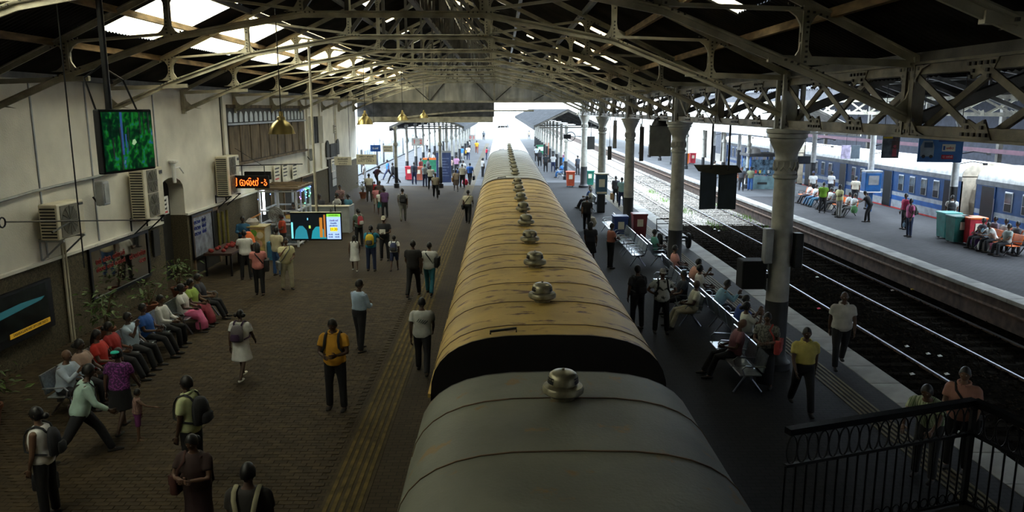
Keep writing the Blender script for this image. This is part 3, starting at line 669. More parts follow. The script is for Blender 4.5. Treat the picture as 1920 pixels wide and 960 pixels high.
def ventilator(par, x, y, z, sc=1.0):
    v = MB(); a = sc
    v.lathe([(.115 * a, -.03), (.115 * a, .05 * a), (.175 * a, .055 * a), (.200 * a, .075 * a), (.203 * a, .11 * a), (.190 * a, .135 * a), (.158 * a, .142 * a), (.128 * a, .145 * a), (.128 * a, .165 * a), (.150 * a, .168 * a), (.146 * a, .215 * a), (.132 * a, .25 * a), (.105 * a, .272 * a), (.05 * a, .282 * a), (.01, .284 * a)], 24, (0, 0, 0))
    o = v.build('ventilator', VENTM, par, True, (x, y, z))
    for sx in (-1, 1):       # dark louvre mouths on both flanks of the hood
        s = MB()
        pts = [((.153 if zz < .2 * a else .143) * a * math.cos(t), (.153 if zz < .2 * a else .143) * a * math.sin(t), zz) for zz in (.172 * a, .232 * a) for t in [R(-48 + 16 * k) + (0 if sx > 0 else math.pi) for k in range(7)]]
        s.add(pts, [(k, k + 1, k + 8, k + 7) for k in range(6)])
        link('louvre_mouth', s.mesh('louvre_mouth', IRON), o)
    MB().lathe([(.014, .288 * a), (.014, .305 * a)], 6).build('bolt', VENTM, o)
def coach(y0, y1, roofm, bodym, label, xc=.58, seam=1.225, vents=True, v0=1.68, hand=True, hw=1.46, name='railway_coach', zc=2.9, ze=2.12, side=None, nv=99):
    c = empty(name, (xc, y0, 0)); Ln = y1 - y0
    pr = roofprof(hw, zc, ze)
    m = MB(); ny = 24; ys = [Ln * i / ny for i in range(ny + 1)]; nx = len(pr)
    vs = [(x, y, z) for y in ys for x, z in pr]; fs = [(j * nx + i, j * nx + i + 1, (j + 1) * nx + i + 1, (j + 1) * nx + i) for j in range(ny) for i in range(nx - 1)]
    m.add(vs, fs)
    rf = m.build('roof', roofm, c, True)
    sd = MB()
    for sx in (-1, 1): sd.box((sx * (hw - .02) - .02, .0, -.35), (sx * (hw - .02) + .02, Ln, ze + .02))
    sd.box((-hw, .05, -.4), (hw, Ln - .05, -.3)); sd.build('body', bodym, c)
    for yy in (0.0, Ln):
        e = MB(); e.prism([(x, 0, z) for x, z in pr] + [(hw, 0, -.35), (-hw, 0, -.35)], (0, .03 if yy == 0 else -.03, 0)); e.build('end_wall', BODYD, c, loc=(0, yy, 0))
    y = v0; ns = 0
    sm = MB()
    if seam:
        yy = v0 - seam * int(v0 / seam)
        me = MB()
        for (xa, za), (xb, zb) in zip(pr[1:-2], pr[2:-1]): me.bar((xa, 0, za + .003), (xb, 0, zb + .003), .014, .012, (0, 0, 1))
        mesh = me.mesh('roof_seam', SEAM)
        while yy < Ln - .1: link('roof_seam', mesh, rf, (0, yy, 0)); yy += seam
    for sx in (-1, 1):       # gutter lip
        g = MB(); g.box((sx * (hw + .015) - .02, 0, ze - .02), (sx * (hw + .015) + .02, Ln, ze + .03)); g.build('gutter', roofm, c)
    if vents:
        k = 0
        while y < Ln - .4 and k < nv: ventilator(c, 0, y, zc - .005, .98); y += 2.45; k += 1
    if hand:
        h = MB(); zz = zc - .09; h.tube([(-.72, .16, zz - .05), (-.72, .16, zz + .09), (-.40, .16, zz + .13), (-.40, .16, zz + .0)], .018, 6); h.build('roof_handle', IRON, c)
    un = MB(); un.box((-1.1, 2, -.75), (1.1, Ln - 2, -.4))
    for yb in (3.2, Ln - 3.2):
        for q in (-1.2, 1.2):
            for sx in (-1, 1): un.lathe([(.42, -.06), (.42, .06)], 14, (sx * .87, yb + q, -.49), (1, 0, 0))
    un.build('underframe', BODYD, c)
    tag(c, label, 'train coach', 'coaches of the parked train' if xc == .58 else None)
    return c
coach(-14.0, 7.75, RG, BODYD, 'grey roofed train coach with a single round ventilator, nearest the footbridge', v0=20.98, hand=False, seam=1.17, nv=1)
coach(9.07, 30.65, RY, BODYD, 'yellowed rust-stained train coach roof lined with ventilators, next to the grey one')
coach(31.0, 52.5, RP, BODYD, 'pale weathered train coach roof beyond the yellowed coach', v0=1.3)
coach(52.9, 74.4, mat('white_roof', (.75, .75, .74), .6), BODYD, 'white roofed train coach emerging from the shed', seam=None, nv=2)
coach(74.8, 96.3, mat('white_roof', (.75, .75, .74), .6), BODYD, 'white roofed train coach just outside the shed, second beyond the pale one', seam=None, vents=False, hand=False)
coach(96.7, 118.2, mat('white_roof', (.75, .75, .74), .6), BODYD, 'farthest white roofed train coach of the parked train', seam=None, vents=False, hand=False)
# ---------------------------------------------------------------- blue commuter train
BT = mat('train_blue', (.015, .065, .20), .4, .1, .12); BTL = mat('train_stripe_grey', (.34, .37, .42), .45); BTB = mat('train_stripe_blue', (.02, .10, .34), .4); BTR = mat('train_red_line', (.55, .05, .05), .5)
WPANE = mat('train_window_glass', (.10, .13, .16), .1, 0, .4, 1.5, spec=.9); WDARK = mat('train_window_dark', (.012, .013, .016), .3)
WFR = mat('train_window_frame', (.45, .47, .50), .4, .5)
def blue_coach(y0, y1, label, xs=23.05, z0=.0, detail=True, facing=-1):
    c = empty('commuter_coach', (xs, y0, 0)); Ln = y1 - y0; hw = 1.5
    pr = roofprof(hw, 2.95, 2.25)
    m = MB(); vs = []; ny = 10; nx = len(pr)
    m.add([(x + hw, Ln * j / ny, z) for j in range(ny + 1) for x, z in pr], [(j * nx + i, j * nx + i + 1, (j + 1) * nx + i + 1, (j + 1) * nx + i) for j in range(ny) for i in range(nx - 1)])
    m.build('roof', mat('white_roof', (.75, .75, .74)), c, True)
    MB().box((-.04, 0, 2.05), (-.0, Ln, 2.28)).build('cant_rail', mat('cant_grey', (.16, .17, .19), .6), c)
    for a, b, mt in ((.88, 2.06, BT), (.66, .88, BTL), (.40, .66, BTB), (-.02, .40, BTL), (-.10, -.02, BTR)):
        MB().box((0, 0, a), (.06, Ln, b)).build('side_band', mt, c)
    MB().box((2.94, 0, -.1), (3.0, Ln, 2.3)).build('side_back', BT, c)
    MB().box((.06, 0, -.4), (2.94, Ln, -.1)).build('underframe', BODYD, c)
    for yy in (0, Ln - .04): MB().box((.0, yy, -.1), (3.0, yy + .04, 2.3)).build('end_wall', mat('end_cream', (.50, .44, .36), .6), c)
    e = MB(); e.prism([(x + hw, 0, z) for x, z in pr], (0, .05, 0)); e.build('end_arch', mat('end_cream', (.50, .44, .36)), c)
    e = MB(); e.prism([(x + hw, Ln - .05, z) for x, z in pr], (0, .05, 0)); e.build('end_arch', mat('end_cream', (.50, .44, .36)), c)
    fr = MB().rbox((-.02, 0, 1.45), (.05, .56, .92), .02, 2).mesh('window_frame', WFR)
    pn = MB().rbox((-.045, 0, 1.62), (.03, .46, .46), .01, 2).mesh('pane', WPANE); dk = MB().rbox((-.045, 0, 1.2), (.03, .46, .36), .01, 2).mesh('open_half', WDARK)
    dr = MB().box((-.025, -.5, -.05), (.02, .5, 2.0)).mesh('door_opening', WDARK); jm = MB().box((-.05, -.56, -.05), (.0, -.5, 2.05)).mesh('door_pillar', BT)
    ht = MB().tube([(-.08, -.6, .5), (-.08, -.6, 1.5)], .02, 6).mesh('handrail', CHROME)
    doors = (1.0, Ln * .36, Ln * .66, Ln - 1.0); y = 2.2
    for d in doors:
        q = link('door_opening', dr, c, (0, d, 0)); link('door_pillar', jm, q); link('handrail', ht, q)
    while y < Ln - 2.0:
        if all(abs(y - d) > 1.05 for d in doors):
            f = link('window_frame', fr, c, (0, y, 0)); link('pane', pn, f); link('open_half', dk, f)
        y += 1.22
    tag(c, label, 'train coach'); return c
blue_coach(16.6, 37.2, 'blue and grey striped commuter coach behind the red and green bins')
blue_coach(38.4, 59.0, 'blue and grey striped commuter coach behind the waiting crowd and telephone')
blue_coach(60.2, 80.8, 'blue and grey striped commuter coach farther along, behind the small kiosk')
# vestibule diaphragm between the first two coaches
MB().loft([((24.55, 37.2, 1.0), (1.05, 0, 0), (0, 0, 1.5)), ((24.55, 38.4, 1.0), (1.05, 0, 0), (0, 0, 1.5))], 14).build('gangway_bellows', mat('bellows', (.38, .33, .27), .8), label='dirty cream gangway bellows between two blue coaches', cat='gangway')
# pale train outside on the left
for k in range(3):
    y0 = 62 + k * 21.6
    c = empty('suburban_coach', (-12.9, y0, 0)); Ln = 21.2
    PB = mat('pale_body', (.55, .60, .66), .5)
    pr = roofprof(1.45, 2.9, 2.2)
    m = MB(); m.add([(x - 1.45, Ln * j, z) for j in (0, 1) for x, z in pr], [(i, i + 1, len(pr) + i + 1, len(pr) + i) for i in range(len(pr) - 1)]); m.build('roof', mat('white_roof', (.75, .75, .74)), c, True)
    MB().box((-2.9, 0, -.2), (0, Ln, 2.22)).build('body', PB, c); MB().box((-2.6, 0, -.8), (-.3, Ln, -.2)).build('underframe', IRON, c)
    dm = MB().box((-.02, -.45, -.1), (.02, .45, 1.95)).mesh('door', WDARK); wm = MB().box((-.02, -.35, 1.0), (.02, .35, 1.75)).mesh('window', mat('pale_window', (.30, .34, .40), .3))
    for d in (2, 10, 19): link('door', dm, c, (0.02, d, 0))
    for d in (3.6, 4.9, 6.2, 7.5, 12, 13.3, 14.6, 15.9): link('window', wm, c, (0.02, d, 0))
    tag(c, ['pale suburban coach with white roof standing outside, first past the wall end', 'pale suburban coach with white roof, second past the wall end', 'pale suburban coach with white roof, third past the wall end'][k], 'train coach')
# ================================================================ people
SKIN = [mat('skin_%d' % i, c, .55, 0, .1, 6) for i, c in enumerate([(.11, .055, .033), (.15, .080, .048), (.075, .038, .024)])]
EYE = mat('eye', (.55, .52, .48), .3); LIP = mat('lip', (.16, .05, .04), .5); HAIR = mat('black_hair', (.008, .007, .007), .5, 0, .2, 30); HAIRG = mat('grey_hair', (.20, .20, .20), .7)
def cloth(c, pat=None): return mat('cloth_%02d_%02d_%02d' % tuple(int(x * 99) for x in c), c, .85, 0, .10, 7, .25, 18)
PENDING = []       # (object, MB, voxel)
def remesh_pending():
    tmp = []
    for o, mb, vox in PENDING:
        me = mb.mesh('src', []) if False else bpy.data.meshes.new('src')
        me.from_pydata(mb.v, [], mb.f); t = bpy.data.objects.new('src', me); COL.objects.link(t)
        r = t.modifiers.new('r', 'REMESH'); r.mode = 'VOXEL'; r.voxel_size = vox; r.use_smooth_shade = True
        s = t.modifiers.new('s', 'SMOOTH'); s.factor = .5; s.iterations = 3
        tmp.append(t)
    dg = bpy.context.evaluated_depsgraph_get(); dg.update()
    for (o, mb, vox), t in zip(PENDING, tmp):
        src = o.data; me = bpy.data.meshes.new_from_object(t.evaluated_get(dg))
        nv = len(me.vertices)
        vs = [tuple(v.co) for v in me.vertices]; fs = [tuple(p.vertices) for p in me.polygons]; mi = [0] * len(fs)
        ex = o.get('_x')
        x = EXTRA.get(o.name)
        if x: fs += [tuple(i + nv for i in f) for f in x.f]; mi += x.mi; vs += x.v
        src.clear_geometry(); src.from_pydata(vs, [], fs); src.polygons.foreach_set('material_index', mi); src.polygons.foreach_set('use_smooth', [True] * len(fs)); src.update()
        m0 = t.data; bpy.data.objects.remove(t); bpy.data.meshes.remove(m0); bpy.data.meshes.remove(me)
    PENDING.clear()
EXTRA = {}
def frame(d, side):
    d = V(d).normalized(); s = V(side); s = (s - d * s.dot(d))
    if s.length < .05: s = V((0, 1, 0)) - d * d.y
    s.normalize(); return s, d.cross(s).normalized()
def limb(m, pts, rs, side=(1, 0, 0), flat=1.0, n=8, ext=True):
    pts = [V(p) for p in pts]; secs = []
    for i, p in enumerate(pts):
        d = pts[min(i + 1, len(pts) - 1)] - pts[max(i - 1, 0)]
        a, b = frame(d, side); secs.append((p, a * rs[i], b * rs[i] * flat))
    if ext:
        d0 = (pts[0] - pts[1]).normalized(); d1 = (pts[-1] - pts[-2]).normalized()
        secs = [(pts[0] + d0 * rs[0] * .7, secs[0][1] * .5, secs[0][2] * .5)] + secs + [(pts[-1] + d1 * rs[-1] * .7, secs[-1][1] * .5, secs[-1][2] * .5)]
    m.loft(secs, n)
POSES = {
    # leg: (flex, abduct, knee) ; arm: (fwd, abduct, elbow, inward)
    'stand': dict(L=(1, 4, 2), Rg=(-2, 4, 0), aL=(4, 9, 12, 4), aR=(2, 9, 14, 4), lean=1),
    'walk': dict(L=(22, 3, 8), Rg=(-16, 3, 20), aL=(-18, 8, 14, 0), aR=(20, 8, 22, 5), lean=4),
    'walk2': dict(L=(-15, 3, 18), Rg=(18, 3, 6), aL=(16, 8, 20, 5), aR=(-16, 8, 14, 0), lean=3),
    'stride': dict(L=(34, 5, 12), Rg=(-30, 5, 14), aL=(-14, 14, 18, 0), aR=(22, 12, 30, 10), lean=16),
    'front': dict(L=(3, 5, 3), Rg=(-2, 5, 2), aL=(14, 12, 78, 34), aR=(14, 12, 74, 34), lean=2),
    'fold': dict(L=(2, 4, 2), Rg=(-1, 4, 2), aL=(22, 12, 74, 58), aR=(24, 14, 70, 58), lean=2),
    'mouth': dict(L=(4, 5, 4), Rg=(-3, 5, 2), aL=(12, 10, 62, 36), aR=(38, 12, 112, 26), lean=2),
    'hold': dict(L=(2, 4, 2), Rg=(-1, 4, 2), aL=(10, 10, 20, 8), aR=(20, 8, 80, 18), lean=2),
    'akimbo': dict(L=(3, 6, 2), Rg=(-1, 6, 2), aL=(-8, 38, 40, 60), aR=(-8, 38, 40, 60), lean=0),
    'bend': dict(L=(20, 5, 16), Rg=(8, 5, 14), aL=(46, 8, 20, 10), aR=(50, 8, 16, 10), lean=52),
    'reach': dict(L=(2, 4, 2), Rg=(-2, 4, 2), aL=(4, 8, 10, 4), aR=(52, 16, 22, -6), lean=4),
    'sit': dict(L=(84, 7, 84), Rg=(80, 7, 76), aL=(26, 10, 52, 24), aR=(24, 10, 56, 26), lean=-4, sit=1),
    'sit2': dict(L=(86, 8, 66), Rg=(84, 5, 58), aL=(24, 10, 66, 32), aR=(22, 10, 62, 30), lean=-10, sit=1),
    'sitfwd': dict(L=(84, 9, 86), Rg=(84, 9, 86), aL=(44, 6, 50, 20), aR=(44, 6, 96, 16), lean=26, sit=1),
    'sitarm': dict(L=(84, 8, 70), Rg=(80, 8, 64), aL=(18, 12, 40, 20), aR=(56, 16, 112, 12), lean=-6, sit=1),
}
NPERS = 0
def head_mesh(m, c, M, s, hi):
    """param head with nose, brow, jaw; c centre, M 3x3 orientation (x side, y forward, z up)"""
    nu, nv = (14, 10) if hi else (10, 7); vs = []; fs = []
    for j in range(nv + 1):
        ph = math.pi * j / nv
        for i in range(nu):
            th = 2 * math.pi * i / nu
            x = math.sin(ph) * math.cos(th); y = math.sin(ph) * math.sin(th); z = math.cos(ph)
            X, Y, Z = x * .076, y * .094, z * .118
            if z < 0: X *= 1 - .30 * (-z) ** 1.3; Y *= 1 - (.16 if y > 0 else .34) * (-z)
            if y > 0: Y *= .93
            if y > .55: Y += .030 * math.exp(-((x / .16) ** 2)) * math.exp(-(((z + .14) / .16) ** 2)) - .006 * math.exp(-(((z - .10) / .10) ** 2))
            vs.append(c + M @ V((X * s, Y * s, Z * s)))
    for j in range(nv):
        for i in range(nu): fs.append((j * nu + i, (j + 1) * nu + i, (j + 1) * nu + (i + 1) % nu, j * nu + (i + 1) % nu))
    m.cur = 0; m.add(vs, fs)
    if hi:
        # nose wedge, ears, eyes, mouth
        P = lambda x, y, z: c + M @ V((x * s, y * s, z * s))
        m.add([P(0, .088, .02), P(-.016, .086, -.030), P(.016, .086, -.030), P(0, .112, -.026)], [(0, 1, 3), (0, 3, 2), (1, 2, 3)])
        for q in (-1, 1):
            e = [P(q * .074, .012, .018), P(q * .088, -.008, .022), P(q * .088, -.010, -.018), P(q * .074, .010, -.030), P(q * .070, -.012, 0)]
            m.add(e, [(0, 1, 4), (1, 2, 4), (2, 3, 4), (3, 0, 4), (0, 3, 2, 1)])
            m.cur = 1; k = [P(q * .030 + .013 * math.cos(t), .0855 - .004 * abs(math.cos(t)), .008 + .006 * math.sin(t)) for t in [R(60 * a) for a in range(6)]]; m.add(k, [(0, 1, 2, 3, 4, 5)]); m.cur = 0
        m.cur = 2; k = [P(.026 * math.cos(t), .086 - .008 * abs(math.cos(t)), -.062 + .008 * math.sin(t)) for t in [R(60 * a) for a in range(6)]]; m.add(k, [(0, 1, 2, 3, 4, 5)]); m.cur = 0
def hand_mesh(m, w, d, side, inw, s, curl, hi):
    """palm and five fingers from wrist w along d; side = thumb direction"""
    d = V(d).normalized(); a, b = frame(d, side)
    if a.dot(V(side)) < 0: a = -a
    nrm = V(inw) - d * V(inw).dot(d); nrm = (nrm - a * nrm.dot(a))
    nrm = nrm.normalized() if nrm.length > .05 else a.cross(d).normalized()
    p = lambda l: w + d * l * s
    m.loft([(p(-.01), a * .026 * s, nrm * .02 * s), (p(.03), a * .038 * s, nrm * .016 * s), (p(.075), a * .042 * s, nrm * .014 * s), (p(.095), a * .038 * s, nrm * .010 * s)], 8)
    for k, ln in enumerate((.068, .078, .074, .056)):
        o = p(.088) + a * (.030 - .020 * k) * s; d1 = (d + nrm * curl * .5).normalized(); d2 = (d + nrm * curl * 1.6).normalized()
        q1 = o + d1 * ln * .5 * s; q2 = q1 + d2 * ln * .5 * s
        m.tube([o, q1, q2], [.0095 * s, .0085 * s, .0065 * s], 5 if hi else 4)
    o = p(.025) + a * .034 * s; q1 = o + (d * .8 + a * .75).normalized() * .036 * s; q2 = q1 + (d + nrm * curl).normalized() * .03 * s
    m.tube([o, q1, q2], [.012 * s, .010 * s, .008 * s], 5 if hi else 4)
def person(pos, h, rz, pose, label, top, bottom, shoes=(.015, .013, .012), hair='short', hat=None, skin=None, sleeve=.5, hem=0, kind='trousers', group=None, hy=0, hp=0, fat=1.06, seat=.45, child=False, over=None, collar=False, pts_out=None, **adj):
    """top/bottom colours; kind: trousers, shorts, skirt, dress, saree"""
    global NPERS; NPERS += 1
    po = dict(POSES[pose]); po.update(adj); s = h / 1.695
    dist = V((pos[0], pos[1], 0)).length
    hi = dist < 34; vox = (.021 if dist < 22 else .026 if dist < 34 else .036 if dist < 60 else .045) * max(s, .75)
    sk = SKIN[(skin if skin is not None else NPERS) % 3]
    up = V((0, math.sin(R(po['lean'])), math.cos(R(po['lean'])))); fw = V((0, math.cos(R(po['lean'])), -math.sin(R(po['lean']))))
    P = V((0, 0, 0)); X = V((1, 0, 0)); J = {}
    for sd, key in ((-1, 'L'), (1, 'Rg')):
        a, b, k = po[key]; hip = P + V((sd * .088, 0, -.03)) * s
        td = V((sd * math.sin(R(b)), math.sin(R(a)), -math.cos(R(a)))).normalized(); kn = hip + td * .43 * s
        sdv = V((sd * math.sin(R(b)) * .4, math.sin(R(a - k)), -math.cos(R(a - k)))).normalized(); an = kn + sdv * .42 * s
        J[key] = (hip, kn, an, td, sdv)
    lowest = min(J[k][2].z for k in ('L', 'Rg')) - .075 * s
    zoff = (seat + .085 * s) if po.get('sit') else -lowest
    T = V((0, 0, zoff)); P = P + T
    for k in ('L', 'Rg'): J[k] = (J[k][0] + T, J[k][1] + T, J[k][2] + T, J[k][3], J[k][4])
    if po.get('sit'):
        for k in ('L', 'Rg'):
            an = J[k][2]
            if an.z < .075 * s: J[k] = (J[k][0], J[k][1], V((an.x, an.y, .075 * s)), J[k][3], J[k][4])
    SPN = lambda z, f=0: P + up * z * s + fw * f * s
    neck = SPN(.50); 
    f = fat
    tor = [(-.10, .14, .105, 0), (-.03, .172 * f, .120 * f, 0), (.05, .166 * f, .116 * f, .005), (.14, .152 * f, .110 * f, .012), (.26, .168 * f, .120 * f, .012), (.36, .184, .114, .005), (.43, .165, .088, 0), (.475, .085, .064, 0), (.50, .060, .058, .005), (.56, .052, .054, .015)]
    def torso(m, z0, z1, g):
        secs = [(SPN(z, o), X * (rx + g) * s, fw * (ry + g) * s) for z, rx, ry, o in tor if z0 - .001 <= z <= z1 + .001]
        m.loft(secs, 14)
    sh = {}
    for sd, key in ((-1, 'aL'), (1, 'aR')):
        a, b, e, i = po[key]; S = SPN(.415) + X * sd * .190 * s
        ud = V((sd * math.sin(R(b)) , math.sin(R(a)) * math.cos(R(b)), -math.cos(R(a)) * math.cos(R(b)))).normalized(); E = S + ud * .29 * s
        fd = V((-sd * math.sin(R(i)), math.sin(R(a + e)) * math.cos(R(i)), -math.cos(R(a + e)) * math.cos(R(i)))).normalized(); W = E + fd * .25 * s
        sh[key] = (S, E, W, ud, fd, sd)
    rz_ = rz; root_loc = V((pos[0], pos[1], pos[2] if len(pos) > 2 else 0))
    rot = Matrix.Rotation(rz, 3, 'Z')
    # --- body
    bm_ = MB(); torso(bm_, -.10, .56, -.006)
    for k in ('L', 'Rg'):
        hip, kn, an, td, sdv = J[k]
        limb(bm_, [hip, hip.lerp(kn, .5), kn, kn.lerp(an, .35), an], [.080 * f * s, .068 * f * s, .050 * s, .050 * s, .034 * s])
        fdv = V((0, 1, 0)); 
        limb(bm_, [an + V((0, -.045, -.035)) * s, an + V((0, .04, -.04)) * s, an + V((0, .15, -.052)) * s], [.036 * s, .038 * s, .030 * s], flat=.8)
        limb(bm_, [an + V((0, 0, .03)) * s, an + V((0, 0, -.03)) * s], [.034 * s, .036 * s])
    for key in ('aL', 'aR'):
        S, E, W, ud, fd, sd = sh[key]
        limb(bm_, [S, S.lerp(E, .5), E, E.lerp(W, .4), W], [.055 * s, .049 * s, .040 * s, .038 * s, .027 * s])
    me = bpy.data.meshes.new('person'); [me.materials.append(q) for q in (sk, EYE, LIP)]
    body = link('person', me, None, root_loc, rz)
    tag(body, label, 'person', group)
    ex = MB()
    hM = Euler((R(-po['lean'] * .4 + hp), 0, R(hy))).to_matrix(); hc = neck + up * .048 * s + (hM @ V((0, .018, .085))) * s
    head_mesh(ex, hc, hM, s * (1.10 if child else 1.0), hi)
    if dist < 48:
        for key in ('aL', 'aR'):
            S, E, W, ud, fd, sd = sh[key]
            inw = V((-sd, 0, 0)) if abs(fd.z) > .6 else V((0, 0, -1)) if pose != 'fold' else V((0, -1, 0))
            thumb = V((0, 1, .3)) if abs(fd.z) > .6 else V((-sd * .2, .2, 1)) if abs(fd.x) > .3 else V((-sd, 0, .3))
            hand_mesh(ex, W, fd, thumb, inw, s, .55, hi)
    else:
        for key in ('aL', 'aR'):
            S, E, W, ud, fd, sd = sh[key]; limb(bm_, [W, W + fd * .13 * s], [.03 * s, .024 * s])
    EXTRA[body.name] = ex; PENDING.append((body, bm_, vox))
    # --- clothes
    def garment(nm, mb, c, v=None):
        me = bpy.data.meshes.new(nm); me.materials.append(c if not isinstance(c, tuple) else cloth(c))
        o = link(nm, me, body); PENDING.append((o, mb, v or vox)); return o
    g = .027
    if top is not None:
        m = MB(); lo = {0: -.03, 1: -.10, 2: .05}[hem]; torso(m, lo, .475, g)
        if sleeve > 0:
            for key in ('aL', 'aR'):
                S, E, W, ud, fd, sd = sh[key]
                if sleeve <= .6: limb(m, [S, S.lerp(E, sleeve * 1.25)], [.070 * s, .072 * s], ext=False); limb(m, [S + X * (-sd) * .05 * s, S], [.064 * s, .068 * s])
                else: limb(m, [S + X * (-sd) * .05 * s, S, S.lerp(E, .5), E, E.lerp(W, .5), W - fd * .03 * s], [.064 * s, .069 * s, .063 * s, .056 * s, .050 * s, .042 * s], ext=False)
        garment('shirt' if kind not in ('dress', 'saree') else 'blouse', m, top)
    if kind in ('trousers', 'shorts'):
        m = MB(); torso(m, -.10, .05, .012 if hem != 2 else .022)
        fr = 1.0 if kind == 'trousers' else .0
        for k in ('L', 'Rg'):
            hip, kn, an, td, sdv = J[k]
            if fr: limb(m, [hip, hip.lerp(kn, .5), kn, kn.lerp(an, .5), an + sdv * .01 * s], [.108 * f * s, .094 * f * s, .077 * s, .073 * s, .066 * s], ext=False)
            else: limb(m, [hip, hip.lerp(kn, .5), hip.lerp(kn, .95)], [.100 * f * s, .092 * f * s, .085 * s], ext=False)
        garment(kind, m, bottom)
    else:
        m = MB(); kl, kr = J['L'], J['Rg']; fl = {'skirt': .92, 'dress': .98, 'saree': 1.0, 'longskirt': 1.0}[kind]
        secs = [(SPN(.09, .01), X * .158 * f * s, fw * .122 * f * s), (SPN(-.0), X * .185 * f * s, fw * .140 * f * s)]
        full = kind in ('saree', 'longskirt')
        for t in ((.35, .7, 1.0) if not full else (.5, 1.0)):
            c = (kl[0].lerp(kl[1], t) + kr[0].lerp(kr[1], t)) / 2; wd = abs(kl[0].lerp(kl[1], t).x - kr[0].lerp(kr[1], t).x) / 2
            dvec = V((0, 1, 0)) if not po.get('sit') else V((0, -.2, 1)); spread = abs(kl[0].lerp(kl[1], t).y - kr[0].lerp(kr[1], t).y) / 2
            wide = .145 + .05 * t * (0 if full else 1)
            secs.append((c, X * (wd * .5 + wide) * s, dvec.normalized() * (.115 + .05 * t) * s + dvec.normalized() * spread * .6))
        if full:
            for t in (.5, .95):
                c = (kl[1].lerp(kl[2], t) + kr[1].lerp(kr[2], t)) / 2; spread = abs(kl[1].lerp(kl[2], t).y - kr[1].lerp(kr[2], t).y) / 2
                secs.append((c, X * .19 * s, V((0, 1, 0)) * (.15 * s + spread * .7)))
        m.loft(secs, 16); garment({'dress': 'skirt', 'saree': 'saree_skirt', 'longskirt': 'skirt'}.get(kind, kind), m, bottom)
        if kind == 'saree':
            m = MB(); limb(m, [SPN(.02, -.10) + X * .12 * s, SPN(.16, .12) + X * .10 * s, SPN(.34, .12) - X * .03 * s, SPN(.45, .05) - X * .11 * s, SPN(.40, -.10) - X * .12 * s, SPN(.0, -.15) - X * .10 * s], [.09 * s, .08 * s, .07 * s, .06 * s, .07 * s, .09 * s], flat=.35)
            garment('saree_drape', m, over or bottom)
    if collar and hi and top is not None:
        m = MB(); m.tube([SPN(.495) + X * .088 * s * math.cos(t) + fw * (.080 * math.sin(t) + .004) * s + up * (-.022 * math.sin(t)) * s for t in [R(105 + 30 * k) for k in range(12)]], .020 * s, 6)
        m.build('collar', top if not isinstance(top, tuple) else cloth(top), body)
    if shoes is not None:
        for k in ('L', 'Rg'):
            an = J[k][2]; m = MB()
            m.loft([(an + V((0, y, -.047)) * s, X * rx * s, V((0, 0, hh)) * s) for y, rx, hh in ((-.075, .022, .018), (-.05, .040, .030), (.03, .042, .036), (.10, .045, .028), (.155, .036, .022), (.175, .016, .012))], 8)
            m.build('shoe', cloth(shoes), body, True)
    # --- hair
    hs = s * (1.10 if child else 1.0)
    HP = lambda x, y, z: hc + hM @ V((x, y, z)) * hs
    hm = HAIRG if hair == 'grey' else HAIR
    if hair != 'bald':
        m = MB(); nu, nv = 14, 7; vs = []; fs = []
        for j in range(nv + 1):
            ph = R(104) * j / nv
            for i in range(nu):
                th = 2 * math.pi * i / nu; fr = max(0, math.sin(th)); p2 = ph * (1 - .42 * fr ** 1.2)
                if hair in ('long', 'bun', 'plait', 'bob'): p2 = ph * (1.12 if fr == 0 else 1 - .36 * fr ** 1.5)
                vs.append(HP(math.sin(p2) * math.cos(th) * .084, math.sin(p2) * math.sin(th) * (.098 if math.sin(th) > 0 else .104), math.cos(p2) * .130))
        for j in range(nv):
            for i in range(nu): fs.append((j * nu + i, (j + 1) * nu + i, (j + 1) * nu + (i + 1) % nu, j * nu + (i + 1) % nu))
        fs.append(tuple(range(nv * nu, nv * nu + nu))); m.add(vs, fs)
        if hair == 'bun': m.lathe([(.01, -.05 * hs), (.04 * hs, -.03 * hs), (.052 * hs, 0), (.04 * hs, .03 * hs), (.01, .05 * hs)], 10, HP(0, -.125, -.02))
        if hair == 'long': limb(m, [HP(0, -.07, .02), HP(0, -.105, -.10), HP(0, -.10, -.24), HP(0, -.09, -.36)], [.075 * hs, .082 * hs, .075 * hs, .04 * hs], flat=.4)
        if hair == 'bob': limb(m, [HP(0, -.05, .02), HP(0, -.07, -.08), HP(0, -.07, -.14)], [.09 * hs, .098 * hs, .07 * hs], flat=.6)
        if hair == 'plait':
            for q in (-1, 1): limb(m, [HP(q * .06, -.07, -.04), HP(q * .07, -.10, -.16), HP(q * .06, -.10, -.30)], [.026 * hs, .024 * hs, .014 * hs])
        if hair == 'puffs':
            for q in (-1, 1): m.lathe([(.01, -.05 * hs), (.045 * hs, -.03 * hs), (.055 * hs, 0), (.045 * hs, .03 * hs), (.01, .05 * hs)], 10, HP(q * .095, -.04, .0))
        m.build('hair', hm, body, True)
    if hat is not None:
        m = MB(); m.loft([(HP(0, 0, .035), hM @ V((.088, 0, 0)) * hs, hM @ V((0, .106, 0)) * hs), (HP(0, 0, .09), hM @ V((.080, 0, 0)) * hs, hM @ V((0, .098, 0)) * hs), (HP(0, 0, .13), hM @ V((.055, 0, 0)) * hs, hM @ V((0, .065, 0)) * hs), (HP(0, 0, .142), hM @ V((.01, 0, 0)) * hs, hM @ V((0, .01, 0)) * hs)], 14)
        m.prism([HP(-.07, .08, .045), HP(.07, .08, .045), HP(.055, .155, .03), (HP(-.055, .155, .03))], hM @ V((0, 0, .01)))
        m.build('cap', cloth(hat), body, True)
    J.update(sh); J.update(dict(body=body, P=P, neck=neck, hc=hc, up=up, fw=fw, s=s, loc=root_loc, rz=rz, SPN=SPN))
    return J
def W_(J, p): return J['loc'] + Matrix.Rotation(J['rz'], 3, 'Z') @ V(p)
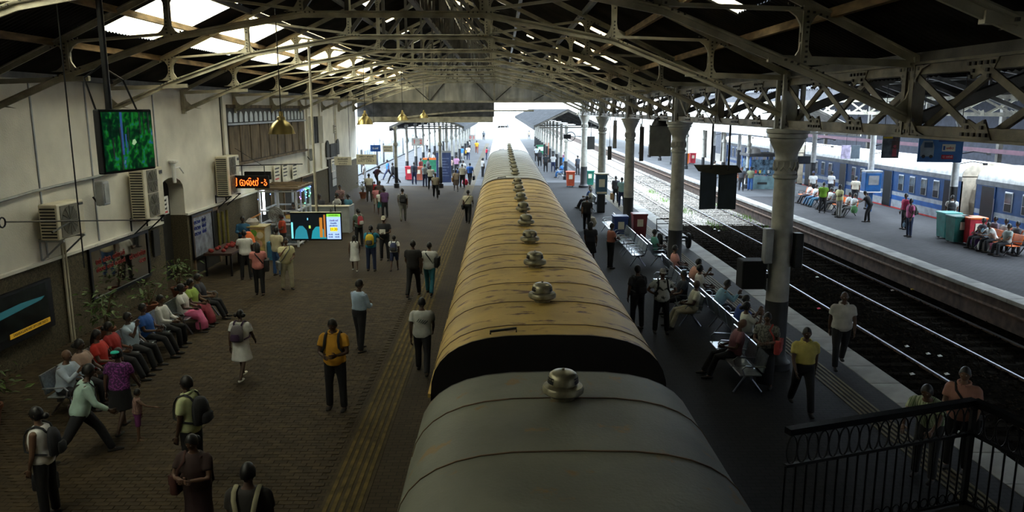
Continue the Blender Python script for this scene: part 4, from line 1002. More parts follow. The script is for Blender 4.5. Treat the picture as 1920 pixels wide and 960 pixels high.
def backpack(J, col, col2, label, size=1.0, group=None):
    s = J['s'] * size; e = empty('backpack', W_(J, J['SPN'](.0)), J['rz'])
    Z = lambda z, f, x=0: J['SPN'](z, f) + V((x, 0, 0)) * J['s'] - J['SPN'](0)
    up, fw = J['up'], J['fw']; X = V((1, 0, 0))
    m = MB(); m.loft([(Z(z, -.135 - d / 2), X * wx * s, fw * d * s) for z, wx, d in ((.02, .09, .05), (.05, .145, .085), (.18, .155, .10), (.32, .145, .085), (.40, .11, .06), (.43, .05, .03))], 12); m.build('main_bag', cloth(col), e, True)
    m = MB(); m.loft([(Z(z, -.235 - d / 2 - .02), X * wx * s, fw * d * s) for z, wx, d in ((.05, .08, .03), (.08, .115, .05), (.18, .115, .05), (.22, .08, .03))], 12); m.build('front_pocket', cloth(col2), e, True)
    for q in (-1, 1):
        m = MB(); limb(m, [Z(.40, -.13, q * .09), Z(.46, -.10, q * .105), Z(.502, -.01, q * .11), Z(.46, .10, q * .115), Z(.38, .150, q * .12), Z(.26, .166, q * .135), Z(.16, .13, q * .19), Z(.12, .0, q * .215), Z(.08, -.12, q * .15)], [.024 * J['s']] * 9, flat=.5, n=6); m.build('strap', cloth(col2 if col2 != col else col), e, True)
    tag(e, label, 'backpack', group); return e
def shoulder_bag(J, col, label, side=1, z=-.05, cross=True, size=1.0, cat='bag'):
    e = empty('shoulder_bag', W_(J, J['SPN'](0)), J['rz']); Z = lambda z, f, x=0: J['SPN'](z, f) + V((x, 0, 0)) * J['s'] - J['SPN'](0); s = J['s']
    m = MB(); c = Z(z - .08, .0, side * .25); m.rbox(c, (.10 * size, .30 * size, .24 * size), .035, 3); m.build('pouch', cloth(col), e, True)
    m = MB(); m.rbox((c[0] + side * .045 * size, c[1], c[2] + .06 * size), (.03, .28 * size, .12 * size), .012, 2); m.build('flap', cloth(tuple(q * .7 for q in col)), e, True)
    o = -1 if cross else 1
    m = MB(); limb(m, [c + V((0, .10, .10)), Z(.10, .165, side * .14 if cross else side * .2), Z(.27, .168, side * .03 if cross else side * .17), Z(.40, .14, o * side * .08), Z(.50, .02, o * side * .115), Z(.40, -.135, o * side * .08), Z(.25, -.165, side * .04 if cross else side * .17), Z(.10, -.16, side * .14 if cross else side * .2), c + V((0, -.10, .10))], [.018] * 9, flat=.5, n=6); m.build('strap', cloth(tuple(q * .7 for q in col)), e, True)
    tag(e, label, cat); return e
def hand_bag(J, key, col, label, size=(.12, .34, .26), cat='bag', soft=False):
    S, E, Wp, ud, fd, sd = J[key]; w = Wp + fd * .12 * J['s']; e = empty('carried_bag', W_(J, w), J['rz'])
    m = MB()
    if soft: m.loft([((0, 0, -.10), (.03, 0, 0), (0, .04, 0)), ((0, 0, -.17), (size[0] * .7, 0, 0), (0, size[1] * .40, 0)), ((0, 0, -.14 - size[2] * .6), (size[0], 0, 0), (0, size[1] * .52, 0)), ((0, 0, -.14 - size[2]), (size[0] * .6, 0, 0), (0, size[1] * .35, 0))], 12)
    else: m.rbox((0, 0, -.12 - size[2] / 2), size, .03, 3)
    m.build('pouch', cloth(col), e, True)
    m = MB(); m.tube([(0, -size[1] * .25, -.13), (0, -size[1] * .2, -.04), (0, 0, .0), (0, size[1] * .2, -.04), (0, size[1] * .25, -.13)], .009, 6); m.build('handle', cloth(tuple(q * .6 for q in col)), e)
    tag(e, label, cat); return e
def ft(u, v): p = on_z(u, v, 0); return (p.x, p.y)
def hd(u, v, h): p = on_z(u, v, h); return (p.x, p.y)
DK = (.018, .018, .022); NAVY = (.02, .03, .08); WH = (.72, .72, .70); BLK = (.010, .010, .012); GRY = (.22, .22, .22); BEI = (.58, .50, .34); JEAN = (.03, .10, .16)
D = R
def P_(*a, **k): return person(*a, **k)
# ---- concourse, nearest
j = P_(hd(70, 764, 1.62), 1.62, D(95), 'stand', 'woman in white sleeveless top and dark trousers standing side-on near the wall plant', (.74, .72, .70), BLK, hair='bun', sleeve=0, hem=1)
backpack(j, DK, BLK, 'black backpack worn by the woman in the white sleeveless top', .85); hand_bag(j, 'aR', BLK, 'black handbag held by the woman in the white sleeveless top')
j = P_(ft(160, 862), 1.72, D(-62), 'stride', 'man in pale green long-sleeved shirt striding past the seated bald man', (.42, .58, .50), DK, sleeve=1, hem=1)
shoulder_bag(j, (.03, .012, .014), 'black bag with red edging slung on the man in pale green', -1, -.02)
j = P_(ft(232, 808), 1.55, D(-5), 'walk', 'woman in purple patterned blouse and black skirt walking beside a toddler', mat('purple_print', (.26, .05, .26), .85, 0, 0, 34, col2=(.06, .012, .075), thr=(.52, .56)), BLK, hair='bun', kind='skirt', hem=1, skin=2)
t_ = j; e = MB().lathe([(.02, -.03), (.06, -.02), (.075, .0), (.06, .02), (.02, .03)], 12, (0, 0, 0)).build('hair_tie', cloth((.02, .55, .42)), j['body'], True, loc=j['hc'] + V((0, -.09, .05)), label='turquoise hair scrunchie')
j = P_(ft(262, 826), .92, D(-60), 'reach', 'toddler in striped vest and purple shorts holding up a snack', mat('stripe_vest', (.34, .20, .16), .9, 0, 0, 20, col2=(.12, .06, .06), thr=(.45, .55), stretch=(6, 6, .3)), (.16, .03, .14), kind='shorts', child=True, sleeve=0, shoes=None)
j = P_(hd(350, 706, 1.72), 1.72, D(82), 'stand', 'man in pale green polo shirt with backpack gazing up sideways', (.52, .56, .30), BLK, hem=1, fat=1.1, hp=8, collar=True, skin=2)
backpack(j, BLK, DK, 'large black backpack worn by the man in the pale green polo', 1.15)
j = P_(hd(362, 812, 1.58), 1.58, D(172), 'fold', 'woman in dark brown saree standing with folded arms and a handbag', (.035, .016, .014), (.030, .014, .012), kind='saree', hair='bun', fat=1.1, hp=-10, over=(.05, .022, .02))
shoulder_bag(j, (.07, .02, .015), 'dark brown leather handbag hanging from the folded arm of the saree woman', 1, .12, False, 1.15, 'handbag')
j = P_(hd(462, 872, 1.74), 1.74, D(0), 'stand', 'man seen from behind with two pale straps over a dark shirt', (.03, .026, .022), BLK, hem=1, fat=1.15, skin=2)
for q in (-1, 1):
    m = MB(); limb(m, [j['SPN'](.02, -.17) + V((q * .05, 0, 0)), j['SPN'](.25, -.175) + V((q * .09, 0, 0)), j['SPN'](.40, -.145) + V((q * .12, 0, 0)), j['SPN'](.47, -.09) + V((q * .13, 0, 0)), j['SPN'](.505, .0) + V((q * .13, 0, 0)), j['SPN'](.38, .15) + V((q * .12, 0, 0))], [.028] * 6, flat=.4, n=6)
    m.build('bag_strap', cloth((.30, .27, .17)), j['body'], True, label='pale canvas strap')
# ---- concourse, middle
j = P_(ft(456, 710), 1.52, D(-8), 'walk', 'schoolgirl in white pleated uniform dress walking away with a backpack', WH, WH, shoes=(.68, .66, .58), hair='puffs', kind='dress', child=False)
backpack(j, (.16, .14, .15), (.045, .02, .06), 'grey and purple school backpack worn by the girl in the white uniform')
j = P_(ft(632, 768), 1.80, D(176), 'front', 'young man in orange-yellow polo shirt facing the footbridge with clasped hands', (.62, .30, .025), BLK, hem=1, hp=-14, collar=True, skin=2)
backpack(j, DK, BLK, 'black backpack worn by the young man in the orange-yellow polo', .9)
P_(ft(676, 658), 1.72, D(-38), 'front', 'man in light blue long-sleeved shirt and dark trousers seen from behind', (.40, .52, .68), DK, sleeve=1, hem=2, hy=-25, L=(10, 5, 4), Rg=(-6, 5, 4))
j = P_(hd(790, 556, 1.70), 1.70, D(0), 'walk', 'man in white printed T-shirt walking close beside the yellowed train', (.66, .66, .62), DK, hem=1)
m = MB()
for k in range(5): m.bar((-.09 + .04 * k, -.172, .28 - .012 * k), (-.04 + .045 * k, -.172, .34 - .01 * k), .012, .03, (0, 1, 0))
pr_ = m.build('shirt_print', cloth((.03, .05, .06)), j['body'], loc=(0, 0, j['P'].z), label='dark feather print', kind='stuff')
P_(ft(776, 556), 1.76, D(-4), 'walk2', 'man in black shirt and trousers walking away beside the white-shirted backpacker', (.012, .012, .016), BLK, hem=1, fat=1.05, skin=2)
j = P_(ft(806, 552), 1.66, D(-6), 'walk', 'man in white T-shirt and teal jeans walking away along the train', (.68, .68, .64), (.02, .14, .18), hem=1)
shoulder_bag(j, BLK, 'black sling bag on the back of the man in teal jeans', 1, .22, True, 1.3)
j = P_(ft(740, 508), 1.28, D(-2), 'walk2', 'schoolboy in white shirt and navy shorts walking away with a backpack', WH, NAVY, kind='shorts', child=True)
backpack(j, (.03, .04, .10), DK, 'dark blue school backpack worn by the schoolboy in navy shorts', 1.05)
j = P_(ft(722, 488), 1.68, D(178), 'front', 'man in black shirt and pale cap holding up a white paper', (.02, .02, .022), DK, hat=(.50, .46, .36), hp=-12)
MB().rbox((0, 0, 0), (.22, .02, .17), .006, 1).build('paper_sheet', cloth((.72, .70, .62)), loc=W_(j, j['SPN'](.22, .36)), rz=j['rz'], label='white paper held by the man in the pale cap', cat='paper')
j = P_(ft(697, 508), 1.62, D(-4), 'reach', 'woman in teal top pointing ahead with a yellow backpack', (.02, .22, .34), NAVY, hair='bun', hem=1)
backpack(j, (.60, .42, .02), (.05, .05, .04), 'yellow and black backpack worn by the woman in the teal top', 1.05)
P_(ft(666, 508), 1.30, D(6), 'walk', 'small girl with plaits in sleeveless white dress and white shoes', WH, WH, shoes=(.66, .64, .6), hair='plait', kind='dress', child=True, sleeve=0)
j = P_(ft(674, 462), 1.58, D(40), 'stand', 'woman in grey-green top beside the grey counter', (.10, .14, .11), BLK, hair='bun', hem=1)
backpack(j, (.34, .04, .06), (.40, .38, .36), 'red and white backpack worn by the woman beside the grey counter', .95)
j = P_(ft(540, 543), 1.66, D(-150), 'mouth', 'man in cream shirt and beige trousers with hand to his mouth', (.60, .55, .32), (.42, .38, .26), hem=1, fat=1.15)
shoulder_bag(j, (.20, .20, .19), 'grey bag slung at the waist of the man in cream', 1, -.06, True, 1.1)
P_(ft(522, 517), 1.68, D(-20), 'stand', 'man in cream shirt and blue jeans waiting at the snack kiosk', (.52, .46, .30), (.03, .08, .20), hem=1, skin=2)
P_(ft(463, 524), 1.66, D(25), 'front', 'man in white T-shirt with back turned at the fruit cart', (.60, .59, .56), BLK, hem=1)
j = P_(ft(488, 553), 1.62, D(15), 'stand', 'woman in salmon pink top and black leggings standing by the fruit cart', (.62, .22, .20), BLK, hair='long', hem=1, L=(4, 1, 2), Rg=(-5, 1, 2))
shoulder_bag(j, BLK, 'black round bag on the back of the woman in salmon pink', 1, .10, True, 1.5)
P_(ft(460, 487), 1.66, D(190), 'front', 'vendor in blue shirt standing behind the fruit cart', (.02, .10, .20), DK, sleeve=1)
P_(ft(533, 478), 1.62, D(120), 'front', 'vendor in orange-red shirt at the side of the kiosk', (.40, .05, .02), DK)
P_((-9.05, 33.6), 1.62, D(185), 'front', 'kiosk attendant in dark shirt inside the white booth', (.04, .04, .05), DK)
for i, (u, v, c, lab) in enumerate(((586, 330, (.05, .05, .06), 'man in dark shirt behind the grey counter'), (600, 333, (.45, .44, .42), 'man in pale shirt behind the grey counter'))):
    P_((-8.6 + i * .75, 36.6 + i * .4), 1.66, D(170 - 40 * i), 'stand', lab, c, DK)
P_(ft(640, 405), 1.66, D(170), 'fold', 'man in pink checked shirt with folded arms leaning by the dark door', mat('check_shirt', (.34, .22, .22), .85, 0, 0, 20, col2=(.15, .08, .09), thr=(.45, .55)), DK)
P_(ft(634, 424), 1.5, D(40), 'front', 'person in white cap and white top behind the grey counter', WH, DK, hat=(.7, .7, .68), hair='short')
P_(ft(655, 425), 1.58, D(150), 'stand', 'woman in pale blue dress at the end of the counter', (.08, .24, .34), (.08, .24, .34), hair='bun', kind='dress')
j = P_(ft(756, 415), 1.70, D(10), 'walk2', 'man in grey shirt and grey trousers walking away alone with a black backpack', (.24, .235, .22), (.15, .145, .13), hem=2)
backpack(j, BLK, DK, 'black backpack worn by the lone man in grey', 1.1)
P_(ft(722, 408), 1.58, D(35), 'stand', 'woman in purple top among the family group', (.14, .06, .17), DK, hair='bun', hem=1)
P_(ft(714, 404), 1.35, D(200), 'stand', 'girl in white T-shirt and teal shorts among the family group', WH, (.02, .30, .32), hair='long', kind='shorts', child=True, shoes=None)
P_(ft(706, 398), 1.45, D(210), 'stand', 'woman in pink top and pale shorts among the family group', (.55, .20, .22), (.45, .40, .36), kind='shorts', hair='long', shoes=None)
P_(ft(713, 391), 1.60, D(190), 'stand', 'grey-haired man in dark shirt among the family group', (.10, .07, .07), DK, hair='grey')
P_(ft(693, 378), 1.72, D(5), 'stand', 'man in pale cream shirt and dark trousers seen from behind beside a child in red', (.62, .58, .46), (.06, .055, .05), hem=2)
P_(ft(703, 373), 1.1, D(10), 'stand', 'small child in red holding close to the man in cream', (.50, .03, .04), (.35, .03, .03), child=True)
j = P_(ft(706, 352), 1.62, D(-60), 'bend', 'woman in maroon top stooping by the wall end', (.08, .03, .04), DK, hair='bun', lean=24)
backpack(j, (.06, .03, .08), DK, 'dark backpack worn by the stooping woman in maroon', .9)
P_(ft(684, 345), 1.6, D(90), 'stand', 'person in grey standing at the sunlit wall corner', (.3, .3, .3), GRY)
P_(ft(728, 337), 1.72, D(100), 'stride', 'man in bright blue shirt striding over the sunlit threshold', (.03, .16, .50), NAVY, lean=4)
P_(ft(738, 344), 1.70, D(70), 'stride', 'man in black striding into the light past the post', (.02, .02, .03), BLK, lean=4, sleeve=1)
for u, v, h, rz, ps, top, bot, lab in (
        (777, 346, 1.70, 0, 'stand', (.04, .05, .08), NAVY, 'man in dark blue shirt standing by the red bin'),
        (797, 350, 1.66, -20, 'stand', (.20, .22, .24), NAVY, 'man in grey shirt and dark jeans near the blue notice board'),
        (808, 356, 1.72, 10, 'front', (.66, .66, .62), BLK, 'man in white shirt queuing near the blue notice board'),
        (817, 372, 1.66, 185, 'walk', (.36, .31, .24), BLK, 'man in tan shirt walking towards the footbridge with briefcase'),
        (790, 335, 1.68, 60, 'stand', (.30, .05, .05), DK, 'man in dark red shirt in the crowd by the red bin'),
        (803, 334, 1.64, -60, 'stand', (.15, .15, .16), DK, 'man in charcoal shirt in the crowd by the green stall'),
        (845, 330, 1.62, 20, 'stand', (.5, .35, .3), DK, 'woman in peach top near the crowd by the post'),
        (856, 328, 1.70, -10, 'stand', (.58, .30, .48), DK, 'man in pink shirt in the group near the train'),
        (858, 345, 1.30, 170, 'stand', (.06, .10, .22), DK, 'boy in blue T-shirt in the group near the train'),
        (869, 338, 1.60, 150, 'stand', (.6, .6, .58), GRY, 'woman in white top in the group near the train'),
        (867, 352, 1.72, 5, 'stand', (.66, .64, .58), BLK, 'man in white shirt and black trousers carrying a red bag'),
        (855, 359, 1.56, 185, 'walk', (.50, .42, .36), (.12, .09, .08), 'woman in beige dress walking with a tan handbag'),
        (881, 347, 1.70, -15, 'walk', (.03, .12, .42), BLK, 'man in royal blue shirt carrying a black briefcase'),
        (878, 301, 1.72, 0, 'walk', (.75, .74, .70), NAVY, 'man in white shirt with yellow bag farther along the platform'),
        (894, 288, 1.70, 180, 'walk', (.75, .40, .03), (.25, .08, .05), 'man in bright yellow-orange shirt coming along the platform'),
        (866, 303, 1.68, 30, 'stand', (.06, .24, .55), (.5, .5, .5), 'man in sky blue shirt by the far canopy posts'),
        (863, 292, 1.68, 10, 'stand', (.05, .05, .06), DK, 'man in black beside the far canopy posts'),
        (907, 263, 1.72, 180, 'walk', (.10, .12, .14), DK, 'distant man in dark clothes under the far canopy edge'),
        (880, 285, 1.65, 90, 'stand', (.5, .5, .48), DK, 'distant man in grey by the orange stall'),
        (806, 312, 1.65, 90, 'stand', (.55, .55, .52), DK, 'person in pale shirt at the green stall'),
        (813, 318, 1.65, -90, 'stand', (.6, .6, .58), DK, 'person in white shirt at the green stall'),
        (802, 285, 1.7, 0, 'walk', (.6, .6, .56), DK, 'person in white far down the left platform edge')):
    j = P_(ft(u, v), h, D(rz), ps, lab, top, bot, kind='dress' if 'dress' in lab else 'trousers', hair='bun' if 'woman' in lab else 'short', child='boy' in lab)
    if 'briefcase' in lab: hand_bag(j, 'aL' if rz > 90 else 'aR', BLK, 'black briefcase carried by the man in %s shirt' % ('tan' if 'tan' in lab else 'royal blue'), (.10, .42, .32), 'briefcase')
    if 'red bag' in lab: hand_bag(j, 'aR', (.75, .05, .12), 'big pinkish red bag carried by the man in white shirt', (.24, .40, .42), soft=True)
    if 'tan handbag' in lab: shoulder_bag(j, (.40, .20, .06), 'tan handbag of the woman in the beige dress', 1, .05, False, 1.2, 'handbag')
    if 'yellow bag' in lab: shoulder_bag(j, (.75, .45, .03), 'yellow bag on the far man in white shirt', -1, .1, True, 1.3)
P_(hd(912, 276, 1.4), 1.40, D(-80), 'reach', 'boy in red shirt reaching to the white coach', (.65, .04, .08), NAVY)
P_(hd(905, 296, 1.6), 1.60, D(-60), 'stand', 'woman in white beside the pale coach side', (.6, .6, .6), DK, hair='bun')
j = P_(hd(877, 355, 1.70), 1.70, D(-8), 'walk', 'man in cream shirt walking along the train with a shoulder bag', (.60, .55, .40), BLK, hem=2)
shoulder_bag(j, BLK, 'black shoulder bag of the cream-shirted man beside the train', -1, -.02)
# ---- seated along the left wall (facing the train)
for y, ps, top, bot, lab, kw in (
        (13.75, 'sitfwd', (.46, .54, .64), DK, 'balding man in light blue shirt seated at the end of the wall bench', dict(hair='bald', sleeve=1, fat=1.1, lean=8)),
        (14.4, 'sit', (.42, .28, .22), DK, 'woman in beige-pink top seated beside the balding man', dict(hair='bun')),
        (15.05, 'sit', (.55, .03, .02), BLK, 'woman in bright red top on the wall bench', dict(hair='long')),
        (15.65, 'sit2', (.36, .02, .02), BLK, 'person in dark red top between red-topped woman and blue-shirted man', dict(hair='bun')),
        (16.4, 'sitarm', (.40, .50, .60), BLK, 'man in pale blue shirt seated with one hand raised to his face', dict(fat=1.1)),
        (17.2, 'sit2', (.02, .09, .34), BLK, 'man in bright blue T-shirt seated back on the wall bench', {}),
        (18.0, 'sit', (.58, .57, .53), BLK, 'man in white long-sleeved shirt and black vest seated reading', dict(sleeve=1)),
        (19.2, 'sit', (.66, .64, .60), (.62, .12, .26), 'woman in white blouse and pink flowered skirt on the wall bench', dict(kind='longskirt', hair='bun')),
        (19.8, 'sit', (.30, .42, .08), (.25, .03, .05), 'woman in lime top seated beside the pink flowered skirt', dict(hair='bun', kind='longskirt')),
        (20.45, 'sit2', (.03, .03, .04), BLK, 'man in black with legs stretched out at the far bench end', {})):
    P_((-8.1, y), 1.66, D(-90 + rng.uniform(-6, 6)), ps, lab, top, bot, **kw)
# ---- island platform: seated
for x, y, rz, ps, top, bot, lab, kw in (
        (4.95, 19.4, 90, 'sit2', (.62, .60, .46), (.50, .45, .32), 'man in cream polo and beige trousers seated facing the train', dict(hair='bald')),
        (4.95, 15.7, 90, 'sit2', (.22, .09, .11), BLK, 'man in dusky red shirt slumped back on the island bench', dict(hp=28, hair='bald')),
        (4.95, 20.6, 90, 'sit', (.03, .035, .05), BLK, 'man in dark jacket seated beside the cream polo man', {}),
        (5.65, 19.7, -90, 'sitfwd', (.20, .36, .46), DK, 'man in light blue long-sleeved shirt leaning forward on island bench', dict(sleeve=1)),
        (5.65, 17.9, -90, 'sitfwd', (.02, .05, .22), BLK, 'man in dark blue shirt leaning forward on island bench', dict(lean=18)),
        (5.65, 17.1, -90, 'sitarm', (.62, .61, .54), DK, 'woman in white blouse seated with hand at her chin', dict(hair='bun')),
        (5.65, 21.4, -90, 'sit', (.58, .56, .52), DK, 'man in white shirt with legs out facing the open tracks', {}),
        (5.65, 22.5, -90, 'sitfwd', (.60, .30, .22), DK, 'man in peach shirt reading on the island bench', dict(lean=20)),
        (5.65, 24.6, -90, 'sit', (.60, .28, .24), DK, 'man in salmon shirt seated between two iron columns', {}),
        (5.65, 28.0, -90, 'sit', (.10, .30, .24), DK, 'person in sea green top seated behind the empty chrome seats', {}),
        (5.0, 43.2, 90, 'sit', (.50, .46, .36), (.3, .3, .28), 'man in pale clothes resting on the bench beside the blue box', dict(hair='grey')),
        (5.0, 44.2, 90, 'sit2', (.05, .12, .35), DK, 'person in blue resting on the bench beside the blue box', {}),
        (5.0, 64.5, 90, 'sit', (.03, .18, .5), (.03, .15, .4), 'person in bright blue sitting on the far island bench', {})):
    P_((x, y), 1.68, D(rz), ps, lab, top, bot, **kw)
# ---- island platform: standing
j = P_(hd(1197, 498, 1.68), 1.68, D(20), 'stand', 'person in dark clothes with back turned standing against the train', (.035, .035, .04), BLK, hem=1)
backpack(j, BLK, DK, 'black backpack worn by the dark figure against the train')
j = P_(hd(1243, 505, 1.66), 1.66, D(176), 'akimbo', 'youth in grey cap and printed white T-shirt with hands on hips', mat('print_tee', (.62, .62, .60), .85, 0, 0, 9, col2=(.05, .05, .05), thr=(.40, .47)), BLK, hat=(.30, .28, .26), hem=1)
backpack(j, BLK, BLK, 'black backpack worn by the youth in the grey cap', .8)
P_(hd(1146, 419, 1.62), 1.62, D(-70), 'front', 'woman in salmon shirt and black trousers standing by the chrome seats', (.50, .18, .13), BLK, hem=2)
P_(hd(1108, 416, 1.60), 1.60, D(-20), 'stand', 'dark haired woman in dark dress walking close to the train', (.03, .03, .04), BLK, hair='long', kind='dress')
j = P_(hd(1101, 366, 1.70), 1.70, D(-10), 'walk', 'man in black shirt carrying a cream sack along the island', (.012, .014, .018), BLK, hem=1)
hand_bag(j, 'aR', (.55, .48, .34), 'bulging cream sack carried by the man in black', (.26, .50, .46), soft=True)
P_(ft(1165, 388), 1.72, D(-12), 'stand', 'man in pale teal shirt standing at the island edge by a column', (.30, .48, .46), NAVY, hem=1)
j = P_(ft(1154, 380), 1.62, D(5), 'stand', 'slim woman in dark dress carrying a woven basket at the island edge', (.05, .05, .06), BLK, hair='bun', hem=1)
hand_bag(j, 'aL', (.34, .20, .08), 'brown woven bag carried by the slim woman at the island edge', (.16, .36, .40))
for u, v, rz, ps, top, bot, lab in ((1023, 323, 5, 'stand', (.02, .025, .03), BLK, 'man in black standing on the island beyond the yellowed coach'),
        (1037, 323, -10, 'front', (.60, .60, .60), NAVY, 'man in white shirt standing on the island beside the man in black'),
        (1006, 303, 0, 'stand', (.66, .70, .74), DK, 'man in pale blue shirt by the green cart on the island'),
        (1052, 322, -60, 'bend', (.03, .20, .55), (.03, .2, .5), 'person in vivid blue bending by the far island bench'),
        (992, 262, 0, 'stand', (.62, .50, .38), GRY, 'porter in tan shirt far along the island'),
        (1083, 328, 30, 'stand', (.04, .05, .07), DK, 'man in dark shirt half hidden behind the island column'),
        (1058, 318, -30, 'stand', (.55, .25, .40), GRY, 'woman in pink far along the island by the posts'),
        (1012, 312, 10, 'stand', (.04, .04, .05), BLK, 'person in black close to the pale coach on the island')):
    P_(ft(u, v), 1.68, D(rz), ps, lab, top, bot, hair='bun' if 'woman' in lab else 'short')
j = P_(hd(1441, 586, 1.58), 1.58, D(150), 'front', 'woman in grey patterned top standing behind the nearest iron column', mat('grey_print', (.16, .16, .14), .85, 0, 0, 26, col2=(.05, .05, .045), thr=(.45, .55)), BLK, hair='bun', kind='longskirt')
shoulder_bag(j, (.45, .06, .06), 'red flowered bag of the woman behind the column', -1, .1, False, 1.2, 'handbag')
P_(hd(1513, 609, 1.68), 1.68, D(172), 'walk', 'man in yellow short-sleeved shirt walking towards the stairs', (.52, .44, .12), BLK, hem=2, collar=True, skin=2)
P_(ft(1572, 688), 1.74, D(168), 'walk2', 'heavy man in white short-sleeved shirt walking along the island coping', (.52, .50, .46), BLK, hem=1, fat=1.12, hair='bald', collar=True)
P_(hd(1752, 722, 1.50), 1.70, D(135), 'bend', 'man in green striped shirt stooping behind the stair railing', mat('green_stripe', (.42, .46, .30), .85, 0, 0, 14, col2=(.10, .14, .06), thr=(.47, .53), stretch=(9, .3, .3)), BLK, lean=34, hem=1)
j = P_(hd(1812, 688, 1.70), 1.70, D(140), 'hold', 'man in dusty pink shirt standing behind the stair railing', (.36, .17, .13), BLK, hem=1, collar=True)
shoulder_bag(j, BLK, 'black strap bag of the man in dusty pink', -1, -.05)
# ---- far platform
j = P_(ft(1703, 444), 1.70, D(95), 'stand', 'man in pink polo shirt standing on the far platform', (.66, .16, .34), (.02, .03, .07), hem=1)
backpack(j, (.05, .07, .05), DK, 'dark green backpack worn by the man in the pink polo', 1.0)
hand_bag(j, 'aR', (.30, .45, .60), 'clear blue bottle bag in the hand of the man in pink', (.08, .10, .2))
P_(ft(1694, 430), 1.70, D(100), 'stand', 'man in crimson shirt just behind the man in pink', (.40, .02, .08), DK)
j = P_(ft(1629, 417), 1.64, D(60), 'bend', 'person in black stooping beside the telephone post', (.02, .02, .025), BLK, lean=28)
hand_bag(j, 'aL', (.10, .25, .10), 'green patterned bag held by the stooping person', (.20, .34, .34), soft=True)
P_(ft(1572, 408), 1.74, D(105), 'fold', 'man in pale yellow shirt and grey trousers standing before the seated crowd', (.60, .56, .28), (.24, .23, .22), hem=1)
P_(ft(1541, 399), 1.68, D(-20), 'stand', 'person in lime green T-shirt with back turned before the seated crowd', (.16, .34, .02), DK, hem=1)
P_(ft(1601, 385), 1.72, D(-40), 'stand', 'man in cream shirt facing the blue train', (.55, .50, .40), DK)
P_(ft(1556, 372), 1.72, D(-60), 'stand', 'man in white shirt at the blue coach door', (.60, .60, .62), DK)
P_(ft(1522, 372), 1.72, D(150), 'stand', 'man in white shirt and cap near the far pole', (.62, .62, .62), DK, hat=(.05, .06, .12))
j = P_(hd(1787, 366, 1.72), 1.72, D(-30), 'stand', 'man in white shirt standing behind the bins facing the train', (.60, .60, .58), DK)
backpack(j, DK, BLK, 'black backpack worn by the man behind the bins', 1.1)
P_(ft(1406, 357), 1.66, D(150), 'hold', 'woman in olive top and blue jeans walking past the small kiosk', (.18, .20, .12), (.03, .10, .3), hair='bun', hem=1)
P_((16.7, 53.6), 1.68, D(160), 'stand', 'man in dark shirt at the door of the small kiosk', (.05, .05, .06), DK)
for u, v, top, bot, lab, rz in ((1518, 345, (.62, .62, .62), (.03, .03, .04), 'man in white shirt with legs stretched at the near end of far bench', 88),
        (1529, 347, (.55, .58, .62), (.05, .12, .22), 'person in pale blue shirt and jeans on far bench', 92), (1540, 345, (.62, .62, .62), (.05, .15, .25), 'person in white with blue jeans on far bench', 85),
        (1557, 347, (.62, .62, .6), DK, 'woman in white blouse on the far bench behind the green T-shirt', 95), (1566, 347, (.10, .10, .11), DK, 'man in dark top on the far bench', 90), (1592, 354, (.62, .62, .62), DK, 'person in white shirt on the orange seats', 88),
        (1602, 358, (.58, .6, .62), (.08, .08, .08), 'person in pale shirt at the end of the orange seats', 92)):
    P_((18.55, on_x(u, v, 18.55).y), 1.66, D(rz), 'sit2', lab, top, bot, hair='bun' if 'woman' in lab else 'short')
for u, v, top, lab in ((1868, 412, (.05, .04, .06), 'child in dark top seated among bags beside the red bin'), (1877, 414, (.15, .12, .16), 'woman in grey scarf seated among bags beside the red bin'), (1888, 420, (.60, .6, .58), 'person in white shirt bent over bags beside the red bin'),
        (1891, 406, (.5, .5, .5), 'man in grey cap seated behind the bags'), (1901, 413, (.06, .06, .07), 'man in black seated beside the orange seat'), (1912, 424, (.35, .40, .38), 'person in grey-green shirt seated past the orange seat'), (1919, 428, (.30, .42, .42), 'person in pale teal shirt seated at the frame edge')):
    x_, y_ = {1868: (19.6, 30.9), 1877: (20.4, 31.4), 1888: (19.6, 30.1), 1891: (20.4, 30.7), 1901: (20.4, 30.0), 1912: (19.6, 29.3), 1919: (20.4, 29.3)}[u]; P_((x_, y_), 1.64, D(90), 'sitfwd' if 'bent' in lab else 'sit', lab, top, DK)
for y, lab, top in ((60.0, 'person in white seated beside the small kiosk', (.6, .6, .6)), (64.2, 'person in pale pink seated on the distant orange bench', (.6, .4, .4)), (66.4, 'person in cream seated on the distant orange bench', (.6, .55, .45))):
    P_((18.3, y), 1.66, D(95), 'sit', lab, top, (.3, .35, .4))
remesh_pending()
print('people', NPERS)
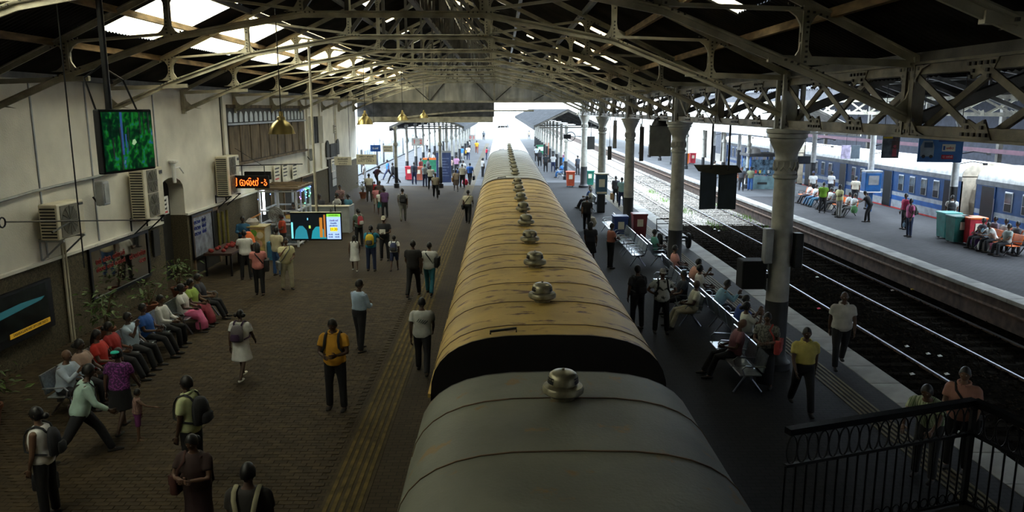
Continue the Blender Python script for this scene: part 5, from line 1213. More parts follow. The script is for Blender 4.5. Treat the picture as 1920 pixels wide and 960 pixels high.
# ================================================================ fittings on the left wall
def rect_on_wall(u0, v0, u1, v1, x=XW):     # helper: y range and z range on the wall plane
    a = on_x(u0, v0, x); b = on_x(u1, v1, x); return a.y, b.y, a.z, b.z
def ac_unit(y, z, w, h, d, label, two=False):
    a = empty('air_conditioner', (XW, y, z), label=label, cat='air conditioner')
    b = MB(); b.rbox((.12 + d / 2, 0, h / 2), (d, w, h), .03, 2); b.build('casing', CREAM, a)
    n = int(h / .075)
    for k in range(n): MB().box((.16, -w / 2 - .012, .05 + k * (h - .1) / n), (.08 + d, -w / 2 + .01, .05 + k * (h - .1) / n + .038)).build('louvre', INK, a)
    fans = ((h * .26), (h * .74)) if two else (h * .5,)
    r = min(w * .36, h * (.22 if two else .42))
    for zf in fans:
        g = MB(); g.rbox((.125 + d, -w * .08, zf), (.02, r * 2.1, r * 2.1), .009, 2); g = g.build('fan_grille', mat('grille_dark', (.17, .155, .12), .6), a)
        MB().lathe([(r * .95, 0), (r * .95, .008), (.002, .012)], 20, (.136 + d, -w * .08, zf), (1, 0, 0)).build('fan_disc', mat('fan_disc', (.085, .078, .06), .7), g)
        for q in range(6): MB().bar((.15 + d, -w * .08 + r * math.cos(R(30 * q)), zf + r * math.sin(R(30 * q))), (.15 + d, -w * .08 - r * math.cos(R(30 * q)), zf - r * math.sin(R(30 * q))), .012, .012, (1, 0, 0)).build('grille_wire', mat('grille_ring', (.15, .14, .11), .6), g)
    MB().box((.128 + d, w * .30, h * .86), (.135 + d, w * .46, h * .93)).build('badge', INK, a)
    br = MB()
    for yy in (-w * .4, w * .4):
        br.bar((0, yy, -.03), (.15 + d, yy, -.03), .05, .05); br.bar((.02, yy, -.5), (.1 + d, yy, -.05), .035, .035); br.bar((.015, yy, .02), (.015, yy, -.55), .04, .03)
    br.bar((.15, -w * .45, -.03), (.15, w * .45, -.03), .04, .04); br.build('bracket', IRON if two else GREYM, a)
    return a
p = on_x(112, 448, XW + .3); ac_unit(p.y + .15, 2.66, 1.15, .82, .42, 'small cream air conditioner on a wall bracket beside the iron rod')
p = on_x(268, 408, XW + .3); ac_unit(p.y + .35, 2.52, 1.25, 1.42, .42, 'tall cream two-fan air conditioner below the hanging screen', True)
p = on_x(423, 370, XW + .3); ac_unit(p.y + .3, 2.45, 1.3, 1.45, .45, 'tall cream two-fan air conditioner beside the red LED sign', True)
# iron rod with looped end
r_ = empty('iron_rod', (0, 0, 0), label='thin black iron rod with looped end projecting along the white wall', cat='rod')
pa = on_x(10, 416, -8.9); pb = on_x(300, 412, XW + .1); pc = on_x(155, 402, XW + .1)
MB().tube([pa, pb], .018, 6).build('bar', IRON, r_); MB().tube([on_x(98, 436, -9.4), pc], .02, 6).build('brace', IRON, r_)
MB().tube([pa + V((0, .09 * math.cos(t) - .09, .09 * math.sin(t))) for t in [R(30 * k) for k in range(13)]], .015, 6, False).build('loop', IRON, r_)
# flood lamp on wall
for u, v, lab in ((192, 362, 'grey box floodlight on the wall under the hanging screen'), (585, 290, 'grey box floodlight under the narrow barred window')):
    p = on_x(u, v, XW + .36); f = empty('flood_light', p, label=lab, cat='floodlight')
    m = MB(); m.rbox((0, 0, 0), (.22, .34, .62), .03, 2); m.build('housing', GREYM, f); MB().box((.11, -.12, -.24), (.125, .12, .24)).build('glass', mat('lamp_glass', (.35, .36, .36), .2), f)
    MB().tube([(-.25, 0, -.1), (-.1, 0, -.32), (.0, 0, -.3)], .025, 6).build('arm', IRON, f)
# lamp bracket (white swan-neck) above the recess
sn = empty('wall_bracket', on_x(320, 322, XW), label='white pipe bracket with flat cap above the arched recess', cat='bracket')
m = MB(); m.tube([(.1, 0, -.35), (.1, 0, .25)], .06, 10); m.lathe([(.05, .25), (.16, .3), (.16, .36), (.02, .38)], 12, (.1, 0, 0)); m.tube([(.1, 0, .1), (.12, .4, .12), (.1, .75, -.1)], .025, 6); m.build('pipe', WHITE, sn)
# mirror with red lettering
y0, y1, z0, z1 = 19.55, 22.75, 0.78, 2.02
mr = empty('wall_mirror', (XW + .06, (y0 + y1) / 2, (z0 + z1) / 2), label='large black framed wall mirror with dark red lettering', cat='mirror')
wd, ht = y1 - y0, z1 - z0
GL = mat('mirror_glass', (.62, .62, .60), .04, 1.0, .02)
MB().box((0, -wd / 2, -ht / 2), (.03, wd / 2, ht / 2)).build('glass', GL, mr)
for a, b in (((-.0, -wd / 2 - .07, -ht / 2 - .07), (.06, -wd / 2 + .01, ht / 2 + .07)), ((0, wd / 2 - .01, -ht / 2 - .07), (.06, wd / 2 + .07, ht / 2 + .07)), ((0, -wd / 2, -ht / 2 - .07), (.06, wd / 2, -ht / 2 + .01)), ((0, -wd / 2, ht / 2 - .01), (.06, wd / 2, ht / 2 + .07))): MB().box(a, b).build('frame', IRON, mr)
# hand-drawn rounded script (Sinhala letter shapes) as stroke paths on a 1x1 cell
GLY = {
 'ba': [[(.1, .75), (.05, .5), (.1, .2), (.3, .1), (.5, .2), (.55, .45), (.4, .55), (.3, .4)], [(.5, .2), (.75, .1), (.9, .3), (.9, .6), (.75, .75), (.55, .7)], [(.1, .75), (.3, .85), (.5, .75)]],
 'na': [[(.15, .3), (.25, .15), (.38, .3), (.25, .45), (.12, .35), (.1, .65), (.35, .8), (.55, .6), (.55, .2), (.75, .1), (.9, .3), (.85, .65), (.7, .75)], [(.45, .95), (.65, 1.05), (.85, .95)]],
 'sa': [[(.1, .6), (.2, .75), (.3, .6), (.2, .5), (.1, .6), (.05, .3), (.25, .1), (.5, .2), (.75, .1), (.92, .35), (.85, .7), (.6, .75), (.5, .5), (.5, .2)], [(.9, .7), (1.0, .95), (.85, 1.05)]],
 'i': [[(.3, .1), (.5, .2), (.45, .55), (.55, .85), (.4, .95)]],
 'da': [[(.05, .45), (.3, .45)], [(.5, .85), (.7, .75), (.5, .6), (.75, .5), (.85, .3), (.65, .1), (.45, .2), (.55, .35)]],
 'pa': [[(.1, .8), (.1, .3), (.3, .1), (.55, .2), (.8, .1), (.92, .4), (.85, .75), (.6, .8), (.5, .6)]],
 'ma': [[(.1, .3), (.2, .15), (.3, .3), (.2, .4), (.1, .3), (.12, .7), (.4, .8), (.5, .5), (.6, .8), (.88, .7), (.9, .3), (.7, .1), (.5, .2)]],
 'ya': [[(.1, .7), (.05, .35), (.3, .1), (.5, .3), (.5, .75)], [(.5, .3), (.7, .1), (.92, .35), (.85, .75)]],
}
def script_row(par, nm, word, m, origin, ex, ez, w, h, r, gap=.12):
    mb = MB(); x = 0; ex = V(ex); ez = V(ez); nrm = ex.cross(ez).normalized()
    for g in word:
        if g == ' ': x += w * .7; continue
        for path in GLY[g]:
            mb.tube([V(origin) + ex * (x + px * w) + ez * (pz * h) for px, pz in path], r, 5)
        x += w * (1 + gap)
    return mb.build(nm, m, par), x
DRED = mat('dark_red_paint', (.22, .012, .010), .5)
script_row(mr, 'lettering', ['ba', 'na', ' ', 'sa', 'pa', 'ma', ' ', 'ya', 'na', 'ma', 'da', 'na'], DRED, (.034, -1.35, .22), (0, 1, 0), (0, 0, 1), .125, .15, .012)
script_row(mr, 'lettering', ['sa', 'ma', 'pa', 'na', ' ', 'ya', 'ba', 'na', ' ', 'ma', 'da', 'na', 'ya', 'na'], DRED, (.034, -1.35, .02), (0, 1, 0), (0, 0, 1), .105, .13, .011)
script_row(mr, 'lettering', ['sa', 'pa', 'ya', 'ba', 'na', 'ma'], DRED, (.034, .45, .0), (0, 1, 0), (0, 0, 1), .15, .17, .012)
script_row(mr, 'lettering', ['da', 'pa', 'ma'], DRED, (.034, 1.0, -.2), (0, 1, 0), (0, 0, 1), .13, .15, .012)
for k in range(4):
    c = MB(); yy = -1.3 + k * .9; c.tube([(.02, yy, .62), (.02, yy, .74), (.02, yy + .14, .76), (.02, yy + .14, .64)], .012, 5); c.build('hanger_clip', IRON, mr)
# dark framed display screen with yellow caption strip
dp = empty('wall_display', (XW + .07, 16.25, 1.22), label='dark framed landscape display with a yellow caption strip', cat='display')
MB().box((0, -2.1, -.58), (.08, 1.40, .55)).build('frame', IRON, dp)
MB().box((.078, -1.9, -.40), (.085, 1.2, .50)).build('picture', mat('night_picture', (.012, .02, .018), .3, 0, 0, 3, col2=(.002, .003, .003), thr=(.45, .62)), dp)
q = MB(); q.add([(.088, -.75, .04), (.088, .95, .14), (.088, 1.1, .20), (.088, .2, .24), (.088, -.75, .20)], [(0, 1, 2, 3, 4)]); q.build('river_glow', emat('river_glow', (.05, .28, .32), .016), dp)
MB().box((.082, -.28, -.44), (.092, 1.2, -.33)).build('caption_strip', emat('caption_yellow', (.75, .42, .03), .026), dp)
text('caption', 'SABARAGAMUWE OPTOMETRISTS', .085, INK, dp, (.094, .46, -.385), (R(90), 0, R(90)), xs=.98)
# small dark panel and notice sheet beside the recess
b = on_x(292, 447, XW); MB().rbox((XW + .11, 23.3, 1.62), (.06, .42, .82), .01, 1).build('notice_board', mat('board_dark', (.018, .016, .014), .8), label='narrow dark board between the mirror and the recess', cat='notice board')
nb = empty('paper_notice', (XW + .02, 25.0, 0), label='white notice with black and red lettering hung in the recess mouth', cat='notice')
pz = on_x(306, 385, XW + .05); nb.location = (XW + .12, pz.y - .1, pz.z); MB().rbox((0, 0, 0), (.02, .62, .56), .005, 1).build('sheet', WHITE, nb)
for k in range(3): script_row(nb, 'lettering', ['ma', 'ya', 'ba', 'sa'], INK, (.014, -.24, .12 - .13 * k), (0, 1, 0), (0, 0, 1), .09, .085, .008)
MB().box((.011, -.2, -.24), (.016, .2, -.18)).build('red_line', REDP, nb)
# shop window with blue lettering
sw = empty('shop_window', (XW + .07, 27.2, 1.35), label='frosted shop window with blue painted lettering near the bench end', cat='shop window')
MB().box((0, -1.05, -.75), (.02, .75, .65)).build('pane', mat('frosted_pane', (.26, .28, .34), .4, 0, .3, 4), sw)
for a, b in (((0, -1.12, -.8), (.06, -1.05, .7)), ((0, .75, -.8), (.06, .82, .7)), ((0, -1.12, .65), (.06, .82, .72)), ((0, -1.12, -.82), (.06, .82, -.75))): MB().box(a, b).build('frame', IRON, sw)
BI = mat('blue_ink', (.03, .05, .25), .5)
for k in range(3): script_row(sw, 'lettering', ['ma', 'pa', 'ya', ' ', 'na', 'sa'], BI, (.03, -.9, .36 - .2 * k), (0, 1, 0), (0, 0, 1), .17, .15, .013)
for k in range(3): MB().tube([(.1, 1.2 + .45 * k, -.75), (.1, 1.2 + .45 * k, .5)], .05, 6).build('curtain_fold', mat('curtain_yellow', (.18, .15, .03), .9), sw)
# ---------------------------------------------------------------- hanging LED sign
c = on_y(473, 341, 29.3); ls = empty('led_sign', c, label='black hanging LED sign with glowing red-orange Sinhala lettering', cat='LED sign')
MB().rbox((0, 0, 0), (1.28, .12, .48), .02, 2).build('case', BLACK, ls); MB().rbox((.15, .25, .22), (1.0, .12, .3), .02, 2).build('rear_case', BLACK, ls)
LED = emat('led_red', (1.0, .035, .008), .16); LEDC = emat('led_core', (1.0, .28, .03), .28)
for mt, rr, dy in ((LED, .021, -.066), (LEDC, .009, -.085)):
    script_row(ls, 'led_text', ['i'], mt, (-.64, dy, -.19), (1, 0, 0), (0, 0, 1), .16, .36, rr)
    script_row(ls, 'led_text', ['ba', 'na', 'sa'], mt, (-.45, dy, -.17), (1, 0, 0), (0, 0, 1), .225, .31, rr, .06)
    script_row(ls, 'led_text', ['da'], mt, (.34, dy, -.17), (1, 0, 0), (0, 0, 1), .27, .32, rr)
m = MB()
for x in (-.4, .45): m.tube([(x, .1, .24), (x, .1, .6)], .018, 6)
m.tube([(-.6, .1, .6), (1.9, .1, .66)], .022, 6); m.tube([(.4, .1, .6), (-.6, .1, 1.25)], .010, 5); m.build('hanger', IRON, ls)
# ---------------------------------------------------------------- screens hanging from the trusses
def stroke_screen(): pass
tv = empty('hanging_screen', (-5.56, 11.75, 5.14), R(90 + 9), label='hanging screen showing a green forest with blue tree trunks', cat='screen')
# local x runs along the screen width, local -y faces the viewer
tv.rotation_euler = (0, 0, math.atan2(1.3, .21))
MB().rbox((0, .05, 0), (1.24, .10, .92), .02, 2).build('case', BLACK, tv)
def forest():
    m = bpy.data.materials.new('forest_picture'); m.use_nodes = True; nt = m.node_tree; L = nt.links.new; b = nt.nodes['Principled BSDF']
    tc = nt.nodes.new('ShaderNodeTexCoord'); n = nt.nodes.new('ShaderNodeTexNoise'); n.inputs['Scale'].default_value = 11; n.inputs['Detail'].default_value = 10; n.inputs['Roughness'].default_value = .7; L(tc.outputs['Object'], n.inputs['Vector'])
    r = nt.nodes.new('ShaderNodeValToRGB'); e = r.color_ramp.elements; e[0].position = .40; e[0].color = (.0, .004, .002, 1); e[1].position = .72; e[1].color = (.25, .42, .22, 1)
    q = e.new(.49); q.color = (.0, .02, .006, 1); q = e.new(.56); q.color = (.005, .12, .008, 1); q = e.new(.63); q.color = (.01, .05, .16, 1)
    n2 = nt.nodes.new('ShaderNodeTexNoise'); n2.inputs['Scale'].default_value = 2.6; n2.inputs['Detail'].default_value = 2; L(tc.outputs['Object'], n2.inputs['Vector'])
    ma = nt.nodes.new('ShaderNodeMath'); ma.operation = 'MULTIPLY_ADD'; ma.inputs[1].default_value = .55; L(n.outputs['Fac'], ma.inputs[0]); mb_ = nt.nodes.new('ShaderNodeMath'); mb_.operation = 'MULTIPLY'; mb_.inputs[1].default_value = .45; L(n2.outputs['Fac'], mb_.inputs[0]); L(mb_.outputs[0], ma.inputs[2])
    L(ma.outputs[0], r.inputs[0]); b.inputs['Base Color'].default_value = (.01, .01, .01, 1); L(r.outputs[0], b.inputs['Emission Color']); b.inputs['Emission Strength'].default_value = .10; b.inputs['Roughness'].default_value = .6; b.inputs['Specular IOR Level'].default_value = .05
    return m
MB().box((-.58, -.008, -.42), (.58, .0, .42)).build('picture', forest(), tv)
BLT = emat('trunk_blue', (.02, .08, .28), .05); DKT = emat('trunk_dark', (.002, .006, .006), .02)
for x, w_, mt, a, b in ((-.16, .05, BLT, -.2, .42), (-.08, .035, BLT, -.1, .1), (-.20, .03, DKT, -.42, .2), (-.02, .03, DKT, -.15, .2), (.28, .03, DKT, .1, .42), (.38, .02, DKT, .08, .42), (-.38, .03, DKT, -.25, .05), (.5, .03, DKT, .1, .42)):
    MB().box((x - w_ / 2, -.011, a), (x + w_ / 2, -.008, b)).build('trunk', mt, tv)
MB().add([(.05, -.011, -.05), (.10, -.011, -.07), (.17, -.011, -.03), (.13, -.011, .02), (.08, -.011, .01)], [(0, 1, 2, 3, 4)]).build('bright_patch', emat('bright_leaf', (.35, .55, .28), .07), tv)
MB().tube([(-.22, .12, .4), (-.22, .12, 2.9)], .045, 8).build('pole', IRON, tv); MB().box((-.4, .09, -.2), (.05, .16, .42)).build('mount', IRON, tv)
for pts in ([(-.22, .15, 1.1), (-.45, .3, .9), (-.5, .12, .42)], [(-.22, .15, 1.05), (.35, .25, .9), (.45, .12, .42)]): MB().tube(pts, .015, 5).build('cable', IRON, tv)
t2v = empty('hanging_screen', (-5.12, 21.2, 2.42), label='wide hanging screen with blue timetable panel above the concourse', cat='screen')
MB().rbox((0, .05, 0), (1.40, .09, .78), .015, 2).build('case', BLACK, t2v)
MB().box((-.68, -.004, -.36), (.30, .004, .35)).build('picture', emat('picture_dark', (.006, .010, .014), .05), t2v)
for x0, x1, z1, c_ in ((-.60, -.22, .02, (.02, .20, .26)), (-.14, .28, .0, (.015, .24, .30))):
    q = MB(); q.add([(x0, -.008, -.34), (x1, -.008, -.34), (x1 - .04, -.008, z1 - .12), (x1 - .14, -.008, z1), (x0 + .14, -.008, z1), (x0 + .04, -.008, z1 - .12)], [(0, 1, 2, 3, 4, 5)]); q.build('picture_figure', emat('teal_figure_%d' % int(x0 * 100), c_, .11), t2v)
for x, w_, z0_, z1_, c_ in ((-.655, .05, -.33, .12, (.2, .75, .8)), (.14, .08, -.30, .25, (.42, .16, .02)), (.24, .05, -.30, .33, (.35, .12, .02)), (-.17, .05, -.05, .03, (.4, .6, .1)), (-.22, .03, .18, .24, (.2, .6, .8))):
    MB().box((x - w_ / 2, -.010, z0_), (x + w_ / 2, -.007, z1_)).build('picture_light', emat('light_%d' % int(x * 100), c_, .12), t2v)
MB().box((.30, -.010, -.35), (.68, -.004, .27)).build('panel', emat('panel_blue', (.38, .55, .95), .12), t2v); MB().box((.30, -.010, .27), (.68, -.004, .35)).build('header', emat('header_green', (.25, .75, .06), .11), t2v)
MB().box((.39, -.013, -.13), (.59, -.009, -.02)).build('time_box', emat('time_yellow', (.85, .75, .02), .11), t2v)
text('time_text', '21.30', .10, mat('time_red', (.6, .02, .02)), t2v, (.49, -.016, -.075), (R(90), 0, 0))
PUR = mat('panel_purple', (.20, .02, .30)); PBL = mat('panel_ink', (.03, .08, .30))
script_row(t2v, 'panel_text', ['pa', 'ya', 'na', 'da', 'sa'], PUR, (.38, -.013, .14), (1, 0, 0), (0, 0, 1), .042, .06, .005)
script_row(t2v, 'panel_text', ['ma', 'ya', 'sa', 'ba'], PBL, (.40, -.013, .07), (1, 0, 0), (0, 0, 1), .04, .05, .005); script_row(t2v, 'panel_text', ['sa', 'pa', 'na', 'ma', 'ya'], PBL, (.375, -.013, .0), (1, 0, 0), (0, 0, 1), .04, .05, .005)
[script_row(t2v, 'panel_text', ['ma', 'pa', 'na'], PBL, (x_, -.013, z_), (1, 0, 0), (0, 0, 1), .035, .045, .005) for x_ in (.34, .52) for z_ in (-.24, -.31)]
script_row(t2v, 'panel_text', ['ya', 'ma', 'sa', 'pa', 'na', 'ba'], mat('header_ink', (.05, .15, .02)), (.36, -.013, .29), (1, 0, 0), (0, 0, 1), .04, .045, .004)
MB().box((-.7, -.005, .385), (.7, .08, .40)).build('top_trim', CREAM, t2v); MB().tube([(0, .14, -.2), (0, .14, 5.0)], .035, 8).build('pole', CREAM, t2v)
m = MB()
for x in (-.35, .4): m.tube([(x, .05, .38), (x, .12, .46), (x, .14, .38)], .02, 6)
m.build('hook', IRON, t2v)
# ---------------------------------------------------------------- pendant lamps
lm = MB().lathe([(.03, .46), (.04, .44), (.045, .36), (.085, .34), (.09, .28), (.17, .22), (.235, .12), (.26, .04), (.275, 0), (.262, 0), (.25, .03), (.22, .11), (.16, .2), (.05, .25)], 24).mesh('shade', BRASS, True)
cd = MB().tube([(0, 0, .45), (0, 0, 2.5)], .012, 5).mesh('cord', IRON); bu = MB().lathe([(.02, .2), (.055, .16), (.06, .10), (.02, .06)], 10).mesh('bulb', mat('bulb_glass', (.6, .6, .55), .1), True)
for i, (x, y, z) in enumerate(((-4.55, 16.3, 5.1), (-4.55, 26.3, 5.1), (-4.55, 36.3, 5.1), (-4.55, 46.3, 5.1))):
    L_ = empty('pendant_lamp', (x, y, z), label='brass bell-shaped pendant lamp hanging on a long cord', cat='lamp', group='brass pendant lamps'); link('shade', lm, L_); link('cord', cd, L_); link('bulb', bu, L_)
for p_ in ((118, 8.6), ):
    a = on_y(116, 100, 13.0); MB().tube([(a.x, 13.0, 2.95), (a.x, 13.0, 8.1)], .012, 5).build('hanging_cable', IRON, label='thin black cable hanging from the roof past the small air conditioner', cat='cable')
# ---------------------------------------------------------------- hanging signs
def hang_sign(u, v, y, w_, h_, label, lines, rows, mt=SIGNW, ink=INK, top=6.5, rz=0, border=True):
    c = on_y(u, v, y); s = empty('hanging_sign', c, rz, label=label, cat='sign')
    MB().rbox((0, 0, 0), (w_, .05, h_), .012, 1).build('board', mt, s)
    for x in (-w_ * .42, w_ * .42): MB().tube([(x, 0, h_ / 2), (x, 0, top - c.z)], .012, 5).build('hanger', IRON, s)
    for body, sz, z, m_ in lines: text('lettering', body, sz, m_, s, (0, -.030, z), (R(90), 0, 0))
    for word, z, cw, chh, r in rows:
        tot = sum(cw * (.7 if g == ' ' else 1.12) for g in word); script_row(s, 'lettering', word, ink, (-tot / 2, -.028, z), (1, 0, 0), (0, 0, 1), cw, chh, r)
    return s
hang_sign(687, 299, 46.2, 1.18, .60, 'cream EXIT ONLY sign hanging at the wall end', [('EXIT ONLY', .19, -.09, INK)], [(['ma', 'pa', 'ya', 'sa', 'ba', 'na', 'ma'], .0, .085, .075, .007), (['pa', 'na', 'ma', 'da', ' ', 'sa', 'ma', 'ya', 'na'], .12, .09, .11, .010)])
hang_sign(643, 302, 46.2, 1.02, .49, 'smaller cream sign with a red last line beside the EXIT ONLY sign', [], [(['pa', 'ya', 'ma', 'sa', 'na', 'ba'], -.05, .085, .08, .007), (['sa', 'ya', 'ma', 'na', 'pa'], -.19, .085, .08, .007), (['ma', 'pa', 'na', 'ya', 'sa', 'na'], .07, .09, .10, .010)])
hang_sign(704, 278, 57.9, .75, .48, 'dark blue sign under the fascia beside a cream one', [], [(['ma', 'ya', 'sa'], -.07, .13, .14, .012)], BLUEP, WHITE, top=4.66)
hang_sign(727, 279, 57.9, .75, .50, 'cream sign with two dark lines under the fascia', [], [(['ma', 'pa', 'ya', 'sa'], .05, .12, .12, .010), (['sa', 'na', 'ba', 'ya'], -.16, .12, .12, .010)], top=4.66)
hang_sign(783, 266, 60.5, .92, .58, 'white platform number sign reading 1 2 in red', [('1  2', .46, 0, REDP)], [], mat('sign_dull_white', (.30, .29, .27), .6), top=4.25)
hang_sign(885, 258, 93.3, .8, .65, 'distant white platform number sign reading 0 3 in red', [('0 3', .5, 0, REDP)], [], mat('sign_dull_white', (.30, .29, .27)), top=4.25)
# wall notices on a bracket behind the LED sign
for k, (u, v) in enumerate(((520, 329), (535, 323), (553, 322))):
    c = on_x(u, v, XW + .12); s = empty('wall_notice', c, label=['pale red-edged notice on the wall bracket', 'white notice hung between two others on the wall bracket', 'white notice at the outer end of the wall bracket'][k], cat='notice')
    MB().rbox((0, 0, 0), (.03, 1.0, .95 - .1 * k), .01, 1).build('board', SIGNW, s)
    for q in range(4): MB().box((.018, -.4, .30 - .16 * q), (.022, .3 - .1 * (q % 2), .36 - .16 * q)).build('text_line', INK if not (k == 0 and q == 3) else REDP, s)
c = on_x(625, 310, XW + .12); s = empty('wall_notice', c, label='framed notice on the wall beside the dark doorway', cat='notice'); MB().rbox((0, 0, 0), (.04, 1.2, .8), .01, 1).build('board', SIGNW, s)
for q in range(3): MB().box((.021, -.45, .2 - .2 * q), (.026, .45, .27 - .2 * q)).build('text_line', INK, s)
# ---------------------------------------------------------------- snack kiosk with white frame
k_ = empty('snack_kiosk', (-9.15, 32.8, 0), label='white framed snack booth with brown flat roof and coloured string lights', cat='kiosk')
FRM = mat('white_frame', (.72, .74, .80), .4)
for x in (-.75, 0, .75):
    for y in (-1.15, 1.15): MB().box((x - .04, y - .04, 0), (x + .04, y + .04, 2.35)).build('post', FRM, k_)
for z in (.12, .95, 1.5, 2.3):
    for y in (-1.15, 1.15): MB().box((-.79, y - .035, z - .03), (.79, y + .035, z + .03)).build('rail', FRM, k_)
    for x in (-.75, .75): MB().box((x - .035, -1.15, z - .03), (x + .035, 1.15, z + .03)).build('rail', FRM, k_)
for y in (-.4, .4): MB().box((.72, y - .03, 0), (.78, y + .03, 2.3)).build('mullion', FRM, k_)
MB().rbox((0, 0, 2.42), (1.75, 2.55, .1), .02, 1).build('roof', mat('kiosk_roof', (.16, .11, .07), .8), k_)
for q in range(4): MB().box((-.8, -1.0 + q * .6, 2.47), (.8, -.93 + q * .6, 2.51)).build('roof_batten', WOOD, k_)
MB().box((-.70, -1.10, .15), (.70, -1.08, .9)).build('front_panel', glassmat('kiosk_glass', (.75, .82, .9), .2), k_)
MB().box((-.70, -.2, .92), (.70, 1.0, .97)).build('shelf', FRM, k_)
tl = MB().lathe([(.05, -.5), (.05, .5)], 8, (-.62, -1.0, 1.85)); tl.build('lit_tube', emat('tube_white', (.85, .92, 1.0), 1.2), k_)
for i in range(22):
    a = rng.uniform(-1.1, 1.1); zz = 2.3 - abs(rng.gauss(0, .22)); cc = rng.choice([(.05, 1, .2), (.08, .2, 1), (.35, .1, 1)]); nm = 'string_%d' % int(cc[0] * 100)
    MB().lathe([(.005, -.02), (.02, 0), (.005, .02)], 6, (.82, a, zz) if i % 5 else (-.82, a, zz)).build('string_light', emat(nm, cc, 2.0), k_)
for i, (x, y, z, c_) in enumerate(((-.3, .2, 1.02, (.6, .05, .05)), (.0, .3, 1.02, (.6, .4, .1)), (.35, .1, 1.02, (.5, .5, .5)), (-.1, .6, 1.02, (.3, .1, .05)))):
    MB().rbox((x - 9.15, y + 32.8, z + .04), (.22, .18, .14), .03, 2).build('snack_box', cloth(c_), label=['red snack box on the kiosk shelf', 'yellow snack box on the kiosk shelf', 'white snack box on the kiosk shelf', 'brown snack box at the back of the kiosk shelf'][i], cat='box')
# grey counter panels
gc = empty('grey_counter', (-8.05, 35.3, 0), label='grey panelled counter behind the hanging timetable screen', cat='counter')
for x0 in (-1.15, -.42, .31): MB().rbox((x0 + .36, 0, .62), (.70, .05, 1.2), .01, 1).build('panel', mat('counter_grey', (.36, .37, .35), .5, 0, .08), gc)
MB().box((-1.2, -.1, 1.22), (1.08, .25, 1.27)).build('top', CREAM, gc); MB().box((1.02, -.02, 0), (1.08, 1.2, 1.22)).build('side_panel', mat('counter_grey', (.36, .37, .35)), gc)
for x in (-.35, .45): MB().tube([(x, -.04, 1.0), (x, -.1, 1.28), (x, .1, 1.34)], .025, 6).build('hook', IRON, gc)
# ice-cream freezer / fruit stand with picture panel
fr = empty('fruit_stand', (-9.35, 29.2, 0), label='yellow-topped stand with a colourful fruit picture front', cat='stand')
MB().rbox((0, 0, .62), (.95, .7, 1.22), .02, 1).build('body', CREAM, fr); MB().box((-.5, -.4, 1.23), (.5, .4, 1.28)).build('top', mat('stand_top', (.45, .36, .14), .6), fr)
MB().box((-.44, -.362, .15), (.44, -.355, 1.18)).build('picture', mat('fruit_ground', (.50, .36, .12), .5, 0, .3, 5), fr)
for x, z, r, c_ in ((-.28, 1.0, .13, (.5, .05, .2)), (.02, 1.02, .14, (.15, .4, .05)), (.27, .95, .13, (.6, .55, .4)), (-.15, .72, .17, (.75, .35, .02)), (.2, .62, .15, (.55, .3, .2)), (-.22, .42, .13, (.6, .1, .05)), (.15, .32, .10, (.7, .6, .5))):
    MB().lathe([(.001, -.006), (r, -.005), (r, 0), (.001, .003)], 14, (x, -.364, z), (0, -1, 0)).build('painted_fruit', cloth(c_), fr)
MB().loft([((-9.45, 29.2, 1.28), (.22, 0, 0), (0, .16, 0)), ((-9.45, 29.2, 1.42), (.26, 0, 0), (0, .2, 0)), ((-9.43, 29.2, 1.55), (.14, 0, 0), (0, .1, 0))], 10).build('plastic_bag', cloth((.5, .47, .45)), None, True, label='clear plastic bag of goods on the fruit stand', cat='bag')
MB().tube([(-9.55, 29.15, 1.5), (-9.1, 29.15, 1.72)], .035, 6).build('rolled_paper', cloth((.6, .3, .12)), label='orange rolled paper leaning on the bag on the stand', cat='roll')
# stall table with dark crates, red goods
st = empty('stall_table', (-9.6, 26.9, 0), label='dark stall table heaped with red goods beside the shop window', cat='table')
MB().box((-.5, -1.0, .72), (.45, 1.1, .80)).build('top', mat('stall_dark', (.04, .015, .012), .8), st)
for x in (-.45, .4):
    for y in (-.95, 1.0): MB().box((x - .03, y - .03, 0), (x + .03, y + .03, .72)).build('leg', IRON, st)
for i in range(16):
    x, y = rng.uniform(-.4, .35), rng.uniform(-.9, 1.0); p = V((-9.6 + x, 26.9 + y, .80))
    MB().lathe([(.03, 0), (.075, .03), (.08, .07), (.05, .11), (.01, .12)], 8, (0, 0, 0)).build('red_fruit', cloth((.22, .015, .012)), None, True, loc=p, label='round red fruit heaped on the dark stall table', cat='fruit', group='red fruit on the stall')
MB().loft([((0, 0, 0), (.26, 0, 0), (0, .22, 0)), ((0, 0, .22), (.22, 0, 0), (0, .2, 0)), ((.0, .0, .38), (.10, 0, 0), (0, .14, 0))], 10).build('orange_sack', cloth((.75, .16, .04)), None, True, loc=(-9.3, 28.15, .8 - .0), label='bright orange sack on the stall beside the vendor', cat='sack')
MB().rbox((-9.35, 28.15, .4), (.6, .5, .8), .02, 1).build('stall_crate', mat('crate_dark', (.03, .022, .018)), label='dark crate under the orange sack', cat='crate')
MB().rbox((-8.55, 29.0, .35), (.55, .5, .7), .03, 2).build('blue_tub', cloth((.04, .16, .28)), label='blue tub beside the fruit stand', cat='tub')
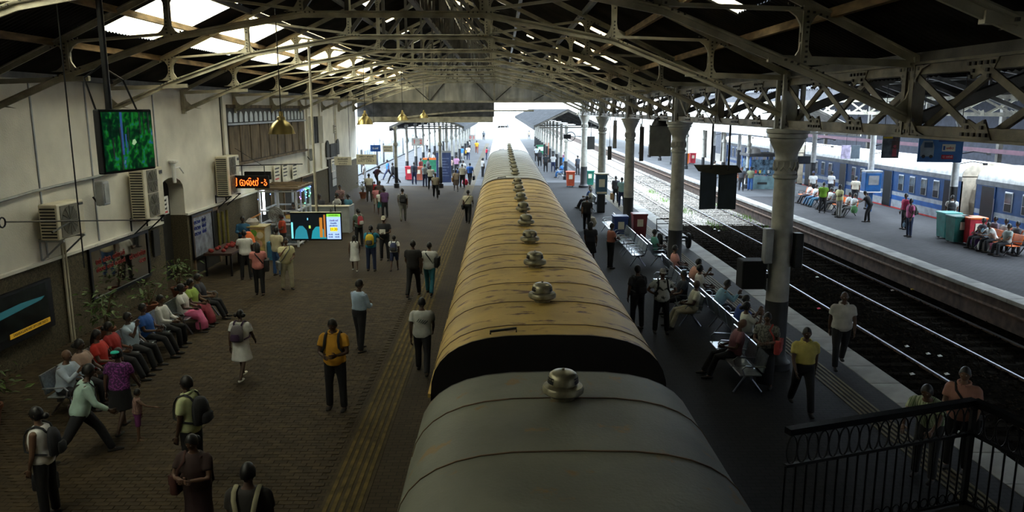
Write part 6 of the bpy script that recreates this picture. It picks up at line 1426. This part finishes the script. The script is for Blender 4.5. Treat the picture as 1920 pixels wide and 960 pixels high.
# pedestal fan
pf = empty('pedestal_fan', (-8.95, 30.6, 0), label='grey pedestal fan beside the white booth', cat='fan')
MB().lathe([(.24, 0), (.24, .03), (.04, .06), (.03, 1.35)], 12).build('stand', GREYM, pf)
for rr in (.08, .16, .24, .30): MB().tube([(rr * math.cos(t), -.08, 1.5 + rr * math.sin(t)) for t in [2 * math.pi * q / 18 for q in range(19)]], .008, 4, False).build('guard_ring', GREYM, pf)
MB().lathe([(.30, 0), (.30, .04), (.02, .07)], 18, (0, -.02, 1.5), (0, 1, 0)).build('guard_back', mat('fan_grey', (.22, .21, .20), .6), pf)
for q in range(3): MB().loft([((.05 * math.cos(R(120 * q)), -.04, 1.5 + .05 * math.sin(R(120 * q))), (.03, 0, .02), (0, .01, 0)), ((.2 * math.cos(R(120 * q + 12)), -.04, 1.5 + .2 * math.sin(R(120 * q + 12))), (.06, .01, .04), (0, .01, 0)), ((.27 * math.cos(R(120 * q + 20)), -.04, 1.5 + .27 * math.sin(R(120 * q + 20))), (.03, .01, .03), (0, .008, 0))], 8).build('blade', GREYM, pf)
# ---------------------------------------------------------------- benches
def make_bench(n, m_seat, label, group=None, w_=.58, orange=False):
    """faces +x; local y along the bench"""
    b = empty('bench_proto', (0, 0, 0)); b.name = 'waiting_bench'; L2 = n * w_
    for k in range(n):
        y = -L2 / 2 + (k + .5) * w_
        s = MB(); s.rbox((0, y, .44), (.44, w_ - .05, .03), .012, 2); s.build('seat', m_seat, b)
        s = MB(); s.add([(-.22, y - w_ / 2 + .03, .50), (-.22, y + w_ / 2 - .03, .50), (-.30, y + w_ / 2 - .03, .86), (-.30, y - w_ / 2 + .03, .86), (-.25, y - w_ / 2 + .03, .49), (-.25, y + w_ / 2 - .03, .49), (-.33, y + w_ / 2 - .03, .86), (-.33, y - w_ / 2 + .03, .86)], [(0, 1, 2, 3), (7, 6, 5, 4), (0, 3, 7, 4), (1, 5, 6, 2), (3, 2, 6, 7), (0, 4, 5, 1)]); s.build('backrest', m_seat, b)
    MB().box((-.03, -L2 / 2, .37), (.03, L2 / 2, .42)).build('beam', CHROME if not orange else IRON, b)
    for y in (-L2 / 2 + .25, L2 / 2 - .25):
        m = MB(); m.tube([(.26, y, .02), (.02, y, .38)], .022, 6); m.tube([(-.30, y, .02), (-.02, y, .38)], .022, 6); m.build('leg', CHROME if not orange else IRON, b)
    for k in range(n + 1):
        y = -L2 / 2 + k * w_; m = MB(); m.tube([(-.27, y, .62), (.12, y, .64), (.18, y, .58), (.14, y, .45)], .016, 6); m.build('armrest', CHROME if not orange else IRON, b)
    return tag(b, label, 'bench', group)
SEATM = mat('perforated_metal', (.38, .42, .46), .28, .9, .15, 20); SEATO = ORANGE
spots = [(-8.1, 14.6, 0, 4, 'chrome bench along the wall under the balding man'), (-8.1, 17.05, 0, 4, 'chrome bench along the wall under the man in pale blue'), (-8.1, 19.85, 0, 4, 'chrome bench along the wall under the pink flowered skirt')]
for y, la, lb in ((15.6, 'left-facing chrome bench under the slumped man', None), (17.95, None, 'track-facing chrome bench under the man in dark blue and the woman in white'), (20.1, 'left-facing chrome bench under the cream polo man', None), (20.3, None, 'track-facing chrome bench under the light blue sleeves'),
                  (22.5, 'short empty left-facing chrome bench by the second column', 'track-facing chrome bench under the peach shirt'), (28.3, 'left-facing empty chrome bench with shining seats', 'track-facing chrome bench behind the empty seats'), (30.8, 'left-facing empty chrome bench next to the blue bin', None), (34.6, 'left-facing empty chrome bench beyond the blue bin', None), (43.6, 'chrome bench beside the blue telephone box on the island', None), (64.5, 'far chrome bench among the island canopy posts', None), (24.6, None, 'track-facing chrome bench under the salmon shirt')):
    n = 3 if y in (20.1, 22.5, 24.6) else 4
    if la: spots.append((4.95, y, 180, n, la))
    if lb: spots.append((5.65, y, 0, n, lb))
cache = {}
for x, y, rz, n, lab in spots:
    if n not in cache: cache[n] = make_bench(n, SEATM, lab); b = cache[n]
    else: b = copy_tree(cache[n])
    b.location = (x + (.04 if rz == 0 else -.04), y, 0); b.rotation_euler = (0, 0, R(rz)); b['label'] = lab
ob = make_bench(4, SEATO, 'row of orange seats under the waiting crowd beside the telephone', orange=True); ob.location = (18.6, 46.4, 0); ob.rotation_euler = (0, 0, math.pi)
for x, y, lab in ((18.6, 44.0, 'row of orange seats under the middle of the waiting crowd'), (18.6, 41.6, 'row of orange seats nearest the stooping person'), (18.35, 60.2, 'distant row of orange seats past the small kiosk'), (18.35, 65.3, 'farthest row of orange seats on the far platform')):
    c = copy_tree(ob); c.location = (x, y, 0); c['label'] = lab
for x_, y_, l_ in ((19.6, 30.0, 'row of orange seats beside the bags, in front of another row'), (20.4, 30.3, 'row of orange seats behind the row beside the bags')):
    c = copy_tree(ob); c.location = (x_ + .04, y_, 0); c['label'] = l_
# ---------------------------------------------------------------- potted plants
def plant(x, y, label, h=1.3, n=120, spread=.45, seed=1):
    p = empty('potted_plant', (x, y, 0), label=label, cat='plant'); r = random.Random(seed)
    MB().lathe([(.16, 0), (.22, .3), (.25, .34), (.25, .40), (.21, .40), (.20, .34)], 14).build('pot', TERRA, p, True)
    m = MB()
    for k in range(5):
        a = r.uniform(0, 6.28); m.tube([(0, 0, .3), (.1 * math.cos(a), .1 * math.sin(a), h * .6), (.28 * math.cos(a), .28 * math.sin(a), h)], [.02, .014, .006], 5)
    m.build('stem', WOOD, p)
    lf = MB(); lf.add([(0, 0, 0), (.035, .06, .012), (0, .15, -.01), (-.035, .06, .012)], [(0, 1, 2), (0, 2, 3)]); me = lf.mesh('leaf', LEAF)
    for k in range(n):
        a = r.uniform(0, 6.28); rr = abs(r.gauss(0, spread * .6)); z = h * (.45 + .6 * r.random()); o = link('leaf', me, p, (rr * math.cos(a), rr * math.sin(a), z)); o.rotation_euler = (r.uniform(-.9, .5), r.uniform(-.6, .6), a - 1.57 + r.gauss(0, .6)); q = r.uniform(.8, 1.5); o.scale = (q, q, q)
    return p
plant(-9.6, 18.2, 'leafy potted plant in front of the wall mirror', 1.25, 130, .55, 2); plant(-9.6, 22.6, 'leafy potted plant beside the arched recess', 1.2, 110, .5, 3)
plant(-9.2, 13.2, 'dark leafy potted plant at the foot of the wall near the display', 1.0, 120, .5, 4); plant(-9.6, 20.6, 'small potted plant behind the wall bench', .95, 60, .35, 6)
p = on_z(681, 372, 0); plant(p.x, p.y, 'potted plant in a red pot at the sunlit wall end', 1.2, 60, .4, 5)
# ---------------------------------------------------------------- island furniture
def box_phone(x, y, label, m1, rz=0, z=1.0):
    t = empty('telephone_box', (x, y, 0), rz, label=label, cat='telephone box')
    MB().rbox((0, 0, z + .55), (.62, .5, 1.1), .04, 2).build('housing', m1, t); MB().box((-.38, -.32, z + 1.1), (.38, .32, z + 1.16)).build('top', CREAM, t)
    MB().box((-.16, -.262, z + .42), (.16, -.255, z + .85)).build('notice', SIGNW, t); MB().box((-.27, -.262, z + .05), (.27, -.256, z + .16)).build('trim', CREAM, t)
    MB().rbox((0, 0, z / 2), (.42, .38, z), .03, 1).build('pedestal', CBLK, t); return t
p = on_z(1128, 398, 0); box_phone(p.x - .05, p.y, 'dark blue telephone box on a black pedestal on the island', mat('box_blue', (.05, .12, .20), .5))
def bin_(x, y, label, m1, m2=None, rz=0, w_=.62, h_=1.05):
    b = empty('litter_bin', (x, y, 0), rz, label=label, cat='bin')
    m = MB(); m.loft([((0, 0, .08), (w_ * .60, 0, 0), (0, w_ * .60, 0)), ((0, 0, h_), (w_ * .70, 0, 0), (0, w_ * .70, 0))], 4); 
    for i, q in enumerate(m.v): m.v[i] = tuple(Matrix.Rotation(R(45), 3, 'Z') @ V(q))
    m.build('body', m1, b); MB().rbox((0, 0, h_ + .04), (w_ * 1.08, w_ * 1.08, .08), .02, 2).build('lid', m2 or m1, b)
    MB().box((-.13, -w_ * .52, h_ * .55), (.13, -w_ * .49, h_ * .85)).build('sticker', SIGNW, b)
    for x_ in (-.2, .2): MB().lathe([(.09, -.03), (.09, .03)], 10, (x_, w_ * .45, .09), (1, 0, 0)).build('wheel', IRON, b)
    return b
RBIN = mat('red_bin', (.50, .03, .05), .5); DBIN = mat('navy_bin', (.03, .06, .22), .5)
bin_(5.1, 32.85, 'navy blue bin with white notice between the island benches', DBIN); bin_(6.05, 33.6, 'dark red bin beside the navy one on the island', mat('dull_red_bin', (.20, .03, .04), .5))
p = on_z(1082, 350, 0); bin_(p.x - .5, p.y, 'orange-red bin by the island column', mat('orange_red_bin', (.50, .08, .03), .5)); bin_(p.x + 1.0, p.y + .8, 'dark green bin behind the island column', GREENP)
for u, v, lab, m1 in ((1793, 455, 'dark green bin standing in a row beside the red one', mat('deep_green_bin', (.01, .11, .09), .5)), (1775, 447, 'teal-lidded green bin at the far end of the bin row', mat('teal_green_bin', (.01, .15, .13), .5)), (1801, 458, 'bright red wheeled bin with an orange lid', RBIN)):
    p = on_z(u, v, 0)
    bin_(p.x + (.45 if 'red wheeled' in lab else 0), p.y, lab, m1, ORANGE if 'orange lid' in lab else mat('teal_lid', (.02, .28, .25), .5) if 'teal' in lab else None, 0, .72, 1.1)
p = on_z(1285, 308, 0); bin_(p.x, p.y, 'distant orange bin on the far platform', ORANGE); bin_(p.x + .9, p.y + .8, 'distant crimson bin beside the orange one', RBIN)
p = on_z(1394, 350, 0); bin_(p.x - .9, p.y, 'teal green bin beside the small kiosk', mat('teal_bin', (.02, .22, .20), .5))
p = on_z(768, 338, 0); bin_(p.x, p.y, 'bright red bin by the canopy post', RBIN); p = on_z(786, 339, 0); bin_(p.x, p.y, 'rust red bin among the crowd by the post', mat('rust_bin', (.40, .10, .06)))
# porter's trolley
p = on_z(1212, 430, 0); ct = empty('porter_trolley', (7.05, 31.6, 0), label='black flat porter trolley with two wheels parked at the island edge', cat='trolley')
for k in range(5): MB().box((-.42 + k * .17, -.95, .55), (-.28 + k * .17, .95, .59)).build('plank', mat('trolley_plank', (.08, .08, .085), .6), ct)
for y in (-.9, 0, .9): MB().box((-.46, y - .03, .48), (.46, y + .03, .55)).build('crossbar', IRON, ct)
m = MB(); m.tube([(-.42, .95, .55), (-.42, 1.05, 1.0), (.42, 1.05, 1.0), (.42, .95, .55)], .025, 6); m.tube([(-.42, 1.0, .8), (.42, 1.0, .8)], .02, 6); m.build('handle', IRON, ct)
for x in (-.58, .58): MB().lathe([(.05, -.06), (.30, -.06), (.33, 0), (.30, .06), (.05, .06)], 18, (x, -.55, .33), (1, 0, 0)).build('wheel', BLACK, ct, True)
MB().tube([(-.6, -.55, .33), (.6, -.55, .33)], .03, 6).build('axle', IRON, ct); MB().tube([(0, .8, .5), (0, .85, .0)], .03, 6).build('rest_leg', IRON, ct)
# hanging two-faced sign boxes over the tracks side (dark boards seen from behind)
hb = empty('hanging_board', on_y(1345, 352, 21.5), label='pair of dark hanging boards with a small pitched cover over the island', cat='sign board')
for x, rz_b in ((-.26, 14), (.28, -12)):
    b = MB().rbox((0, 0, 0), (.50, .06, 1.05), .02, 1).build('board', mat('board_back', (.03, .045, .055), .6), hb, loc=(x, 0, -.08)); b.rotation_euler = (0, 0, R(rz_b))
m = MB(); m.add([(-.62, -.25, .48), (0.0, -.3, .38), (.0, .3, .62), (-.62, .3, .62), (.62, -.2, .44), (.62, .3, .6)], [(0, 1, 2, 3), (1, 4, 5, 2)]); m.build('cover', mat('cover_brown', (.05, .045, .03), .8), hb)
for x in (-.2, .28):
    MB().tube([(x, 0, .45), (x, 0, 1.75)], .03, 6).build('hanger', IRON, hb)
    m = MB(); m.tube([(x, 0, 1.75), (x - .25, 0, 2.1)], .012, 5); m.tube([(x, 0, 1.75), (x + .25, 0, 2.1)], .012, 5); m.build('stay', IRON, hb)
gb = empty('hanging_board', on_y(1238, 264, 29.2), label='large plain grey hanging board under a dark lamp hood', cat='sign board')
MB().rbox((0, 0, 0), (.82, .08, 1.15), .02, 1).build('board', mat('board_grey', (.16, .16, .14), .6), gb); MB().lathe([(.36, .55), (.34, .62), (.25, .8), (.08, .88), (.05, 1.0)], 16).build('lamp_hood', IRON, gb, True); MB().tube([(0, 0, 1.0), (0, 0, 1.6)], .02, 6).build('hanger', IRON, gb)
for u, v, y, w_, h_, lab, c_ in ((1203, 270, 33.1, .18, 1.45, 'narrow dark hanging banner beside the grey board', (.06, .055, .05)), (1153, 252, 40.8, .20, 1.45, 'narrow pale hanging banner near the far columns', (.34, .32, .30)), (1143, 287, 42.9, .22, .75, 'short dark hanging box near the far columns', (.05, .05, .05)), (1108, 268, 51.7, .5, .85, 'dark hanging signal frame near the far columns', (.03, .03, .03))):
    c = on_y(u, v, y); s = empty('hanging_banner', c, label=lab, cat='banner'); MB().rbox((0, 0, 0), (w_, .08, h_), .02, 1).build('board', mat('banner_%d' % u, c_, .6), s); MB().tube([(0, 0, h_ / 2), (0, 0, 5.24 - c.z)], .02, 5).build('hanger', IRON, s)
# round mirror fan near far column, lamp shelf on column
c = on_y(1070, 256, 56.3); s = empty('platform_fan', c, label='round black caged fan on a column near the shed end', cat='fan'); MB().tube([(.32 * math.cos(t), 0, .32 * math.sin(t)) for t in [2 * math.pi * q / 20 for q in range(21)]], .03, 6, False).build('cage', IRON, s); MB().rbox((-.25, 0, 0), (.55, .3, .32), .04, 2).build('motor', IRON, s); MB().tube([(0, .05, 0), (6.0 - c.x - .15, .05, 0)], .03, 6).build('arm', IRON, s)
# loudspeaker box and switch boxes on the near column
c = on_y(1412, 502, 16.9); s = empty('loudspeaker_box', (5.40, 16.3, c.z), label='black speaker box strapped to the nearest iron column', cat='speaker'); MB().rbox((0, 0, 0), (.52, .45, .62), .03, 2).build('case', BLACK, s); MB().box((.26, -.05, -.1), (.36, .05, .0)).build('bracket', IRON, s); MB().box((-.2, -.23, -.24), (.2, -.225, .24)).build('grille', BLACK, s)
for dx, dz, lab, c_ in ((-.34, 2.55, 'grey switch box on the side of the nearest iron column', GREYM), (.30, 2.45, 'dark switch box on the track side of the nearest iron column', IRON)):
    MB().rbox((XC + dx, 16.12, dz + .2), (.18, .22, .75), .02, 1).build('switch_box', c_, label=lab, cat='switch box')
# ---------------------------------------------------------------- stair landing with ornamental railing
rl = empty('stair_railing', (0, 0, 0), label='black ornamental iron stair railing with looped bars at the landing', cat='railing')
A, B = V((2.62, 6.63, 2.70)), V((4.78, 7.34, 2.70)); Cc = V((5.3, 6.3, 2.55))
for p0, p1 in ((A, B), (B, Cc)):
    MB().bar(p0, p1, .09, .06).build('handrail', mat('rail_black', (.015, .015, .017), .25, .6), rl); dz = V((0, 0, .34)); MB().bar(p0 - dz, p1 - dz, .04, .03).build('rail', IRON, rl); dz = V((0, 0, 1.08)); MB().bar(p0 - dz, p1 - dz, .04, .03).build('rail', IRON, rl)
    n = int((p1 - p0).length / .115); d = (p1 - p0).normalized()
    for k in range(n + 1):
        q = p0.lerp(p1, k / n); MB().tube([q - V((0, 0, .34)), q - V((0, 0, 1.08))], .011, 5).build('baluster', IRON, rl)
        if k < n:
            c = q + (p1 - p0) / n / 2 - V((0, 0, .19)); MB().tube([c + d * (.058 * math.cos(t)) + V((0, 0, .14 * math.sin(t))) for t in [2 * math.pi * a / 14 for a in range(15)]], .008, 5, False).build('loop', IRON, rl)
            c2 = q + (p1 - p0) / n / 2 - V((0, 0, 1.02)); MB().tube([c2 + d * (.045 * math.cos(t)) + V((0, 0, .05 * math.sin(t))) for t in [2 * math.pi * a / 10 for a in range(11)]], .007, 5, False).build('scroll', IRON, rl)
for p0 in (B, Cc): MB().bar(p0 + V((0, 0, .0)), V((p0.x, p0.y, 1.5)), .05, .05).build('post', IRON, rl)
ld = empty('stair_landing', (0, 0, 0), label='dark stair landing and steps rising to the footbridge behind the railing', cat='stairs', kind='structure')
q = MB(); q.prism([(A.x, A.y - .05, 1.48), (B.x, B.y - .05, 1.48), (Cc.x, Cc.y - .05, 1.40), (5.3, 3.2, 1.40), (2.62, 3.2, 1.48)], (0, 0, .12)); q.build('deck', mat('landing_dark', (.03, .027, .024), .9), ld)
for k in range(12): MB().box((2.7, 3.2 - .28 * (k + 1), 1.5 + .17 * k), (5.0, 3.2 - .28 * k, 1.56 + .17 * k)).build('step', mat('landing_dark', (.03, .027, .024)), ld)
# ---------------------------------------------------------------- far platform furniture
tp = empty('telephone_hood', (20.55, 43.2, 0), label='bright blue telephone hood on a post beside the far platform pole', cat='telephone')
m = MB(); m.rbox((0, -.5, 1.65), (.9, .55, 1.1), .06, 3); m.build('hood', mat('phone_blue', (.008, .08, .25), .35), tp); MB().box((-.46, -.8, 2.2), (.46, -.2, 2.27)).build('top', GREYM, tp); MB().box((-.28, -.79, 1.5), (.28, -.776, 2.0)).build('telephone', mat('phone_grey', (.25,.25,.26), .5), tp); MB().box((-.46, -.8, 1.07), (.46, -.2, 1.12)).build('base_trim', WHITE, tp); MB().box((-.1, -.6, 0), (.1, -.4, 1.1)).build('post', mat('phone_blue', (.008, .08, .25)), tp)
# advertising boards hanging over the far platform
ad = empty('advert_board', on_y(1763, 278, 26.3), R(-12), label='large blue hanging advertisement with a white van and red button', cat='advertisement')
MB().rbox((0, 0, 0), (1.40, .06, .95), .01, 1).build('board', mat('ad_blue', (.02, .14, .42), .5, 0, .1), ad)
def adbox(x0, z0, x1, z1, m_, nm='print', y=-.032): MB().box((x0, y - .004, z0), (x1, y, z1)).build(nm, m_, ad)
m = MB(); m.add([(-.62, -.036, -.28), (-.2, -.036, -.28), (-.2, -.036, .05), (-.27, -.036, .26), (-.55, -.036, .26), (-.64, -.036, .05)], [(0, 1, 2, 3, 4, 5)]); m.build('van_print', mat('van_grey', (.35, .42, .50)), ad); adbox(-.52, .02, -.25, .2, mat('van_glass', (.05, .10, .18)), 'van_window', -.037)
for x in (-.52, -.28): MB().lathe([(.06, 0), (.06, .004)], 12, (x, -.038, -.28), (0, -1, 0)).build('van_wheel', INK, ad)
adbox(-.08, .22, .6, .4, mat('ad_navy', (.015, .05, .22)), 'title_bar'); script_row(ad, 'title', ['ba', 'ma', 'ya', 'na', 'sa', ' ', 'pa', 'ma', 'ya'], WHITE, (.0, -.037, .27), (1, 0, 0), (0, 0, 1), .06, .08, .006); adbox(.05, -.10, .46, .14, SIGNW, 'logo_card')
script_row(ad, 'logo', ['ya', 'na', 'pa'], REDP, (.18, -.037, -.03), (1, 0, 0), (0, 0, 1), .07, .08, .008); adbox(.08, -.06, .14, .08, BLUEP, 'logo_mark', -.037)
adbox(.05, -.36, .42, -.22, mat('ad_red', (.65, .04, .08)), 'button'); script_row(ad, 'button_text', ['pa', ' ', 'ya', 'ma', 'na'], WHITE, (.09, -.037, -.32), (1, 0, 0), (0, 0, 1), .06, .07, .006)
for x in (-.6, .6): MB().tube([(x, 0, .47), (x, 0, 7.2 - ad.location.z)], .015, 5).build('hanger', IRON, ad)
a2 = empty('advert_board', on_y(1670, 273, 31.3), R(-10), label='tall poster with yellow heading and people hanging beside the pole', cat='advertisement'); MB().rbox((0, 0, 0), (.66, .06, 1.0), .01, 1).build('board', mat('poster_ground', (.10, .12, .14), .6, 0, .4, 4), a2)
MB().box((-.30, -.036, .28), (.05, -.031, .46)).build('heading', mat('poster_yellow', (.60, .42, .03)), a2); MB().box((-.30, -.038, .36), (-.05, -.035, .45)).build('heading_mark', mat('poster_violet', (.12, .10, .40)), a2)
for x, z, c_ in ((.10, .16, (.08, .05, .05)), (.22, .14, (.12, .07, .06)), (.15, -.15, (.42, .08, .10))):
    m = MB(); m.add([(x - .09, -.036, z - .28), (x + .09, -.036, z - .28), (x + .07, -.036, z + .05), (x - .07, -.036, z + .05)], [(0, 1, 2, 3)]); m.lathe([(.06, 0), (.06, .004)], 12, (x, -.034, z + .12), (0, -1, 0)); m.build('figure_print', cloth(c_), a2)
for x in (-.28, .28): MB().tube([(x, 0, .5), (x, 0, 7.1 - a2.location.z)], .015, 5).build('hanger', IRON, a2)
a3 = empty('advert_board', on_y(1595, 285, 47.35), label='two-part faded poster hanging in front of the blue coach roof', cat='advertisement'); MB().rbox((-.30, 0, 0), (.58, .05, .82), .01, 1).build('left_panel', mat('poster_lilac', (.35, .30, .42), .6, 0, .3, 4), a3); MB().rbox((.30, .02, 0), (.55, .05, .82), .01, 1).build('right_panel', mat('poster_dark', (.05, .07, .09), .6), a3)
for x in (-.3, .3): MB().tube([(x, 0, .4), (x, 0, 5.35 - a3.location.z)], .012, 5).build('hanger', IRON, a3)
mo = empty('platform_monitor', on_y(1508, 300, 54.1), label='black monitor hung near the double pole of the far platform', cat='monitor'); MB().rbox((0, 0, 0), (.85, .15, .55), .03, 2).build('case', BLACK, mo); MB().tube([(0, 0, .27), (0, 0, 5.35 - mo.location.z)], .03, 6).build('hanger', IRON, mo); MB().box((-.38, -.08, -.22), (.38, -.076, .22)).build('glass', mat('monitor_glass', (.02, .02, .025), .15), mo)
# small glazed kiosk of the far platform
kk = empty('platform_kiosk', (18.55, 55.7, 0), label='small glazed kiosk with pale panel and dark roof on the far platform', cat='kiosk')
for x, y in ((-.9, -.9), (.9, -.9), (-.9, .9), (.9, .9)): MB().box((x - .05, y - .05, 0), (x + .05, y + .05, 2.3)).build('post', BLUEP, kk)
MB().box((-.9, -.93, 0), (.9, -.9, .95)).build('front_panel', mat('kiosk_aqua', (.16, .26, .28), .5, 0, .25, 2), kk); MB().box((-.93, -.9, 0), (-.9, .9, .95)).build('side_panel', WHITE, kk)
MB().box((-.88, -.92, 1.0), (.88, -.905, 2.1)).build('front_glass', mat('kiosk_pane', (.10, .16, .22), .15, 0, .5, 6), kk); MB().box((-.92, -.88, 1.0), (-.905, .88, 2.1)).build('side_glass', mat('kiosk_pane', (.10, .16, .22)), kk)
MB().rbox((0, 0, 2.42), (2.2, 2.2, .22), .04, 1).build('roof', mat('kiosk_dark_roof', (.04, .04, .045), .7), kk); MB().loft([((-.5, -.2, 2.5), (.55, 0, 0), (0, .5, 0)), ((-.5, -.2, 2.8), (.45, 0, 0), (0, .4, 0)), ((-.5, -.2, 2.9), (.2, 0, 0), (0, .2, 0))], 10).build('roof_cover', mat('tarp', (.35, .33, .32), .8), kk, True)
for k in range(4): MB().rbox((-.5 + .3 * k, -.94, 1.25), (.14, .02, .22), .008, 1).build('goods', cloth([(.6, .05, .05), (.6, .5, .1), (.1, .3, .5), (.5, .5, .5)][k]), kk)
MB().box((-.35, -.945, .35), (.35, -.932, .5)).build('panel_mark', INK, kk)
# luggage beside the seated group on the right
for u, v, c_, lab, sc in ((1832, 462, (.10, .04, .20), 'purple travel bag beside the red bin', 1.0), (1848, 440, (.25, .45, .62), 'pale blue plastic bag on top of the luggage', .7), (1843, 470, (.55, .52, .48), 'white towel-draped bag among the luggage', .8), (1862, 468, (.60, .20, .30), 'pink bundle among the luggage', .6)):
    p = on_z(u, v, 0.0 if sc != .7 else .6); z0 = 0 if sc != .7 else .52
    MB().loft([((0, 0, .0), (.22 * sc, 0, 0), (0, .18 * sc, 0)), ((0, 0, .22 * sc), (.30 * sc, 0, 0), (0, .24 * sc, 0)), ((0, 0, .45 * sc), (.24 * sc, 0, 0), (0, .2 * sc, 0)), ((0, 0, .60 * sc), (.08 * sc, 0, 0), (0, .06 * sc, 0))], 12).build('luggage_bag', cloth(c_), None, True, loc=(p.x, p.y, z0), label=lab, cat='bag')
p = on_z(1553, 392, 0); MB().loft([((0, 0, 0), (.2, 0, 0), (0, .2, 0)), ((0, 0, .25), (.28, 0, 0), (0, .24, 0)), ((0, 0, .5), (.12, 0, 0), (0, .1, 0))], 12).build('luggage_bag', cloth((.45, .42, .36)), None, True, loc=p, label='cream sack on the floor before the seated crowd', cat='bag')
MB().loft([((0, 0, 0), (.16, 0, 0), (0, .16, 0)), ((0, 0, .2), (.2, 0, 0), (0, .2, 0)), ((0, 0, .34), (.05, 0, 0), (0, .05, 0))], 10).build('luggage_bag', cloth((.05, .45, .38)), None, True, loc=(p.x, p.y, .46), label='turquoise bundle on top of the cream sack', cat='bag')
# blue notice board near the post and green stall beyond the shed
p = on_z(836, 342, 0); nbd = empty('notice_stand', (p.x - .15, p.y, 0), label='tall dark blue notice board standing by the canopy post', cat='notice board'); MB().rbox((0, 0, 1.2), (1.15, .08, 2.4), .02, 1).build('board', mat('notice_navy', (.03, .05, .14), .6), nbd)
for k in range(7): MB().box((-.42, -.046, .5 + .22 * k), (.42 - .1 * (k % 3), -.041, .56 + .22 * k)).build('text_line', mat('notice_ink', (.16, .20, .32)), nbd)
MB().box((-.6, -.05, 2.3), (.6, .05, 2.45)).build('header', GREYM, nbd)
p = on_z(808, 322, 0); gs = empty('green_stall', (p.x, p.y, 0), label='green stall cart with orange goods among the crowd', cat='stall'); MB().rbox((0, 0, .55), (1.6, .8, 1.1), .04, 1).build('body', mat('stall_green', (.02, .20, .10), .5), gs); MB().box((-.7, -.35, 1.1), (.7, .35, 1.25)).build('goods_tray', ORANGE, gs)
p = on_z(1015, 290, 0); gs = empty('green_stall', (p.x, p.y, 0), label='green and white cart on the island beside the pale coach', cat='stall'); MB().rbox((0, 0, .6), (1.3, .7, 1.2), .04, 1).build('body', mat('stall_green', (.02, .20, .10)), gs); MB().box((-.4, -.36, .5), (.4, -.352, 1.0)).build('panel', WHITE, gs)
p = on_z(1026, 290, 0); MB().rbox((p.x, p.y, .75), (.7, .6, 1.5), .04, 1).build('vending_cabinet', ORANGE, label='tall orange cabinet beside the green and white cart', cat='cabinet')
